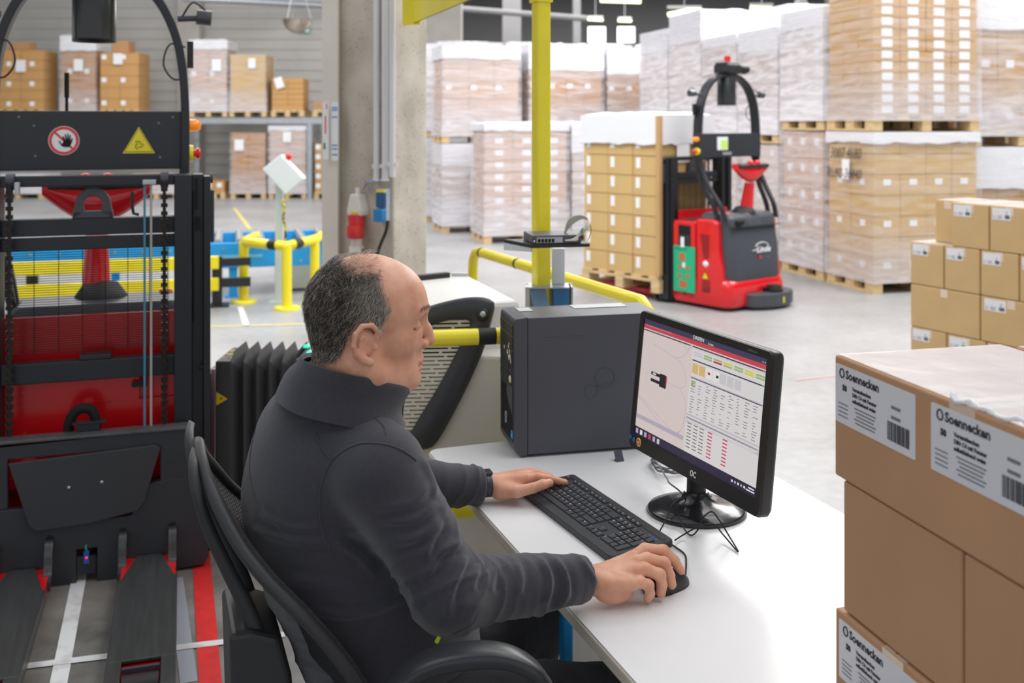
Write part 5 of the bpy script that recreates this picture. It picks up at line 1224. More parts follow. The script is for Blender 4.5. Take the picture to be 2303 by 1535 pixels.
# ================================================================ automated pallet trucks
M_red2 = mat('red_glossy', srgb(222, 16, 26), .25, coat=.5)
M_mast = mat('mast_steel', srgb(38, 41, 47), .38, metal=.15, var=.06, scale=6)
M_car = mat('carriage_steel', srgb(50, 53, 59), .45, metal=.1, var=.1, scale=7)
M_fork = mat('fork_steel', srgb(74, 75, 76), .35, metal=.35, var=.15, scale=5, stretch=(14, 1, 1))
M_hood = mat('hood_grey', srgb(68, 72, 80), .42)
M_or = mat('orange_lamp', srgb(250, 140, 10), .2, coat=.5, emit=.25)
M_wire = mat('black_wire', srgb(24, 24, 26), .5)
def truck(loc, rz, s, label, near):
    t = empty('pallet_truck', loc, rz, label, 'pallet truck', None, s)
    PX = lambda p: -(p - 197) / 618; PZ = lambda p: 1.66 - (p - 275) / 618
    P = lambda name, g, m, bev=0, par=None: g.build(name, m, par or t, bev)
    # --- drive body
    def ring(x, y0, y1, z, r, n=5):
        o = []
        for sx, sy, a0 in ((1, 1, 0), (-1, 1, 90), (-1, -1, 180), (1, -1, 270)):
            rr = r if sy < 0 else .02
            for i in range(n + 1):
                a = R(a0 + 90 * i / n); cyy = (y1 - rr) if sy > 0 else (y0 + rr)
                o.append(Vector((sx * (x - rr) + rr * math.cos(a), cyy + rr * math.sin(a), z)))
        return o
    g = MB(); g.loft([ring(.39, -.045, .56, .04, .10), ring(.402, -.06, .57, .07, .11), ring(.402, -.055, .57, .22, .11), ring(.40, -.04, .57, .285, .12), ring(.385, -.01, .57, .30, .12)], smooth=True); P('chassis', g, M_red2)
    for sx in (-1, 1):
        g = MB(); g.prism([(.31, .08), (.568, .08), (.568, .80), (.555, .838), (.31, .838)], lambda u, v, q: Vector((sx * q, u, v)), .33, .402); so = P('side_panel', g, M_red2, .012)
        g = MB(); g.prism([(.012, .2), (.30, .2), (.30, .872), (.10, .872), (.075, .84), (.055, .55), (.03, .4)], lambda u, v, q: Vector((sx * q, u, v)), .33, .404); so2 = P('side_panel', g, M_red2, .016)
        g = MB()
        for k in range(9): z = .50 + k * .026; g.bx(sx * .4035, sx * .4055, .15, .215 + k * .004, z, z + .013)
        for k in range(6): z = .17 + k * .02; g.bx(sx * .4035, sx * .4055, .14, .23, z, z + .009)
        o = g.build('vent_slots', M_hole, so2)
        g = MB(); g.bx(sx * .4035, sx * .4055, .36, .50, .42, .795); g.build('recess', M_hole, so, .0)
        g = MB(); g.bx(sx * .404, sx * .407, .37, .49, .5, .7); g.build('recess_panel', M_anth, so)
        g = MB(); g.lathe((sx * .404, .19, .44), [(.001, -.002), (.03, -.002), (.03, .002)], 16, axis='X'); g.build('round_sticker', M_white, so2)
        g = MB(); g.add([(sx * .407, .16, .30), (sx * .407, .225, .30), (sx * .407, .1925, .36)], [(0, 1, 2)]); g.add([(sx * .4065, .15, .294), (sx * .4065, .235, .294), (sx * .4065, .1925, .372)], [(0, 1, 2)], 1); g.build('warning_sticker', [M_yel, M_hole], so2)
        g = MB(); g.lathe((sx * .404, .43, .13), [(.001, -.003), (.014, -.002), (.014, .002)], 12, axis='X'); g.build('bolt_hole', M_hole, so)
    g = MB(); g.loft([ring(.335, -.03, .30, .24, .08), ring(.345, -.045, .31, .30, .09), ring(.345, -.035, .31, .6, .09), ring(.335, -.01, .31, .80, .09), ring(.335, -.004, .31, .81, .08), ring(.335, -.002, .31, .865, .08), ring(.325, .015, .31, .905, .07), ring(.30, .05, .30, .925, .05)], smooth=True); hd = P('hood', g, M_hood)
    g = MB(); g.loft([ring(.10, -.03, .10, .80, .05), ring(.10, -.02, .10, .87, .05), ring(.09, .02, .10, .93, .04)], smooth=True); g.build('tiller_cover', M_hood, hd)
    g = MB(); g.bx(-.25, -.16, -.035, .02, .83, .865); g.build('handle_recess', M_hole, hd, .008)
    g = MB(); g.bx(-.335, .335, -.0375, .0, .800, .806); g.build('hood_seam', M_black, hd)
    g = MB(); g.lathe((-.26, .08, .915), [(.028, 0), (.028, .02), (.001, .026)], 12); g.build('emergency_switch', M_red2, hd)
    if not near:
        text('lettering', 'Linde', .085, M_white, hd, frame((-.02, -.0455, .545), (1, 0, 0), (0, .05, 1)), .001, bold=.002, shear=.35)
        g = MB(); g.tube([Vector((-.03 + .085 * (1 - math.cos(a)), -.046, .60 + .04 * math.sin(a))) for a in [math.pi * i / 10 for i in range(11)]], .004, 5); g.tube([Vector((-.07 + i * .02, -.046, .565 + .004 * i)) for i in range(4)], .004, 5)
        g.build('emblem', M_white, hd)
        g = MB(); g.bx(.02, .05, -.046, -.044, .48, .51); g.build('red_mark', M_red2, hd)
        text('lettering', 'L12 AP', .03, M_greyink, hd, frame((.07, -.0455, .485), (1, 0, 0), (0, .05, 1)), .001)
    # scanner bumper
    g = MB(); bp_ = [(-.16, -.02)] + [(.12 + .29 * math.cos(a), -.05 + .16 * math.sin(a)) for a in [math.pi + math.pi * i / 14 for i in range(15)]] + [(.41, .02)]
    g.prism(bp_, lambda u, v, q: Vector((u, v, q)), .03, .16); P('scanner_bumper', g, M_hood, .012)
    g = MB(); g.lathe((.14, -.11, .155), [(.07, 0), (.075, .02), (.06, .03), (.06, .06), (.05, .065), (.001, .068)], 20); g.bx(.05, .2, -.08, 0, .16, .2); P('laser_scanner', g, M_hole)
    g = MB(); g.bx(.13, .15, -.2115, -.2105, .06, .12); P('yellow_sticker', g, M_yel)
    # battery cover behind the hood
    g = MB(); g.bx(-.33, .33, .30, .565, .30, .845); P('battery_cover', g, M_anth, .01)
    g = MB(); g.bx(-.325, .325, .566, .575, .34, .93); P('battery_front', g, M_red2)
    # drive wheel
    g = MB(); g.cyl((-.05, .1, .08), (.05, .1, .08), .079, 24); P('drive_wheel', g, M_rubber)
    # tiller
    g = MB(); g.tube(spline([(.02, .10, .90), (.02, .09, 1.0), (.02, .075, 1.12), (.02, .06, 1.22)], 5), [.062 - .0013 * i for i in range(16)], 14); g.cyl((-.04, .10, .90), (.08, .10, .90), .055, 16)
    P('tiller_stalk', g, M_red2)
    g = MB(); rings = []
    for i in range(13):
        u = -1 + i / 6; hw = .215; x = .02 + u * hw; top = 1.395 + .02 * abs(u) ** 2; bot = 1.22 + .13 * abs(u) ** 1.6; th = .05 - .02 * abs(u)
        rings.append([Vector((x, .05 + th * math.cos(2 * math.pi * k / 10), (top + bot) / 2 + (top - bot) / 2 * math.sin(2 * math.pi * k / 10))) for k in range(10)])
    g.loft(rings); P('tiller_head', g, M_red2)
    g = MB(); rings = []
    for i in range(11):
        u = -1 + i / 5; rings.append([Vector((.02 + u * .19, .04 + .045 * math.cos(2 * math.pi * k / 8), 1.385 + .028 * math.sin(2 * math.pi * k / 8))) for k in range(8)])
    g.loft(rings); P('tiller_grip', g, M_black)
    for x in (-.02, .07): g = MB(); g.lathe((x, .02, 1.40), [(.028, 0), (.03, .02), (.02, .04), (.001, .042)], 12); P('tiller_button', g, M_red2)
    g = MB(); g.lathe((.0, .11, .90), [(.11, 0), (.105, .03), (.07, .08), (.001, .1)], 20); P('tiller_boot', g, M_rubber)
    # arch frame
    def bar(pts, wy, wx, m, name='arch_frame'):
        Q = spline(pts, 6); g = MB(); rings = []
        for i, p in enumerate(Q):
            tt = (Q[min(i + 1, len(Q) - 1)] - Q[max(i - 1, 0)]).normalized()
            a = Vector((0, 1, 0)); 
            if abs(tt.y) > .25: a = Vector((0, tt.z, -tt.y)).normalized()
            b = tt.cross(a).normalized()
            rings.append([p + a * sx * wy / 2 + b * sz * wx / 2 for sx, sz in ((1, 1), (-1, 1), (-1, -1), (1, -1))])
        g.loft(rings, smooth=False); return g.build(name, m, t, .006)
    pk, ps = (.93, .024) if near else (1, 0)
    for sx in (-1, 1):
        for dy in (-.035, .045):
            bar([(sx * .34, .06 + dy, .86), (sx * .355, .10 + dy, 1.0), (sx * .375, .20 + dy * .8, 1.18), (sx * .385 * pk + ps, .27 + dy * .5, 1.36), (sx * .388 * pk + ps, .29 + dy * .35, 1.52)], .034, .036, M_mast, 'arch_leg')
    bar([(a_ * pk + ps, b_, c_) for a_, b_, c_ in [(-.39, .29, 1.45), (-.39, .29, 1.7), (-.378, .29, 1.88), (-.345, .29, 2.03), (-.27, .29, 2.17), (-.15, .29, 2.26), (0, .29, 2.29), (.15, .29, 2.26), (.27, .29, 2.17), (.345, .29, 2.03), (.378, .29, 1.88), (.39, .29, 1.7), (.39, .29, 1.45)]], .085, .034, M_mast)
    g = MB(); g.bx(-.408 * pk + ps, .408 * pk + ps, .245, .315, 1.468, 1.706); pn = P('control_panel', g, mat('panel_black', srgb(42, 45, 51), .45), .004)
    # stickers on the fork side of the panel
    if near:
        fr = frame((.125, .3155, 1.587), (-1, 0, 0), (0, 0, 1))
        def disc(r0, r1, z, mi, g, n=32, cx=0, cy=0): g.add([Vector((cx + r * math.cos(2 * math.pi * i / n), cy + r * math.sin(2 * math.pi * i / n), z)) for i in range(n) for r in (r0, r1)], [(2 * i, 2 * i + 1, (2 * i + 3) % (2 * n), (2 * i + 2) % (2 * n)) for i in range(n)], mi)
        g = MB(); g.T = fr; disc(.0001, .058, .0006, 0, g); disc(.045, .056, .0012, 1, g)
        g.add([Vector(p) for p in ((-.036, .030, .0013), (-.030, .036, .0013), (.036, -.030, .0013), (.030, -.036, .0013))], [(0, 1, 2, 3)], 1)
        hand_ = [(.0, -.026), (.016, -.026), (.024, -.012), (.03, .008), (.026, .01), (.02, -.002), (.022, .022), (.018, .023), (.015, .003), (.013, .028), (.009, .028), (.009, .004), (.003, .026), (-.001, .025), (.003, .0), (-.006, .018), (-.010, .016), (-.005, -.004), (-.012, -.014), (-.02, .0), (-.024, -.002), (-.012, -.022)]
        g.add([Vector((x + .004, y, .0019)) for x, y in hand_], [tuple(range(len(hand_)))], 2)
        g.build('prohibition_sign', [M_white, M_red2, M_hole], pn)
        fr = frame((-.158, .3155, 1.58), (-1, 0, 0), (0, 0, 1)); g = MB(); g.T = fr
        for k_, z, mi in ((1.0, .0006, 0), (.9, .0010, 1), (.84, .0014, 0)): g.add([Vector((-.062 * k_, -.046 * k_, z)), Vector((.062 * k_, -.046 * k_, z)), Vector((0, .062 * k_, z))], [(0, 1, 2)], mi)
        for k in range(3): g.tube([Vector(((.006 + .012 * i / 8) * math.cos(k * 2.1 + i * .3), -.012 + (.006 + .012 * i / 8) * math.sin(k * 2.1 + i * .3), .0016)) for i in range(9)], .0016, 5, mi=1)
        g.build('warning_triangle', [M_yel, mat('warn_ink', srgb(70, 68, 20), .5)], pn)
        g = MB()
        for x, z in ((.29, .095), (-.29, .095), (.23, -.06), (-.24, -.07), (-.235, .07), (.235, .06)): g.cyl((x, .315, 1.587 + z), (x, .3165, 1.587 + z), .005, 8)
        g.build('screw', M_greyink, pn)['kind'] = 'stuff'
        g = MB(); g.cyl((.118, .28, 1.706), (.118, .28, 1.76), .006, 8); g.cyl((.118, .28, 1.76), (.118, .28, 1.86), .0095, 10); P('antenna', g, M_hole)
    else:
        g = MB(); g.bx(-.19, -.05, .242, .2448, 1.54, 1.67, 0); g.bx(-.145, -.055, .2412, .2422, 1.55, 1.64, 1); g.bx(-.12, .0, .2412, .2445, 1.49, 1.52, 2); g.build('panel_display', [M_white, mat('display_green', srgb(190, 225, 110), .4, emit=.2), M_steel], pn)
    g = MB(); g.lathe((-.408 * pk + ps, .28, 1.648), [(.001, -.048), (.018, -.044), (.025, -.028), (.026, 0)], 16, axis='X'); P('warning_lamp', g, M_or)
    g = MB(); g.lathe((-.408 * pk + ps, .28, 1.53), [(.034, -.016), (.036, 0)], 16, axis='X'); P('stop_base', g, M_yel)
    g = MB(); g.lathe((-.42 * pk + ps, .28, 1.53), [(.001, -.035), (.022, -.034), (.024, -.02), (.016, -.015), (.016, 0)], 16, axis='X'); P('stop_button', g, M_red2)
    # sensors on the arch
    g = MB(); g.lathe((.012, .31, 1.985), [(.078, .012), (.084, 0), (.084, .012), (.083, .31), (.07, .33)], 40); P('sensor_hood', g, mat('sensor_black', srgb(44, 46, 49), .25))
    g = MB(); g.bx(-.09, .09, .2, .38, 2.3, 2.40); g.prism([(-.07, 2.29), (.07, 2.29), (.1, 2.42), (-.1, 2.42)], lambda u, v, q: Vector((u, q, v)), .22, .36); P('sensor_head', g, M_black, .02)
    g = MB(); g.tube([(-.02, .22, 2.36), (-.05, .17, 2.36), (.03, .06, 2.35), (.06, .02, 2.35)] if False else [(.09, .28, 2.36), (.12, .27, 2.36), (.19, .25, 2.35), (.22, .24, 2.35)], [.03, .045, .05, .035], 14); P('camera_barrel', g, M_black)
    g = MB(); g.cyl((.0, .29, 2.42), (.0, .29, 2.48), .03, 14); P('top_lamp', g, M_red2)
    for sx in (-1, 1):
        x = sx * .39 * pk + ps
        g = MB(); g.cyl((x + sx * .045, .29, 2.10), (x + sx * .105, .29, 2.095), .032, 16); g.cyl((x - sx * .03, .29, 2.09), (x + sx * .05, .29, 2.095), .014, 10); P('side_camera', g, mat('camera_grey', srgb(70, 72, 76), .3))
        g = MB(); g.tube(spline([(x - sx * .01, .31, 2.10), (x + sx * .03, .33, 2.155), (x + sx * .08, .33, 2.125)], 6), .004, 6); P('camera_wire', g, M_wire); g = MB()
        g.tube(spline([(x - sx * .0, .32, 1.97), (x - sx * .06, .33, 1.98), (x - sx * .085, .33, 1.90), (x - sx * .05, .33, 1.84), (x + sx * .0, .32, 1.84)], 6), .004, 6); P('camera_wire', g, M_wire); g = MB(); g.box((x + sx * .02, .31, 1.94), (.025, .03, .11)); P('wire_connector', g, M_wire)
    # --- mast
    for sx in (-1, 1):
        g = MB(); g.bx(sx * .298, sx * .362, .60, .72, .03, 1.462); g.bx(sx * .362, sx * .405, .575, .69, .03, 1.462); g.bx(sx * .405, sx * .43, .60, .715, .03, 1.455); g.bx(sx * .366, sx * .372, .69, .70, .9, 1.4); m_ = P('mast_upright', g, M_mast, .003)
        g = MB(); g.bx(sx * .375, sx * .39, .688, .702, 1.25, 1.3); g.bx(sx * .375, sx * .383, .688, .702, 1.33, 1.45); g.lathe((sx * .395, .715, .73), [(.01, 0), (.001, .003)], 10, axis='Y'); g.build('mast_detail', M_hole, m_)
        g = MB(); g.cyl((sx * .43, .65, 1.445), (sx * .44, .65, 1.445), .02, 14); g.bx(sx * .43, sx * .445, .63, .67, 1.2, 1.4); g.build('roller_block', M_steel if sx > 5 else M_anth2, m_, .004)
        # chain
        g = MB(); z = .50; k = 0; x = sx * .2635
        while z < 1.44:
            if k % 2: g.bx(x - .012, x + .012, .735, .739, z, z + .014); g.bx(x - .012, x - .007, .73, .744, z, z + .014); g.bx(x + .007, x + .012, .73, .744, z, z + .014)
            else: g.bx(x - .006, x + .006, .731, .743, z - .001, z + .015)
            z += .0148; k += 1
        P('lift_chain', g, mat('chain_steel', srgb(48, 46, 42), .4, metal=.6))
        g = MB(); g.cyl((x - .014, .71, 1.445), (x + .014, .71, 1.445), .03, 18); P('chain_pulley', g, M_anth2)
    for y0_, y1_, z0, z1 in ((.66, .71, 1.425, 1.464), (.63, .69, 1.243, 1.305), (.63, .69, 1.19, 1.236), (.64, .70, .708, .782)):
        g = MB(); g.bx(-.30, .30, y0_, y1_, z0, z1); P('cross_bar', g, M_mast, .004)
    g = MB(); g.bx(-.075, .035 + .0, .635, .695, .782, .80); P('cross_bar_cap', g, M_mast, .003)
    g = MB(); g.bx(-.17, .30, .60, .605, .60, .70); P('lower_cover', g, M_red2)
    g = MB(); g.bx(-.30, .30, .585, .60, .30, .60); P('lower_panel', g, M_red2)
    g = MB(); g.bx(-.20, -.155, .62, .63, .655, .675); g.lathe((-.155, .63, .665), [(.012, 0), (.012, .004)], 12, axis='Y'); P('latch', g, M_dark)
    g = MB()
    for i in range(45): z = .80 + i * .0087; g.box((.0, .615, z), (.56, .0022, .0022))
    for p_ in (23, 75, 127, 178, 228, 277, 325, 366): g.box((PX(p_), .613, 1.0), (.0024, .0022, .40))
    P('mesh_guard', g, M_hole)
    g = MB(); q = [(.062 * math.cos(a), .062 * math.sin(a)) for a in [math.pi * i / 14 for i in range(15)]]; ir = [(.032 * math.cos(a), .032 * math.sin(a)) for a in [math.pi * i / 14 for i in range(15)]]
    ey = 1.356; ex0 = PX(204)
    Lo = [Vector((ex0 + x, .69, ey + z)) for x, z in q]; Li = [Vector((ex0 + x, .69, ey + z)) for x, z in ir]; Lo = [Vector((ex0 + .072, .69, 1.305))] + Lo + [Vector((ex0 - .072, .69, 1.305))]; Li = [Vector((ex0 + .03, .69, 1.33))] + Li + [Vector((ex0 - .03, .69, 1.33))]
    rr_ = [[a, a + Vector((0, -.03, 0)), b + Vector((0, -.03, 0)), b] for a, b in zip(Lo, Li)]; g.loft(rr_, smooth=False); g.bx(ex0 - .07, ex0 + .07, .66, .69, 1.305, 1.332)
    P('lifting_eye', g, M_anth2, .004)
    g = MB(); g.tube([(PX(289), .70, 1.40), (PX(289), .70, 1.35), (PX(292), .70, 1.32), (PX(304), .70, 1.315)], .006, 8); P('hook', g, M_black)
    for p_, m, nm in ((317, mat('teal_hose', srgb(70, 140, 160), .4), 'teal'), (331, mat('grey_hose', srgb(178, 174, 172), .4), 'grey')):
        g = MB(); g.cyl((PX(p_), .745, .52), (PX(p_), .745, 1.43), .0042, 8); P('hose', g, m)
    g = MB(); g.bx(PX(313), PX(342), .73, .76, 1.43, 1.447); g.bx(PX(56), PX(46), .73, .76, 1.40, 1.445); P('hose_clamp', g, M_steel, .002)
    # --- carriage
    cp = lambda L: [(PX(a), PZ(b)) for a, b in L]
    ext_ = lambda g, L, y0, y1: g.prism(cp(L), lambda u, v, q: Vector((u, q, v)), y0, y1)
    g = MB(); Y0, Y1 = .755, .79
    ext_(g, [(-22, 985), (412, 975), (412, 1012), (-22, 1012)], Y0, Y1); ext_(g, [(352, 1010), (412, 1010), (412, 1095), (352, 1095)], Y0, Y1); ext_(g, [(-22, 1010), (36, 1010), (36, 1120), (-22, 1120)], Y0, Y1)
    ext_(g, [(-65, 1118), (75, 1122), (98, 1165), (218, 1165), (218, 1225), (175, 1225), (175, 1302), (-55, 1305), (-65, 1290)], Y0, Y1)
    ext_(g, [(175, 1165), (290, 1162), (322, 1098), (352, 1090), (455, 1088), (457, 1276), (446, 1292), (218, 1302), (218, 1225), (175, 1225)], Y0 + .0005, Y1 + .0005)
    cg = P('lift_carriage', g, M_car, .003)
    g = MB(); g.bx(PX(-22), PX(412), .73, .797, .523, .535); g.build('top_lip', mat('worn_lip', srgb(88, 90, 92), .4, metal=.3, var=.2, scale=20), cg, .003)
    g = MB(); ext_(g, [(38, 1018), (340, 1005), (352, 1012), (318, 1130), (303, 1150), (205, 1166), (96, 1172), (80, 1160)], .795, .806); g.build('carriage_plate', mat('plate_grey', srgb(54, 56, 61), .5), cg, .003)
    g = MB()
    for a, b in ((160, 1082), (228, 1077)): g.lathe((PX(a), .806, PZ(b)), [(.006, 0), (.004, .004), (.001, .005)], 8, axis='Y')
    g.build('screw', M_steel, cg)
    for p_ in (8, 120, 272, 378):
        x = PX(p_); g = MB(); sd = spline([(x, .79, .155), (x, .815, .15), (x, .835, .12), (x, .85, .06), (x, .90, .045)], 5); rings = []
        for i, p in enumerate(sd): w_ = .014; th = .016; rings.append([p + Vector((w_, 0, th)), p + Vector((-w_, 0, th)), p + Vector((-w_, 0, -th)), p + Vector((w_, 0, -th))])
        g.loft(rings, smooth=False); g.build('fork_hook', M_fork, cg, .005)
        g = MB(); g.lathe((x, .7912, .172), [(.0135, 0), (.001, .001)], 14, axis='Y'); g.bx(x - .0135, x + .0135, .7905, .792, .14, .172); g.build('hook_slot', M_hole, cg)
    g = MB(); g.bx(PX(178), PX(214), .77, .785, .03, .095); g.build('sensor_bracket', M_mast, cg)
    g = MB(); g.bx(PX(190), PX(201), .786, .795, .07, .115); so = g.build('sensor', mat('sensor_blue', srgb(30, 90, 170), .4), cg); g = MB(); g.lathe((PX(196), .796, .092), [(.004, 0), (.001, .002)], 10, axis='Y'); g.build('sensor_light', mat('led_red', srgb(255, 30, 50), .4, emit=2), so)
    g = MB(); g.tube(spline([(PX(196), .79, .115), (PX(194), .79, .13), (PX(198), .78, .15)], 4), .004, 6); g.build('sensor_cable', mat('green_cable', srgb(60, 150, 110), .5), cg)
    g = MB(); g.tube(spline([(PX(155), .72, .50), (PX(155), .72, .56), (PX(168), .72, .60), (PX(186), .72, .612), (PX(204), .72, .60), (PX(212), .72, .56), (PX(212), .72, .52)], 5), [.017 + (.0025 if i % 2 else 0) for i in range(31)], 10); P('corrugated_hose', g, M_hole)
    g = MB(); g.bx(PX(172), PX(222), .735, .755, .535, .565); g.bx(PX(163), PX(236), .73, .76, .563, .57); P('hose_bracket', g, M_mast, .002)
    # --- forks
    for sx in (-1, 1):
        x0, x1 = (sx * .115, sx * .31); xm = (x0 + x1) / 2
        g = MB(); out = [(xm - .045, .80), (xm + .045, .80), (xm + .098, .98), (xm + .098, 1.90), (xm + .06, 1.98), (xm - .06, 1.98), (xm - .098, 1.90), (xm - .098, .98)]
        if near:
            g.prism([(xm - .042, .80), (xm + .042, .80), (xm + .098, 1.04), (xm + .098, 1.58), (xm - .098, 1.58), (xm - .098, 1.04)], lambda u, v, q: Vector((u, v, q)), .070, .080)
            for a in (-1, 1): g.bx(xm + a * .098, xm + a * .055, 1.58, 1.74, .070, .080)
            g.prism([(xm - .098, 1.74), (xm + .098, 1.74), (xm + .098, 1.90), (xm + .06, 1.98), (xm - .06, 1.98), (xm - .098, 1.90)], lambda u, v, q: Vector((u, v, q)), .070, .080)
        else: g.prism(out, lambda u, v, q: Vector((u, v, q)), .070, .080)
        for a in (-1, 1): g.bx(xm + a * .098, xm + a * .088, .98, 1.90, .03, .072)
        fk = g.build('fork', M_fork if near else M_red2, t, .002)
        g = MB(); g.bx(xm - .075, xm + .075, .80, 1.58, .02, .062); g.bx(xm - .092, xm + .092, .79, 1.03, .02, .068); g.bx(xm - .09, xm - .078, 1.58, 1.76, .02, .068); g.bx(xm + .078, xm + .09, 1.58, 1.76, .02, .068); g.build('fork_inner_frame', M_red2, fk)
        g = MB(); g.cyl((xm - .05, 1.67, .04), (xm + .05, 1.67, .04), .038, 20); g.build('load_wheel', M_rubber, fk)
        g = MB(); g.bx(xm - .052, xm + .052, 1.61, 1.622, .06, .075); g.build('wheel_bracket', M_anth2, fk)
    return t
TR1 = truck((-1.543 - .76 * .3, 3.80 + .76 * .954, 0), R(197.5), 1.0, 'large black and red pallet truck with forks towards the viewer at the left', True)
t2 = truck((2.17, 9.38, 0), R(38.5), 1.0, 'red and grey driverless pallet truck carrying a carton load across the hall', False)
t2.scale = (1.04, 1.04, .915)
# green board on its side
p_ = empty('green_board', (0, 0, 0)); bpy.data.objects.remove(p_)
def side_pt(y, z, off): return (-.404 - off, y, z)
g = MB(); g.bx(-.4085, -.418, .30, .545, .14, .59); b = g.build('route_board', mat('board_green', srgb(28, 180, 130), .45), t2)
g = MB()
for y0, y1, z0, z1 in ((.43, .50, .44, .52), (.47, .51, .36, .40), (.38, .42, .36, .40), (.47, .51, .28, .32), (.38, .42, .28, .32), (.41, .50, .18, .25)): g.bx(-.4185, -.4195, y0 - .02, y1 - .02, z0, z1)
g.build('orange_field', mat('board_orange', srgb(190, 110, 70), .5), b)
g = MB(); g.bx(-.4185, -.42, .41, .44, .38, .43); g.bx(-.4185, -.42, .42, .46, .60 - .02, .68); g.build('white_tag', M_white, b)
text('lettering', 'PALETTE', .035, M_ink, b, frame((-.4188, .525, .55), (0, -1, 0), (0, 0, 1)), .0003)
# its load
fk = Vector((-.66, .75, 0)).normalized(); xr = Vector((.75, .66, 0)).normalized()
lc = Vector((2.11, 9.32, .085)) + fk * 1.215 + xr * .02
tl = load(lc, math.atan2(-.75, .66), 1.0, .80, 1.64, 3, 2, 8, 'gold', None, .27, 'pallet of tan cartons with white paper top carried by the red truck', 'frF', stk=(.05, .10))
g = MB(); 
g.box((.495, -.395, .9), (.045, .045, 1.47))
g.build('edge_protector', MC['cardboard_tan'], tl)
g = MB(); g.box((.505, -.06, 1.32), (.004, .18, .24)); g.build('paper_slip', M_white, tl)
# ================================================================ the seated man (implicit surfaces meshed with surface nets)
from mathutils import noise as mnoise
f32 = np.float32
def V3(*a): return np.array(a, f32)
def sph(P, c, r): return np.linalg.norm(P - V3(*c), axis=1) - r
def ell(P, c, r, M=None):
    q = P - V3(*c)
    if M is not None: q = q @ np.array(M, f32)
    k0 = np.linalg.norm(q / V3(*r), axis=1); k1 = np.linalg.norm(q / (V3(*r) ** 2), axis=1)
    return np.where(k1 > 1e-9, k0 * (k0 - 1) / np.maximum(k1, 1e-9), -min(r)).astype(f32)
def cone(P, a, b, ra, rb):
    a, b = V3(*a), V3(*b); d = b - a; L = float(d @ d); t = np.clip((P - a) @ d / L, 0, 1)
    return np.linalg.norm(P - a - t[:, None] * d, axis=1) - (ra + (rb - ra) * t)
def smin(a, b, k):
    h = np.clip(.5 + .5 * (b - a) / k, 0, 1); return b + (a - b) * h - k * h * (1 - h)
def smax(a, b, k): return -smin(-a, -b, k)
def snet(f, lo, hi, h):
    lo = np.array(lo, float); n = np.ceil((np.array(hi) - lo) / h).astype(int) + 1
    ax = [(lo[i] + h * np.arange(n[i])).astype(f32) for i in range(3)]
    D = np.empty(n, f32)
    X, Y = np.meshgrid(ax[0], ax[1], indexing='ij')
    step = max(1, int(4e5 / (n[0] * n[1])))
    for k0 in range(0, n[2], step):
        zs = ax[2][k0:k0 + step]; Pq = np.stack([np.repeat(X.ravel(), len(zs)), np.repeat(Y.ravel(), len(zs)), np.tile(zs, X.size)], 1)
        D[:, :, k0:k0 + step] = f(Pq).reshape(n[0], n[1], len(zs))
    s = D < 0; c = [slice(0, -1), slice(1, None)]
    cnt = np.zeros(n - 1, int)
    for i in (0, 1):
        for j in (0, 1):
            for k in (0, 1): cnt += s[c[i], c[j], c[k]]
    act = (cnt > 0) & (cnt < 8); idx = -np.ones(n - 1, int); I = np.argwhere(act); idx[act] = np.arange(len(I))
    acc = np.zeros((len(I), 3)); m = np.zeros(len(I))
    cor = [(i, j, k) for i in (0, 1) for j in (0, 1) for k in (0, 1)]
    val = {q: D[I[:, 0] + q[0], I[:, 1] + q[1], I[:, 2] + q[2]] for q in cor}
    for a in cor:
        for axx in range(3):
            if a[axx] == 0:
                b = list(a); b[axx] = 1; b = tuple(b); va, vb = val[a], val[b]; x = (va < 0) != (vb < 0)
                t = np.where(x, va / np.where(va == vb, 1, va - vb), 0); p = np.tile(np.array(a, float), (len(I), 1)); p[:, axx] += t
                acc[x] += p[x]; m[x] += 1
    Vt = lo + h * (I + acc / m[:, None]); F_ = []
    for axx in range(3):
        u, w_ = [(1, 2), (2, 0), (0, 1)][axx]
        sa = [slice(None)] * 3; sb = [slice(None)] * 3; sa[axx] = slice(0, -1); sb[axx] = slice(1, None)
        E = np.argwhere(s[tuple(sa)] != s[tuple(sb)]); E = E[(E[:, u] > 0) & (E[:, w_] > 0) & (E[:, u] < n[u] - 1) & (E[:, w_] < n[w_] - 1)]
        e = [E.copy() for _ in range(4)]; e[1][:, u] -= 1; e[2][:, u] -= 1; e[2][:, w_] -= 1; e[3][:, w_] -= 1
        q = np.stack([idx[x[:, 0], x[:, 1], x[:, 2]] for x in e], 1); fl_ = s[E[:, 0], E[:, 1], E[:, 2]]; q[~fl_] = q[~fl_][:, ::-1]; F_.append(q)
    return Vt, np.concatenate(F_)
def nrm(f, P, e=.0015):
    P = P.astype(f32); g = np.stack([f(P + V3(*d)) - f(P - V3(*d)) for d in ((e, 0, 0), (0, e, 0), (0, 0, e))], 1)
    return g / np.maximum(np.linalg.norm(g, axis=1), 1e-9)[:, None]
def smoothv(Vt, Fc, it=1, lam=.5):
    for _ in range(it):
        S_ = np.zeros_like(Vt); c = np.zeros(len(Vt))
        for a, b in ((0, 1), (1, 2), (2, 3), (3, 0)):
            np.add.at(S_, Fc[:, a], Vt[Fc[:, b]]); np.add.at(S_, Fc[:, b], Vt[Fc[:, a]]); np.add.at(c, Fc[:, a], 1); np.add.at(c, Fc[:, b], 1)
        Vt = Vt + lam * (S_ / np.maximum(c, 1)[:, None] - Vt)
    return Vt
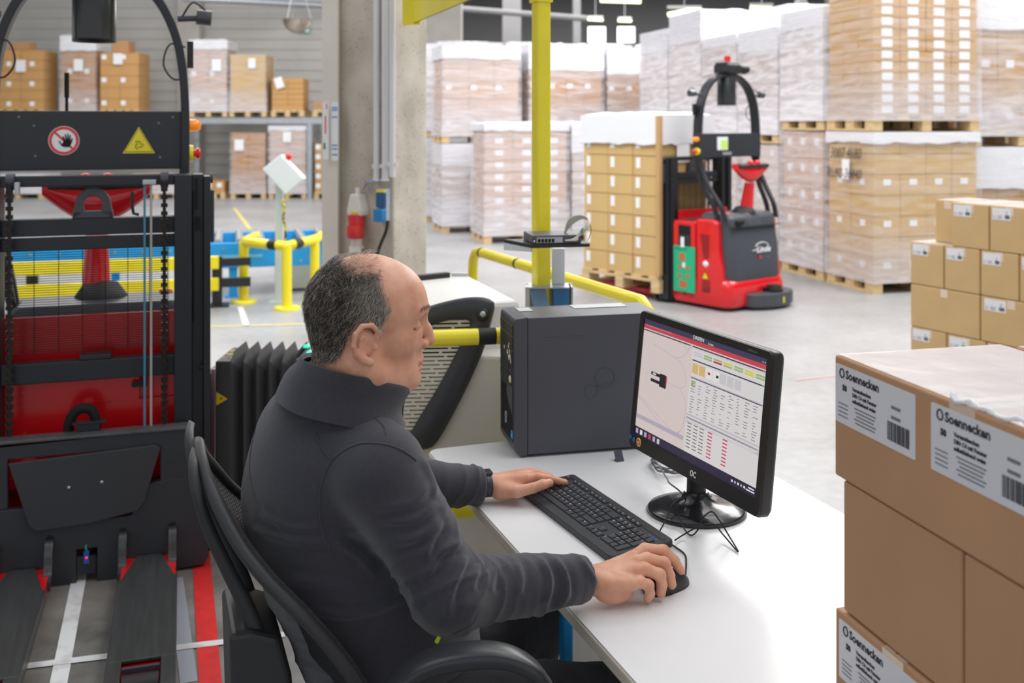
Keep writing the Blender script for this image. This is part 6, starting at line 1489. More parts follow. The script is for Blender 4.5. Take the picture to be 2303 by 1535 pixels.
def npmesh(name, Vt, Fc, mats, parent, mi=None):
    me = bpy.data.meshes.new(name); me.vertices.add(len(Vt)); me.vertices.foreach_set('co', Vt.astype(f32).ravel())
    k = Fc.shape[1]; me.loops.add(Fc.size); me.loops.foreach_set('vertex_index', Fc.astype(np.int32).ravel())
    me.polygons.add(len(Fc)); me.polygons.foreach_set('loop_start', np.arange(0, Fc.size, k, dtype=np.int32)); me.polygons.foreach_set('loop_total', np.full(len(Fc), k, np.int32))
    for m in mats: me.materials.append(m)
    if mi is not None: me.polygons.foreach_set('material_index', mi.astype(np.int32))
    me.polygons.foreach_set('use_smooth', np.ones(len(Fc), bool)); me.update(); me.validate()
    o = bpy.data.objects.new(name, me); COL.objects.link(o); o.parent = parent; return o

def skin_mat():
    m = bpy.data.materials.new('skin'); m.use_nodes = True; nt = m.node_tree; b = nt.nodes['Principled BSDF']
    tc = nt.nodes.new('ShaderNodeTexCoord'); n = nt.nodes.new('ShaderNodeTexNoise'); n.inputs['Scale'].default_value = 26; n.inputs['Detail'].default_value = 5
    nt.links.new(tc.outputs['Object'], n.inputs[0]); cr = nt.nodes.new('ShaderNodeValToRGB'); cr.color_ramp.elements[0].position = .3; cr.color_ramp.elements[1].position = .72
    cr.color_ramp.elements[0].color = srgb(204, 142, 114); cr.color_ramp.elements[1].color = srgb(227, 174, 146)
    nt.links.new(n.outputs['Fac'], cr.inputs[0]); nt.links.new(cr.outputs[0], b.inputs['Base Color'])
    b.inputs['Roughness'].default_value = .45; b.inputs['Subsurface Weight'].default_value = .12; b.inputs['Subsurface Radius'].default_value = (.9, .35, .2); b.inputs['Subsurface Scale'].default_value = .008
    n2 = nt.nodes.new('ShaderNodeTexNoise'); n2.inputs['Scale'].default_value = 420; n2.inputs['Detail'].default_value = 2; nt.links.new(tc.outputs['Object'], n2.inputs[0])
    bp = nt.nodes.new('ShaderNodeBump'); bp.inputs['Strength'].default_value = .12; bp.inputs['Distance'].default_value = .002; nt.links.new(n2.outputs['Fac'], bp.inputs['Height']); nt.links.new(bp.outputs[0], b.inputs['Normal'])
    return m
M_skin = skin_mat(); M_lip = mat('lip_skin', srgb(206, 132, 118), .4); M_scalp = mat('scalp_stubble', srgb(128, 108, 96), .6, var=.15, scale=200)
M_fleece = mat('fleece', srgb(61, 61, 69), .92, var=.07, scale=120, bump=.35, bscale=1100, sheen=.35, spec=.2)
M_fleece_in = mat('collar_lining', srgb(120, 125, 140), .9)
M_trou = mat('trouser_cloth', srgb(44, 44, 48), .85, bump=.3, bscale=300)

man = empty('person', (-.2, 2.0, 0), 0, 'seated person in a dark grey fleece jacket typing at the desk', 'person')
PO_ = Vector((-.2, 2.0, 0))
fa = R(19.3); fwd = np.array([math.cos(fa), math.sin(fa), 0]); lft = np.array([-math.sin(fa), math.cos(fa), 0]); up3 = np.array([0, 0, 1.])
# ---- head, local x forward, y left, z up, origin between the ear canals
HO = np.array([-.280, 1.944, 1.2655])
def h_eye(P, sy): return None
EARP = [(.013, .006, 0), (.017, .022, .002), (.006, .034, .006), (-.012, .034, .010), (-.025, .020, .014), (-.028, .0, .015), (-.022, -.016, .011), (-.010, -.026, .006), (.003, -.032, .003)]
def head(P):
    d = ell(P, (.008, 0, .055), (.106, .081, .095))
    d = smin(d, ell(P, (.064, 0, .052), (.055, .060, .062)), .03)
    d = smin(d, ell(P, (.054, 0, -.02), (.052, .054, .072)), .03)
    Pa = P.copy(); Pa[:, 1] = np.abs(Pa[:, 1])
    d = smin(d, cone(Pa, (.0, .062, -.02), (.014, .060, -.062), .018, .02), .025)
    d = smin(d, cone(Pa, (.014, .058, -.062), (.084, .014, -.088), .021, .017), .022)
    d = smin(d, ell(P, (.048, 0, -.068), (.055, .05, .034)), .02)
    d = smin(d, sph(P, (.0905, 0, -.086), .021), .014)
    d = smin(d, ell(Pa, (.066, .044, -.010), (.024, .018, .022)), .02)       # cheek
    d = smin(d, cone(Pa, (.110, .010, .043), (.094, .048, .043), .0130, .0105), .014)   # brow
    d = smin(d, cone(P, (.101, 0, -.048), (.096, 0, -.066), .016, .015), .014)        # mouth mound
    d = smax(d, -ell(Pa, (.116, .034, .021), (.027, .024, .015)), .011)       # socket
    d = smin(d, sph(Pa, (.0875, .036, .0205), .0162), .003)                 # lid over the eyeball
    d = smax(d, -cone(Pa, (.1045, .022, .0125), (.088, .0535, .0150), .0017, .0015), .0012)
    d = smax(d, -cone(Pa, (.103, .018, .033), (.088, .054, .031), .0014, .0012), .003)
    d = smin(d, cone(Pa, (.094, .010, .030), (.098, .016, -.020), .012, .012), .012)
    d = smin(d, cone(P, (.108, 0, .036), (.1235, 0, .002), .0088, .0088), .012)
    d = smin(d, cone(P, (.1235, 0, .004), (.1290, 0, -.016), .0088, .0112), .008)
    d = smin(d, sph(Pa, (.1155, .0125, -.0215), .0092), .005)
    d = smax(d, -ell(Pa, (.119, .0075, -.031), (.006, .0035, .004)), .003)
    d = smin(d, ell(P, (.107, 0, -.0545), (.0075, .022, .0048)), .004)
    d = smin(d, ell(P, (.105, 0, -.0665), (.0078, .020, .0052)), .004)
    d = smax(d, -cone(Pa, (.1185, 0, -.0605), (.100, .027, -.0615), .0013, .0012), .002)
    d = smax(d, -cone(Pa, (.112, .022, -.028), (.100, .033, -.058), .0012, .0012), .007)     # nasolabial fold
    d = smax(d, -ell(P, (.122, 0, -.076), (.012, .016, .004)), .008)
    # ear
    e = ell(Pa, (-.004, .082, .002), (.018, .008, .024)); e = smin(e, ell(Pa, (-.014, .086, .003), (.013, .0045, .025)), .006)
    for i in range(len(EARP) - 1):
        a, b = EARP[i], EARP[i + 1]; r0 = .0046 if i < 6 else .0062; r1 = .0046 if i < 5 else (.0062 if i < 6 else .0085)
        e = smin(e, cone(Pa, (a[0], .085 + a[2], a[1]), (b[0], .085 + b[2], b[1]), r0, r1), .0025)
    for a, b in (((-.001, .020), (-.014, .010)), ((-.014, .010), (-.016, -.010)), ((-.016, -.010), (-.004, -.024))): e = smin(e, cone(Pa, (a[0], .092, a[1]), (b[0], .093, b[1]), .0038, .0038), .003)
    e = smin(e, ell(Pa, (.012, .087, -.006), (.005, .005, .008)), .003)
    e = smax(e, -ell(Pa, (.001, .096, -.006), (.009, .009, .014)), .003); e = smax(e, -ell(Pa, (-.002, .096, .017), (.008, .006, .006)), .003)
    d = smin(d, e, .003)
    # neck
    d = smin(d, cone(P, (-.022, 0, -.01), (-.030, 0, -.15), .060, .060), .03)
    d = smin(d, cone(P, (.022, 0, -.08), (.012, 0, -.15), .045, .050), .03)
    d = smin(d, ell(P, (.035, 0, -.095), (.045, .048, .025)), .025)
    d = smin(d, cone(Pa, (-.03, .054, -.04), (.02, .03, -.14), .014, .014), .025)
    return d
HMv, HMf = snet(head, (-.13, -.115, -.165), (.155, .115, .165), .00235)
HN = nrm(head, HMv)
Hfc = HMv[HMf].mean(1)
def hair_reg(c):                     # 1 in full hair, 0 on bare skin
    x, y, z = c[:, 0], np.abs(c[:, 1]), c[:, 2]
    front = np.interp(z, [-.05, .02, .04, .06, .085, .11, .13, .16], [.02, .026, .040, .046, .040, .030, .028, .028])
    a = np.clip((front - x) / .016, 0, 1)
    low = np.where(x > -.028, .036 - .35 * np.clip(x, -1, .03), np.where(x > -.05, .02, -.035))
    low = np.where((x > .012), .045, low)
    low = np.interp(x, [-.12, -.06, -.045, -.032, -.02, .0, .012, .02, .03], [-.040, -.038, -.028, .012, .038, .042, .036, .012, .036])
    b = np.clip((z - low) / .008, 0, 1)
    return a * b
def bald(c):                         # thinning towards the crown
    x, y, z = c[:, 0], np.abs(c[:, 1]), c[:, 2]
    return np.clip((z - .108 - .55 * np.clip(-.02 - x, 0, 1)) / .022, 0, 1)
reg = hair_reg(Hfc); bd = bald(Hfc)
mi = np.zeros(len(HMf), int); mi[(reg * (1 - bd) > .62) & (Hfc[:, 0] < .02)] = 2
lipm = (Hfc[:, 0] > .105) & (np.abs(Hfc[:, 1]) < .024) & (Hfc[:, 2] < -.0505) & (Hfc[:, 2] > -.0715) & (Hfc[:, 0] > .1065 - .25 * np.abs(Hfc[:, 1])); mi[lipm] = 1
pitch = R(0); hy = R(16.0); HR = np.stack([[math.cos(hy), math.sin(hy), 0], [-math.sin(hy), math.cos(hy), 0], up3], 1)          # columns: local axes in world
def h2w(P): return HO + P @ HR.T
HW = h2w(HMv)

# ---- hands (world space)
def chain(P, pts, rs, k=.006):
    d = None
    for i in range(len(pts) - 1):
        c = cone(P, pts[i], pts[i + 1], rs[i], rs[i + 1]); d = c if d is None else smin(d, c, k if False else .003)
    return d
WR = (.152, 1.992, .788)
RH = {'index': ([(.236, 2.048, .806), (.262, 2.060, .818), (.300, 2.068, .812), (.322, 2.071, .792), (.334, 2.072, .772)], [.0132, .0128, .0114, .0103, .0090]),
      'middle': ([(.240, 2.022, .808), (.262, 2.030, .812), (.297, 2.034, .802), (.307, 2.036, .778), (.311, 2.036, .760)], [.0132, .0128, .0114, .0103, .0092]),
      'ring': ([(.236, 1.998, .801), (.256, 2.003, .804), (.284, 2.005, .792), (.288, 2.006, .772), (.286, 2.006, .757)], [.0130, .0122, .0110, .0100, .0090]),
      'pinky': ([(.226, 1.976, .788), (.243, 1.982, .789), (.260, 1.987, .780), (.263, 1.991, .763), (.259, 1.994, .752)], [.0120, .0112, .0100, .0092, .0082])}
RTH = ([(.178, 2.022, .782), (.215, 2.062, .778), (.250, 2.082, .770), (.280, 2.090, .762)], [.016, .0145, .0125, .010])
def rhand(P):
    d = cone(P, (.06, 1.945, .80), WR, .031, .027)
    d = smin(d, ell(P, (.200, 2.013, .786), (.052, .034, .022), [[.95, -.3, 0], [.3, .95, 0], [0, 0, 1]]), .02)
    for (p, r) in RH.values(): d = smin(d, cone(P, (WR[0] + .015, WR[1] + (p[0][1] - 2.01) * .5, .789), p[0], .019, r[0] + .001), .009)
    d = smin(d, ell(P, (.196, 1.985, .765), (.036, .018, .018), [[.95, -.3, 0], [.3, .95, 0], [0, 0, 1]]), .014)
    d = smin(d, chain(P, *RTH), .010)
    for (p, r) in RH.values(): d = smin(d, chain(P, p, r), .0035)
    for (p, r) in RH.values(): d = smin(d, sph(P, (p[2][0] - .002, p[2][1], p[2][2] + .001), r[2] + .0005), .004)
    # tendons and creases at the joints
    for (p, r) in RH.values():
        a = V3(*WR) + V3(.03, 0, .016); d = smin(d, cone(P, (WR[0] + .04, WR[1] + (p[0][1] - 2.0) * .6 + .006, .8045), (p[0][0], p[0][1], p[0][2] + r[0] * .62), .004, .005), .006)
    return d
WL = np.array([-.052, 2.535, .782]); ha = R(17); hf = np.array([math.cos(ha), math.sin(ha), 0]); hs = np.array([-math.sin(ha), math.cos(ha), 0])
def lp(a, b, c): return tuple(WL + hf * a + hs * b + up3 * c)
LH = {'index': ([lp(.088, -.018, .012), lp(.112, -.020, .014), lp(.142, -.018, .006), lp(.168, -.014, -.004), lp(.188, -.010, -.010)], [.0125, .011, .0098, .0085, .0072]),
      'middle': ([lp(.092, .004, .012), lp(.118, .004, .014), lp(.150, .006, .002), lp(.168, .008, -.010), lp(.180, .010, -.014)], [.0125, .011, .0098, .0085, .0075]),
      'ring': ([lp(.086, .025, .008), lp(.110, .027, .010), lp(.138, .030, -.002), lp(.152, .031, -.012), lp(.162, .032, -.015)], [.012, .0105, .0095, .0085, .0075]),
      'pinky': ([lp(.076, .043, .002), lp(.096, .047, .004), lp(.118, .051, -.006), lp(.130, .053, -.014), lp(.138, .054, -.016)], [.011, .0095, .0085, .0078, .007])}
LTH = ([lp(.018, -.022, -.008), lp(.052, -.050, -.006), lp(.088, -.064, .004), lp(.112, -.064, .010), lp(.130, -.062, .011)], [.016, .0145, .0122, .0118, .0095])
def lhand(P):
    d = cone(P, tuple(WL - hf * .09), tuple(WL), .030, .026)
    d = smin(d, ell(P, lp(.048, .010, .0), (.050, .036, .020), [[hf[0], hs[0], 0], [hf[1], hs[1], 0], [0, 0, 1]]), .02)
    for (p, r) in LH.values(): d = smin(d, cone(P, lp(.015, 0, .0), p[0], .019, r[0] + .001), .009)
    d = smin(d, cone(P, lp(.02, -.018, -.014), lp(.06, -.028, -.012), .018, .014), .016)
    d = smin(d, chain(P, *LTH), .012)
    for (p, r) in LH.values(): d = smin(d, chain(P, p, r), .0035)
    return d
RHv, RHf = snet(rhand, (.09, 1.94, .735), (.36, 2.12, .85), .0016)
LHv, LHf = snet(lhand, (-.115, 2.46, .73), (.17, 2.68, .83), .0018)
for q in (RHv, LHv): q[:, 2] = np.maximum(q[:, 2], .7412)

# ---- jacket
def W3(x, y, d): p = px(x, y, d); return (p.x, p.y, p.z)
SR, SL = (-.236, 1.868, 1.035), (-.368, 2.235, 1.035)
ER, EL = (-.108, 1.838, .832), (-.285, 2.44, .815)
WRc, WLc = (.150, 1.988, .792), (-.066, 2.53, .783)
ax_b = [[fwd[0], lft[0], 0], [fwd[1], lft[1], 0], [0, 0, 1]]
def bod(P, g=0.0):
    d = ell(P, (-.362, 2.02, .955), (.155 - g, .195 - g, .21 - g), ax_b)
    d = smin(d, ell(P, (-.355, 2.02, 1.055), (.12 - g, .175 - g, .10 - g), ax_b), .05)
    d = smin(d, ell(P, (-.29, 2.02, .80), (.178 - g, .185 - g, .17 - g), ax_b), .06)
    d = smin(d, ell(P, (-.235, 2.025, .65), (.175 - g, .185 - g, .14 - g), ax_b), .06)
    d = smin(d, cone(P, (-.345, 1.965, 1.125), SR, .062 - g, .076 - g), .05)
    d = smin(d, cone(P, (-.375, 2.08, 1.12), SL, .055 - g, .070 - g), .05)
    d = smin(d, cone(P, (-.335, 1.975, 1.10), (-.325, 1.96, 1.165), .095 - g, .070 - g), .04)
    return d
def sleeve(P, S_, E_, W__, rw, g=0.0):
    d = cone(P, S_, E_, .082 - g, .067 - g)
    return smin(d, cone(P, E_, W__, .064 - g, rw - g), .03)
def jacket(P):
    d = bod(P)
    d = smin(d, sleeve(P, SR, ER, WRc, .041), .022)
    d = smin(d, sleeve(P, SL, EL, WLc, .043), .022)
    # cuffs cut square, open around the wrist
    a = np.array(WRc) - np.array(ER); a /= np.linalg.norm(a); dist = (P - V3(*WRc)) @ a.astype(f32) + .012
    near = np.linalg.norm(P - V3(*WRc), axis=1) < .12
    d = np.where(near, smax(d, dist, .004), d); d = np.where(near, smax(d, -cone(P, tuple(np.array(WRc) - a * .05), tuple(np.array(WRc) + a * .05), .034, .034), .003), d)
    a = np.array(WLc) - np.array(EL); a /= np.linalg.norm(a); dist = (P - V3(*WLc)) @ a.astype(f32) + .008
    near = np.linalg.norm(P - V3(*WLc), axis=1) < .12
    d = np.where(near, smax(d, dist, .004), d); d = np.where(near, smax(d, -cone(P, tuple(np.array(WLc) - a * .05), tuple(np.array(WLc) + a * .05), .036, .036), .003), d)
    # opening for the neck and the hem
    d = smax(d, -cone(P, (-.310, 1.96, 1.15), (-.290, 1.955, 1.30), .066, .086), .01)
    d = smax(d, .575 - P[:, 2], .02)
    return d
Jv, Jf = snet(jacket, (-.60, 1.68, .56), (.20, 2.60, 1.235), .005)
Jv = smoothv(Jv, Jf, 6, .5); JN = nrm(jacket, Jv, .004)
# folds: rings on the sleeves near elbow and cuff, drags on the torso
def along(P, A_, B_):
    A_, B_ = np.array(A_), np.array(B_); d = B_ - A_; L = np.linalg.norm(d); d /= L; t = (P - A_) @ d; r = np.linalg.norm(P - A_ - t[:, None] * d, axis=1); return t, r, L, d
def nz(P, s, off=0): return np.array([mnoise.noise(Vector((p[0] * s + off, p[1] * s, p[2] * s))) for p in P])
n1 = nz(Jv, 9); n2 = nz(Jv, 16, 5); n3 = nz(Jv, 5, 9)
disp = n1 * .0045 + n3 * .004
for (S_, E_, W__) in ((SR, ER, WRc), (SL, EL, WLc)):
    t, r, L, dd_ = along(Jv, E_, W__); w_ = np.clip(1.5 - r / .062, 0, 1) * np.clip((t + .02) / .03, 0, 1)
    tt = t / L
    ph = t / .0115 + n1 * 4.2 + n3 * 3; amp = .0038 * np.clip((tt - .45) / .25, 0, 1) * np.clip((.985 - tt) / .07, 0, 1) * (.35 + np.clip(n2 * 1.6 + .5, 0, 1.2)) + .0062 * np.exp(-((tt - .05) / .24) ** 2)
    rid = (1 - np.abs(np.sin(ph * .9))) ** 1.7
    disp += w_ * amp * (rid * 2 - .6)
    # cuff hem stitched band
    disp += w_ * .0016 * (((tt > .86) & (tt < .955)).astype(float))
    t2, r2, L2, d2 = along(Jv, S_, E_); w2 = np.clip(1.5 - r2 / .08, 0, 1) * np.clip(t2 / .05, 0, 1)
    tt2 = t2 / L2; rid = (1 - np.abs(np.sin(t2 / .020 + n1 * 3.5 + (Jv[:, 0]) * 18))) ** 2
    disp += w2 * rid * (.0075 * np.clip((tt2 - .30) / .4, 0, 1) * np.clip((1.25 - tt2) / .3, 0, 1))
tq = (1 - np.abs(np.sin((Jv[:, 2] * 1.0 - Jv[:, 0] * .35) / .030 + n3 * 4))) ** 2
torso = np.clip((1.0 - Jv[:, 2]) / .12, 0, 1) * np.clip(1.2 - np.abs(bod(Jv.astype(f32))) / .02, 0, 1)
disp += torso * tq * .0055 * np.clip(n2 + .5, 0, 1)
fpx = CX + F * Jv[:, 0] / Jv[:, 1]; fpy = HY + F * (CH - Jv[:, 2]) / Jv[:, 1]; tocam = np.array([0, 0, CH]) - Jv; facing = np.clip((JN * tocam).sum(1) / np.linalg.norm(tocam, axis=1) * 3, 0, 1) * (Jv[:, 1] < 2.25)
def fold(pts, amp=.005, w_=7.0):
    Q = np.array([(p.x, p.y) for p in spline([(a, b, 0) for a, b in pts], 8)]); dmin = np.full(len(Jv), 1e9); tb = np.zeros(len(Jv)); sgd = np.zeros(len(Jv))
    for i in range(len(Q) - 1):
        a = Q[i]; d_ = Q[i + 1] - a; L2 = d_ @ d_ + 1e-9; t = np.clip(((fpx - a[0]) * d_[0] + (fpy - a[1]) * d_[1]) / L2, 0, 1)
        rx_, ry_ = fpx - a[0] - t * d_[0], fpy - a[1] - t * d_[1]; dd = np.hypot(rx_, ry_); m_ = dd < dmin; dmin = np.where(m_, dd, dmin); tb = np.where(m_, (i + t) / (len(Q) - 1), tb); sgd = np.where(m_, np.sign(rx_ * d_[1] - ry_ * d_[0]), sgd)
    s_ = dmin * sgd; env = np.clip(np.minimum(tb, 1 - tb) / .22, .0, 1)
    return amp * env * facing * (np.exp(-(s_ / w_) ** 2) - .75 * np.exp(-((s_ - 2.1 * w_) / (1.1 * w_)) ** 2))
FOLDS = [([(1000, 1170), (969, 1214), (955, 1262)], .007, 9), ([(1040, 1215), (990, 1245), (955, 1300)], .007, 9), ([(1055, 1245), (1033, 1286), (1014, 1333), (1005, 1385)], .008, 8), ([(1082, 1262), (1072, 1290), (1062, 1330)], .004, 7),
    ([(1120, 1268), (1112, 1300), (1108, 1335)], .004, 7), ([(1208, 1255), (1230, 1290), (1232, 1324), (1218, 1362)], .0075, 8), ([(1243, 1255), (1268, 1300), (1265, 1346), (1240, 1375)], .007, 8), ([(1160, 1262), (1172, 1300), (1168, 1340)], .004, 7),
    ([(968, 1085), (925, 1130), (840, 1140)], .005, 11), ([(985, 1125), (935, 1166), (850, 1172)], .005, 10), ([(990, 1150), (955, 1200), (880, 1225)], .006, 10), ([(565, 1185), (655, 1213), (748, 1222)], .005, 9), ([(755, 1218), (803, 1248), (850, 1300)], .007, 9),
    ([(700, 1370), (782, 1384), (845, 1370), (915, 1342)], .005, 9), ([(945, 1025), (972, 1075), (982, 1118)], .006, 8), ([(585, 1150), (640, 1185), (720, 1195)], .004, 9), ([(640, 1290), (720, 1310), (820, 1320)], .004, 10), ([(905, 1290), (930, 1330), (945, 1380)], .004, 9), ([(700, 905), (760, 925), (815, 960)], .003, 9)]
for a_, b_, c_ in FOLDS: disp += fold(a_, b_, c_)
Jv2 = Jv + JN * disp[:, None]
jk = npmesh('jacket', Jv2 - np.array(PO_), Jf, [M_fleece], man)
# seams follow the cloth surface
from mathutils.kdtree import KDTree
kd = KDTree(len(Jv2))
for i, v in enumerate(Jv2): kd.insert(v, i)
kd.balance()
def seam(pts, r=.0016, lift=.0006, name='seam', m=None):
    Q = spline([Vector(p) for p in pts], 14); out = []
    for p in Q:
        for _ in range(2):
            qs = kd.find_n(p, 6); c = sum((Vector(Jv2[i]) for _, i, _d in qs), Vector()) / 6; n_ = sum((Vector(JN[i]) for _, i, _d in qs), Vector()).normalized()
            p = p - n_ * ((p - c).dot(n_)) + n_ * lift
        out.append(p - PO_)
    g = MB(); g.tube(out, r, 6); return g.build(name, m or M_fleece, jk)
seam([W3(742, 1045, 1.83), W3(760, 1015, 1.82), W3(800, 985, 1.81), W3(850, 978, 1.80), W3(905, 990, 1.80), W3(950, 1030, 1.82)], .0018)
seam([W3(742, 1045, 1.83), W3(728, 1090, 1.84), W3(722, 1130, 1.84), W3(728, 1180, 1.85), W3(745, 1220, 1.86)], .0018)
seam([W3(700, 882, 1.95), W3(705, 910, 1.93), W3(718, 960, 1.9), W3(738, 1010, 1.86), W3(750, 1030, 1.84)], .0014)
seam([W3(590, 965, 2.0), W3(585, 1050, 1.95), W3(610, 1130, 1.9), W3(650, 1180, 1.87), W3(700, 1210, 1.86), W3(745, 1220, 1.86)], .0009)
seam([W3(700, 882, 1.95), W3(760, 885, 1.93), W3(812, 905, 1.9), W3(860, 945, 1.86), W3(870, 975, 1.83)], .0010)
seam([W3(1130, 1275, 1.92), W3(1040, 1330, 1.84), W3(1015, 1390, 1.80)], .0010)
# collar: leaning stand with folded thickness
cb = np.array([-.322, 1.962, 1.150]); ctx = np.array([-.292, 1.955, 1.205])
def cring(c, rx_, ry_, dz_f, dz_b, n=40, lean=0):
    o = []
    for i in range(n):
        a = 2 * math.pi * i / n; ca, sa = math.cos(a), math.sin(a)
        p = c + fwd * (ca * rx_) + lft * (sa * ry_) + up3 * (dz_f * max(0, ca) ** 1.5 - dz_b * max(0, -ca) * -1 if False else (dz_f * ca if ca > 0 else dz_b * -ca))
        # slight cloth waviness
        p = p + (fwd * ca + lft * sa) * .0025 * math.sin(5 * a + c[2] * 40)
        o.append(Vector(p) - PO_)
    return o
g = MB(); R0 = [cring(cb + up3 * -.03, .122, .122, -.035, .03), cring(cb, .112, .114, -.042, .030), cring(cb + fwd * .006 + up3 * .022, .107, .106, -.045, .030), cring(ctx + up3 * -.008, .105, .100, -.040, .022), cring(ctx, .104, .098, -.038, .022),
    cring(ctx + up3 * .002, .100, .094, -.038, .022), cring(ctx - up3 * .006, .096, .090, -.038, .022), cring(cb, .094, .088, -.038, .022)]
for i, rr in enumerate(R0[:-1]): g.loft([R0[i], R0[i + 1]], 0 if i < 5 else 1, cap=False)
co = g.build('collar', [M_fleece, M_fleece_in], jk, weld=True)
co.modifiers.new('s', 'SUBSURF').levels = 1; co.modifiers['s'].render_levels = 1
# zip at the collar front
zf = [Vector(cb + fwd * .117 + up3 * -.075) - PO_, Vector(cb + fwd * .118 + up3 * -.03) - PO_, Vector(ctx + fwd * .105 + up3 * -.036) - PO_]
g = MB(); g.tube(spline(zf, 6), .0042, 8); g.build('zip', M_black, jk)
p = Vector(cb + fwd * .119 + up3 * -.078 - lft * .004) - PO_
g = MB(); g.box(p, (.006, .006, .018)); g.build('zip_pull', mat('zip_green', srgb(190, 225, 30), .4), jk, .002)
# pocket zip low on the side
zp = [W3(985, 1395, 1.845), W3(1000, 1420, 1.84), W3(1012, 1450, 1.835), W3(1010, 1490, 1.83)]
seam(zp, .004, .002, 'pocket_zip', M_black)
q = Vector(W3(995, 1408, 1.80)); _, i_, _d = kd.find(q); q = Vector(Jv2[i_]) + Vector(JN[i_]) * .005 - PO_
g = MB(); g.box(q, (.007, .005, .013), rot=Matrix.Rotation(.5, 3, 'Y')); g.build('zip_pull', MC['zip_green'], jk, .002)

# ---- trousers and shoes
HR_, HL_ = (-.165, 1.93, .575), (-.225, 2.125, .575); KR, KL = (.185, 2.085, .50), (.055, 2.36, .535); AR_, AL_ = (.175, 2.10, .11), (-.05, 2.36, .11)
def trous(P, g=0):
    d = ell(P, (-.215, 2.02, .58), (.165 - g, .18 - g, .105 - g), ax_b)
    for H_, K_, A_ in ((HR_, KR, AR_), (HL_, KL, AL_)):
        d = smin(d, cone(P, H_, K_, .098 - g, .072 - g), .04); d = smin(d, cone(P, K_, A_, .070 - g, .052 - g), .02)
    return d
Tv, Tf = snet(trous, (-.42, 1.78, .05), (.30, 2.50, .72), .008)
TN = nrm(trous, Tv, .004); tn = nz(Tv, 12); td = (1 - np.abs(np.sin(Tv[:, 2] / .022 + tn * 5 + Tv[:, 0] * 10))) ** 2 * .006 * np.clip(nz(Tv, 7, 3) + .5, 0, 1)
tr = npmesh('trousers', Tv + TN * td[:, None] - np.array(PO_), Tf, [M_trou], man)
M_shoe = mat('shoe_leather', srgb(30, 29, 30), .5)
for A_ in (AR_, AL_):
    c = np.array(A_)
    def shoe(P): 
        d = cone(P, tuple(c + fwd * -.03 + up3 * -.06), tuple(c + fwd * .17 + up3 * -.07), .042, .036); d = smin(d, cone(P, tuple(c), tuple(c + fwd * .06 + up3 * -.05), .047, .036), .02)
        return smax(d, .004 - P[:, 2], .004)
    v_, f_ = snet(shoe, c + np.array([-.12, -.12, -.12]), c + np.array([.30, .18, .07]), .006); npmesh('shoe', v_ - np.array(PO_), f_, [M_shoe], man)

# ---- body: head, hands and the figure under the clothes in one mesh
def inner(P):
    d = bod(P, .022); d = smin(d, sleeve(P, SR, ER, (.05, 1.94, .80), .044, .018), .02); d = smin(d, sleeve(P, SL, EL, tuple(np.array(WLc) - .03 * hf), .044, .018), .02)
    d = smax(d, -cone(P, (-.30, 1.955, 1.24), (-.30, 1.95, 1.35), .001, .001), .01)
    return smin(d, trous(P, .02), .02)
Bv, Bf = snet(inner, (-.60, 1.68, .06), (.30, 2.60, 1.14), .012)
allv = [HW, RHv, LHv, Bv]; allf = [HMf, RHf, LHf, Bf]; off = 0; VV = []; FF = []; MI = []
for k, (v, f_) in enumerate(zip(allv, allf)):
    VV.append(v); FF.append(f_ + off); MI.append(mi if k == 0 else np.zeros(len(f_), int)); off += len(v)
bodyo = npmesh('body', np.concatenate(VV) - np.array(PO_), np.concatenate(FF), [M_skin, M_lip, M_scalp], man, np.concatenate(MI))
# nails
M_nail = mat('nail', srgb(228, 182, 168), .25)
def nail(c, n_, t_, l_, w_):
    n_ = Vector(n_).normalized(); t_ = Vector(t_).normalized(); b_ = n_.cross(t_).normalized(); g = MB(); rr = []
    for r_, h_ in ((1, -.0012), (1, .0), (.8, .0006), (.3, .0009)): rr.append([Vector(c) + t_ * (l_ * r_ * math.copysign(abs(math.cos(a)) ** .7, math.cos(a))) + b_ * (w_ * r_ * math.copysign(abs(math.sin(a)) ** .7, math.sin(a))) + n_ * (h_ - .35 * w_ * (r_ * math.sin(a)) ** 2) - PO_ for a in [2 * math.pi * i / 16 for i in range(16)]])
    g.loft(rr); g.build('fingernail', M_nail, bodyo)
c = np.array(LTH[0][-1]); nail(c - hf * .004 + up3 * .0088 - hs * .004, up3 - hs * .5, hf, .0065, .0052)
for key_ in ('index', 'middle', 'ring'):
    p_, r_ = RH[key_]; a = Vector(p_[-1]); b_ = Vector(p_[-2]); t_ = (a - b_).normalized(); n_ = (Vector((1, .1, .25)) - t_ * Vector((1, .1, .25)).dot(t_)).normalized(); nail(a + n_ * r_[-1] * .93 - t_ * .001, n_, t_, .0055, .0046)
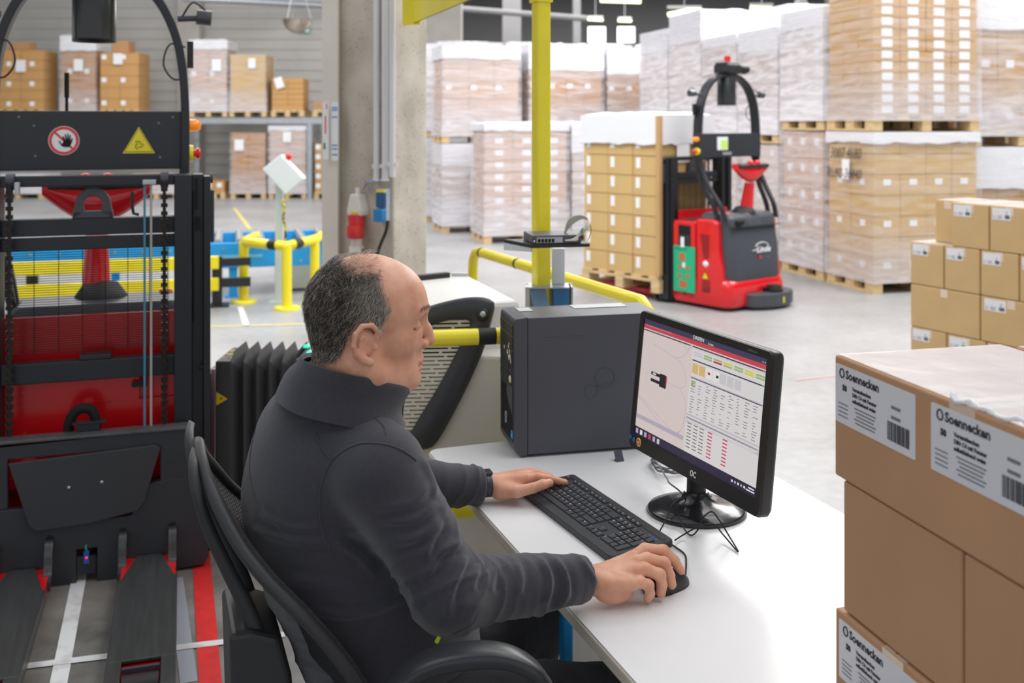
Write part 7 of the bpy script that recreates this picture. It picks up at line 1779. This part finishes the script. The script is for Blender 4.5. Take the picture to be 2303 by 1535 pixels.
# eyes, lashes and brows
M_eye = mat('eye_white', srgb(225, 215, 208), .2)
for sy in (-1, 1):
    g = MB(); c = Vector(h2w(np.array([[.0880, sy * .036, .0205]]))[0]) - PO_; g.lathe(c - Vector((0, 0, .0133)), [(.0133 * math.sin(math.pi * i / 12) + 1e-5, .0133 - .0133 * math.cos(math.pi * i / 12)) for i in range(13)], 16); eo = g.build('eye', M_eye, bodyo)
rng = np.random.default_rng(4)
def strands(base, nrm_, dirs, ln, rad, lift, curl, nseg=4):
    """ribbons with three-sided section; all inputs in head space arrays"""
    n = len(base); t = dirs - (dirs * nrm_).sum(1)[:, None] * nrm_; t /= np.maximum(np.linalg.norm(t, axis=1), 1e-6)[:, None]; b = np.cross(nrm_, t)
    pts = []
    for k in range(nseg + 1):
        s_ = k / nseg; pts.append(base + t * (ln * s_)[:, None] + nrm_ * (lift * np.sin(s_ * math.pi * .62))[:, None] + b * (curl * s_ * s_)[:, None])
    vs = np.empty((n, (nseg + 1) * 3, 3)); fs = []
    for k in range(nseg + 1):
        w_ = rad * (1 - .75 * (k / nseg)); 
        for j in range(3): a = 2 * math.pi * j / 3; vs[:, k * 3 + j] = pts[k] + (nrm_ * math.cos(a) + b * math.sin(a)) * w_[:, None]
    for k in range(nseg):
        for j in range(3): fs.append((k * 3 + j, k * 3 + (j + 1) % 3, k * 3 + 3 + (j + 1) % 3, k * 3 + 3 + j))
    fs = np.array(fs); F_ = (fs[None] + (np.arange(n) * (nseg + 1) * 3)[:, None, None]).reshape(-1, 4)
    return vs.reshape(-1, 3), F_
fn_ = HN[HMf].mean(1); fn_ /= np.linalg.norm(fn_, axis=1)[:, None]
dens = reg * (1 - .90 * bd); pr = dens / dens.sum(); NS = 26000
pick = rng.choice(len(HMf), NS, p=pr); base = Hfc[pick] + rng.normal(0, .001, (NS, 3)); nn = fn_[pick]
x_, z_ = base[:, 0], base[:, 2]
dirs = np.stack([-.55 + .0 * x_, np.zeros(NS), -.8 + 0 * z_], 1)
topw = np.clip((z_ - .09) / .04, 0, 1)[:, None]; dirs = dirs * (1 - topw) + np.array([.5, -.2, -.2]) * topw + rng.normal(0, .28, (NS, 3))
bdp = bd[pick]
ln = rng.uniform(.012, .024, NS) * (1 - .25 * bdp); ln[z_ < 0] *= .6; ln[x_ > .005] *= .8
vs, fs = strands(base + nn * .0002, nn, dirs, ln, rng.uniform(.00022, .00036, NS), rng.uniform(.003, .0085, NS), rng.normal(0, .004, NS))
M_h = [mat('hair_dark', srgb(58, 52, 46), .45), mat('hair_grey', srgb(128, 120, 110), .45), mat('hair_white', srgb(214, 206, 196), .4)]
wp_ = np.clip(.30 + .85 * np.clip((x_ + .03) / .05, 0, 1) * (z_ < .11) + .6 * bdp + .2 * (z_ < -.01), 0, .9)
u = rng.random(NS); hm = np.where(u < wp_ * .6, 2, np.where(u < wp_ * 1.1 + .12, 1, 0))
ho = npmesh('hair', h2w(vs) - np.array(PO_), fs, M_h, man, np.repeat(hm, 12))
# eyebrows
NB = 420; ex = rng.uniform(0, 1, NB); sy = np.where(rng.random(NB) < .5, -1, 1); bb = np.stack([.1235 - .026 * ex ** 1.5, sy * (.012 + .042 * ex), .048 + .004 * np.sin(ex * 3) + rng.normal(0, .0018, NB)], 1)
for _ in range(3): bb -= nrm(head, bb) * head(bb.astype(f32))[:, None]
bn = nrm(head, bb); vs, fs = strands(bb, bn, np.stack([-.4 * np.ones(NB), sy * 1.0, -.1 + rng.normal(0, .3, NB)], 1), rng.uniform(.006, .010, NB), np.full(NB, .00028), np.full(NB, .0018), rng.normal(0, .001, NB))
npmesh('eyebrows', h2w(vs) - np.array(PO_), fs, [mat('brow_hair', srgb(158, 122, 98), .5)], man)
g = MB()
for sy in (-1, 1): g.tube([Vector(h2w(np.array([[.1062 - .0016 * i, sy * (.022 + .0035 * i), .0120 + .0003 * i]]))[0]) - PO_ for i in range(10)], .0009, 5)
g.build('eyelashes', mat('lash', srgb(60, 40, 32), .6), man)
# watch on the left wrist
wc = Vector(WL) - Vector(hf) * .012 - PO_; hfv = Vector(hf); g = MB(); rr = []
for o_ in (-.011, -.010, .010, .011):
    k = 1.0 if abs(o_) < .0105 else .93
    rr.append([wc + hfv * o_ + Vector(hs) * (.0315 * k * math.cos(a)) + Vector((0, 0, 1)) * (.0295 * k * math.sin(a) + .001) for a in [2 * math.pi * i / 28 for i in range(28)]])
g.loft(rr, cap=False); wt_ = g.build('wristwatch', mat('watch_strap', srgb(48, 54, 64), .4), man)
g = MB(); g.box(wc + Vector((0, 0, .031)), (.028, .03, .008), ha); g.build('watch_case', mat('watch_case', srgb(60, 66, 76), .2, metal=.5), wt_, .002)

# ================================================================ office chair
ca = fa; cf = Vector((math.cos(ca), math.sin(ca), 0)); cl = Vector((-math.sin(ca), math.cos(ca), 0))
M_ch = mat('chair_plastic', srgb(50, 51, 54), .5, bump=.1, bscale=500)
def mesh_mat():
    m = bpy.data.materials.new('chair_mesh'); m.use_nodes = True; nt = m.node_tree; b = nt.nodes['Principled BSDF']; b.inputs['Base Color'].default_value = srgb(40, 41, 44); b.inputs['Roughness'].default_value = .6
    tc = nt.nodes.new('ShaderNodeTexCoord'); v = nt.nodes.new('ShaderNodeTexVoronoi'); v.inputs['Scale'].default_value = 260; v.inputs['Randomness'].default_value = .25
    nt.links.new(tc.outputs['Object'], v.inputs['Vector']); mr = nt.nodes.new('ShaderNodeMath'); mr.operation = 'GREATER_THAN'; mr.inputs[1].default_value = .28
    nt.links.new(v.outputs['Distance'], mr.inputs[0]); nt.links.new(mr.outputs[0], b.inputs['Alpha'])
    bp = nt.nodes.new('ShaderNodeBump'); bp.inputs['Strength'].default_value = .6; bp.inputs['Distance'].default_value = .003; nt.links.new(v.outputs['Distance'], bp.inputs['Height']); nt.links.new(bp.outputs[0], b.inputs['Normal'])
    return m
M_cm = mesh_mat()
CC = Vector((-.20, 2.0, 0))
ch_ = empty('office_chair', CC, 0, 'black mesh-back office chair with armrests that the man sits on', 'chair')
N_ = [(446, 1003, 2.03, .012), (452, 1035, 1.99, .045), (468, 1085, 1.965, .08), (500, 1155, 1.93, .13), (545, 1235, 1.91, .17), (605, 1310, 1.90, .20), (680, 1385, 1.90, .22), (750, 1465, 1.91, .225), (800, 1535, 1.92, .225), (835, 1600, 1.93, .21), (850, 1660, 1.97, .17)]
N_ = [(a[0], a[1], (2.0044 - a[3]) / (.944 - .33 * (a[0] - 1151.5) / 2350), a[3]) for a in N_]
Np = [Vector(W3(*a[:3])) - CC for a in N_]; Ns = spline(Np, 5); Hs = [p.x for p in spline([(a[3], 0, 0) for a in N_], 5)]
rows_ = []
for i, p in enumerate(Ns):
    row = []
    for k in range(13):
        s_ = k / 12; bow = math.sin(math.pi * s_) * min(1, Hs[i] / .2)
        row.append(p + cl * (2 * Hs[i] * s_) - cf * ((.03 + .05 * min(1, max(0, (i - 26) / 14))) * bow))
    rows_.append(row)
g = MB(); nn_ = 13
g.add([q for r_ in rows_ for q in r_], [(i * nn_ + k, i * nn_ + k + 1, (i + 1) * nn_ + k + 1, (i + 1) * nn_ + k) for i in range(len(rows_) - 1) for k in range(nn_ - 1)], smooth=True); g.build('back_mesh', M_cm, ch_)
rim = [r_[0] for r_ in rows_][::-1] + rows_[0][1:-1] + [r_[-1] for r_ in rows_] + rows_[-1][1:-1][::-1]
rim = [p for k, p in enumerate(rim) if k == 0 or (p - rim[k - 1]).length > .004]
g = MB(); g.tube(rim, .0118, 12, closed=True); g.build('back_frame', M_ch, ch_)
# piping strip of coarse mesh along the rim
g = MB(); g.tube([r_[0] + (cl * .012 + cf * .010) * min(1, Hs[i] / .15) for i, r_ in enumerate(rows_)], [.001 + .0065 * min(1, Hs[i] / .17) for i in range(len(rows_))], 8); g.build('back_edge_trim', mat('trim_weave', srgb(58, 60, 64), .6, bump=.9, bscale=420), ch_)
# rear bow
B_ = [(440, 1006, .02), (434, 1040, .06), (441, 1100, .085), (468, 1185, .085), (510, 1275, .085), (548, 1350, .085), (572, 1410, .085), (590, 1480, .085), (605, 1560, .085)]; B_ = [(a, b, (2.0044 - c) / (.944 - .33 * (a - 1151.5) / 2350)) for a, b, c in B_]
for off_ in (0, .17):
    Q = spline([Vector(W3(*a)) - CC + cl * (off_ - (0 if off_ == 0 else .0)) for a in B_], 5); rings = []
    for i, p in enumerate(Q):
        t_ = (Q[min(i + 1, len(Q) - 1)] - Q[max(i - 1, 0)]).normalized(); b_ = t_.cross(cl).normalized(); k = .6 + .9 * i / len(Q)
        rings.append([p + cl * (.010 * math.cos(q)) + b_ * (.0125 * k * math.sin(q)) for q in [2 * math.pi * j / 10 for j in range(10)]])
    g = MB(); g.loft(rings); g.build('back_bow', M_ch, ch_)
p0 = Vector(W3(585, 1500, 1.87)) - CC - cl * .015
g = MB(); g.prism([(-.055, .075), (-.015, .075), (.035, .055), (.055, -.02), (.07, -.22), (.05, -.38), (-.02, -.40), (-.045, -.25)], lambda u, v, q: p0 + cf * u + Vector((0, 0, v)) + cl * q, .0, .20); g.build('back_bracket', mat('bracket_plastic', srgb(46, 47, 50), .45), ch_, .012, 3)
# armrests
for off_ in (0, .56):
    pts = [(862, 1580, 1.71), (900, 1530, 1.71), (960, 1493, 1.705), (1030, 1476, 1.70), (1100, 1471, 1.70), (1160, 1482, 1.70), (1205, 1510, 1.70), (1228, 1550, 1.71), (1225, 1620, 1.72), (1180, 1680, 1.74)]
    Q = spline([Vector(W3(*a)) - CC + cl * off_ for a in pts], 5); rings = []
    for i, p in enumerate(Q):
        t_ = (Q[min(i + 1, len(Q) - 1)] - Q[max(i - 1, 0)]).normalized(); b_ = t_.cross(cl).normalized(); e = math.sin(math.pi * min(1, i / (len(Q) * .8))); th = .009 + .006 * e
        rings.append([p + cl * (.030 * math.copysign(abs(math.cos(q)) ** .6, math.cos(q))) + b_ * (th * math.copysign(abs(math.sin(q)) ** .6, math.sin(q))) for q in [2 * math.pi * j / 16 for j in range(16)]])
    g = MB(); g.loft(rings); g.build('armrest', mat('armrest_pad', srgb(44, 46, 50), .35), ch_)
    e0 = Q[-1]; g = MB(); g.tube(spline([Q[-1], Q[-1] + Vector((-.06, 0, -.06)), Vector((-.05, e0.y + (.05 if off_ == 0 else -.05), .42))], 6), .016, 10); g.tube(spline([Q[0], Q[0] + Vector((0, 0, -.08)), Vector((-.1, e0.y + (.05 if off_ == 0 else -.05), .42))], 6), .014, 10); g.build('arm_support', M_ch, ch_)
g = MB(); P = rrect(.46, .46, .09, 6); rg = []
for k_, z in ((.93, .395), (1, .41), (1, .445), (.96, .465), (.85, .473)): rg.append([cf * (x * k_ + .03) + cl * (y * k_ + .02) + Vector((0, 0, z)) for x, y in P])
g.loft(rg); g.build('seat', mat('seat_fabric', srgb(38, 38, 41), .85, bump=.4, bscale=400), ch_)
g = MB(); g.cyl((0.03, .02, .09), (.03, .02, .40), .025, 16); g.cyl((0.03, .02, .09), (.03, .02, .24), .032, 16); g.box((.03, .02, .385), (.2, .16, .03)); g.build('gas_lift', M_dark, ch_)
for k in range(5):
    a = R(20 + 72 * k); d_ = Vector((math.cos(a), math.sin(a), 0)); o = Vector((.03, .02, 0))
    g = MB(); g.tube([o + Vector((0, 0, .115)), o + d_ * .15 + Vector((0, 0, .10)), o + d_ * .29 + Vector((0, 0, .075))], [.026, .022, .016], 10); lg = g.build('base_leg', M_ch, ch_)
    g = MB(); s_ = Vector((-d_.y, d_.x, 0)); c = o + d_ * .29 + Vector((0, 0, .029)); g.cyl(c - s_ * .022, c - s_ * .006, .027, 16); g.cyl(c + s_ * .006, c + s_ * .022, .027, 16); g.cyl(c + Vector((0, 0, .0)), c + Vector((0, 0, .04)), .008, 8); g.build('caster', M_rubber, lg)
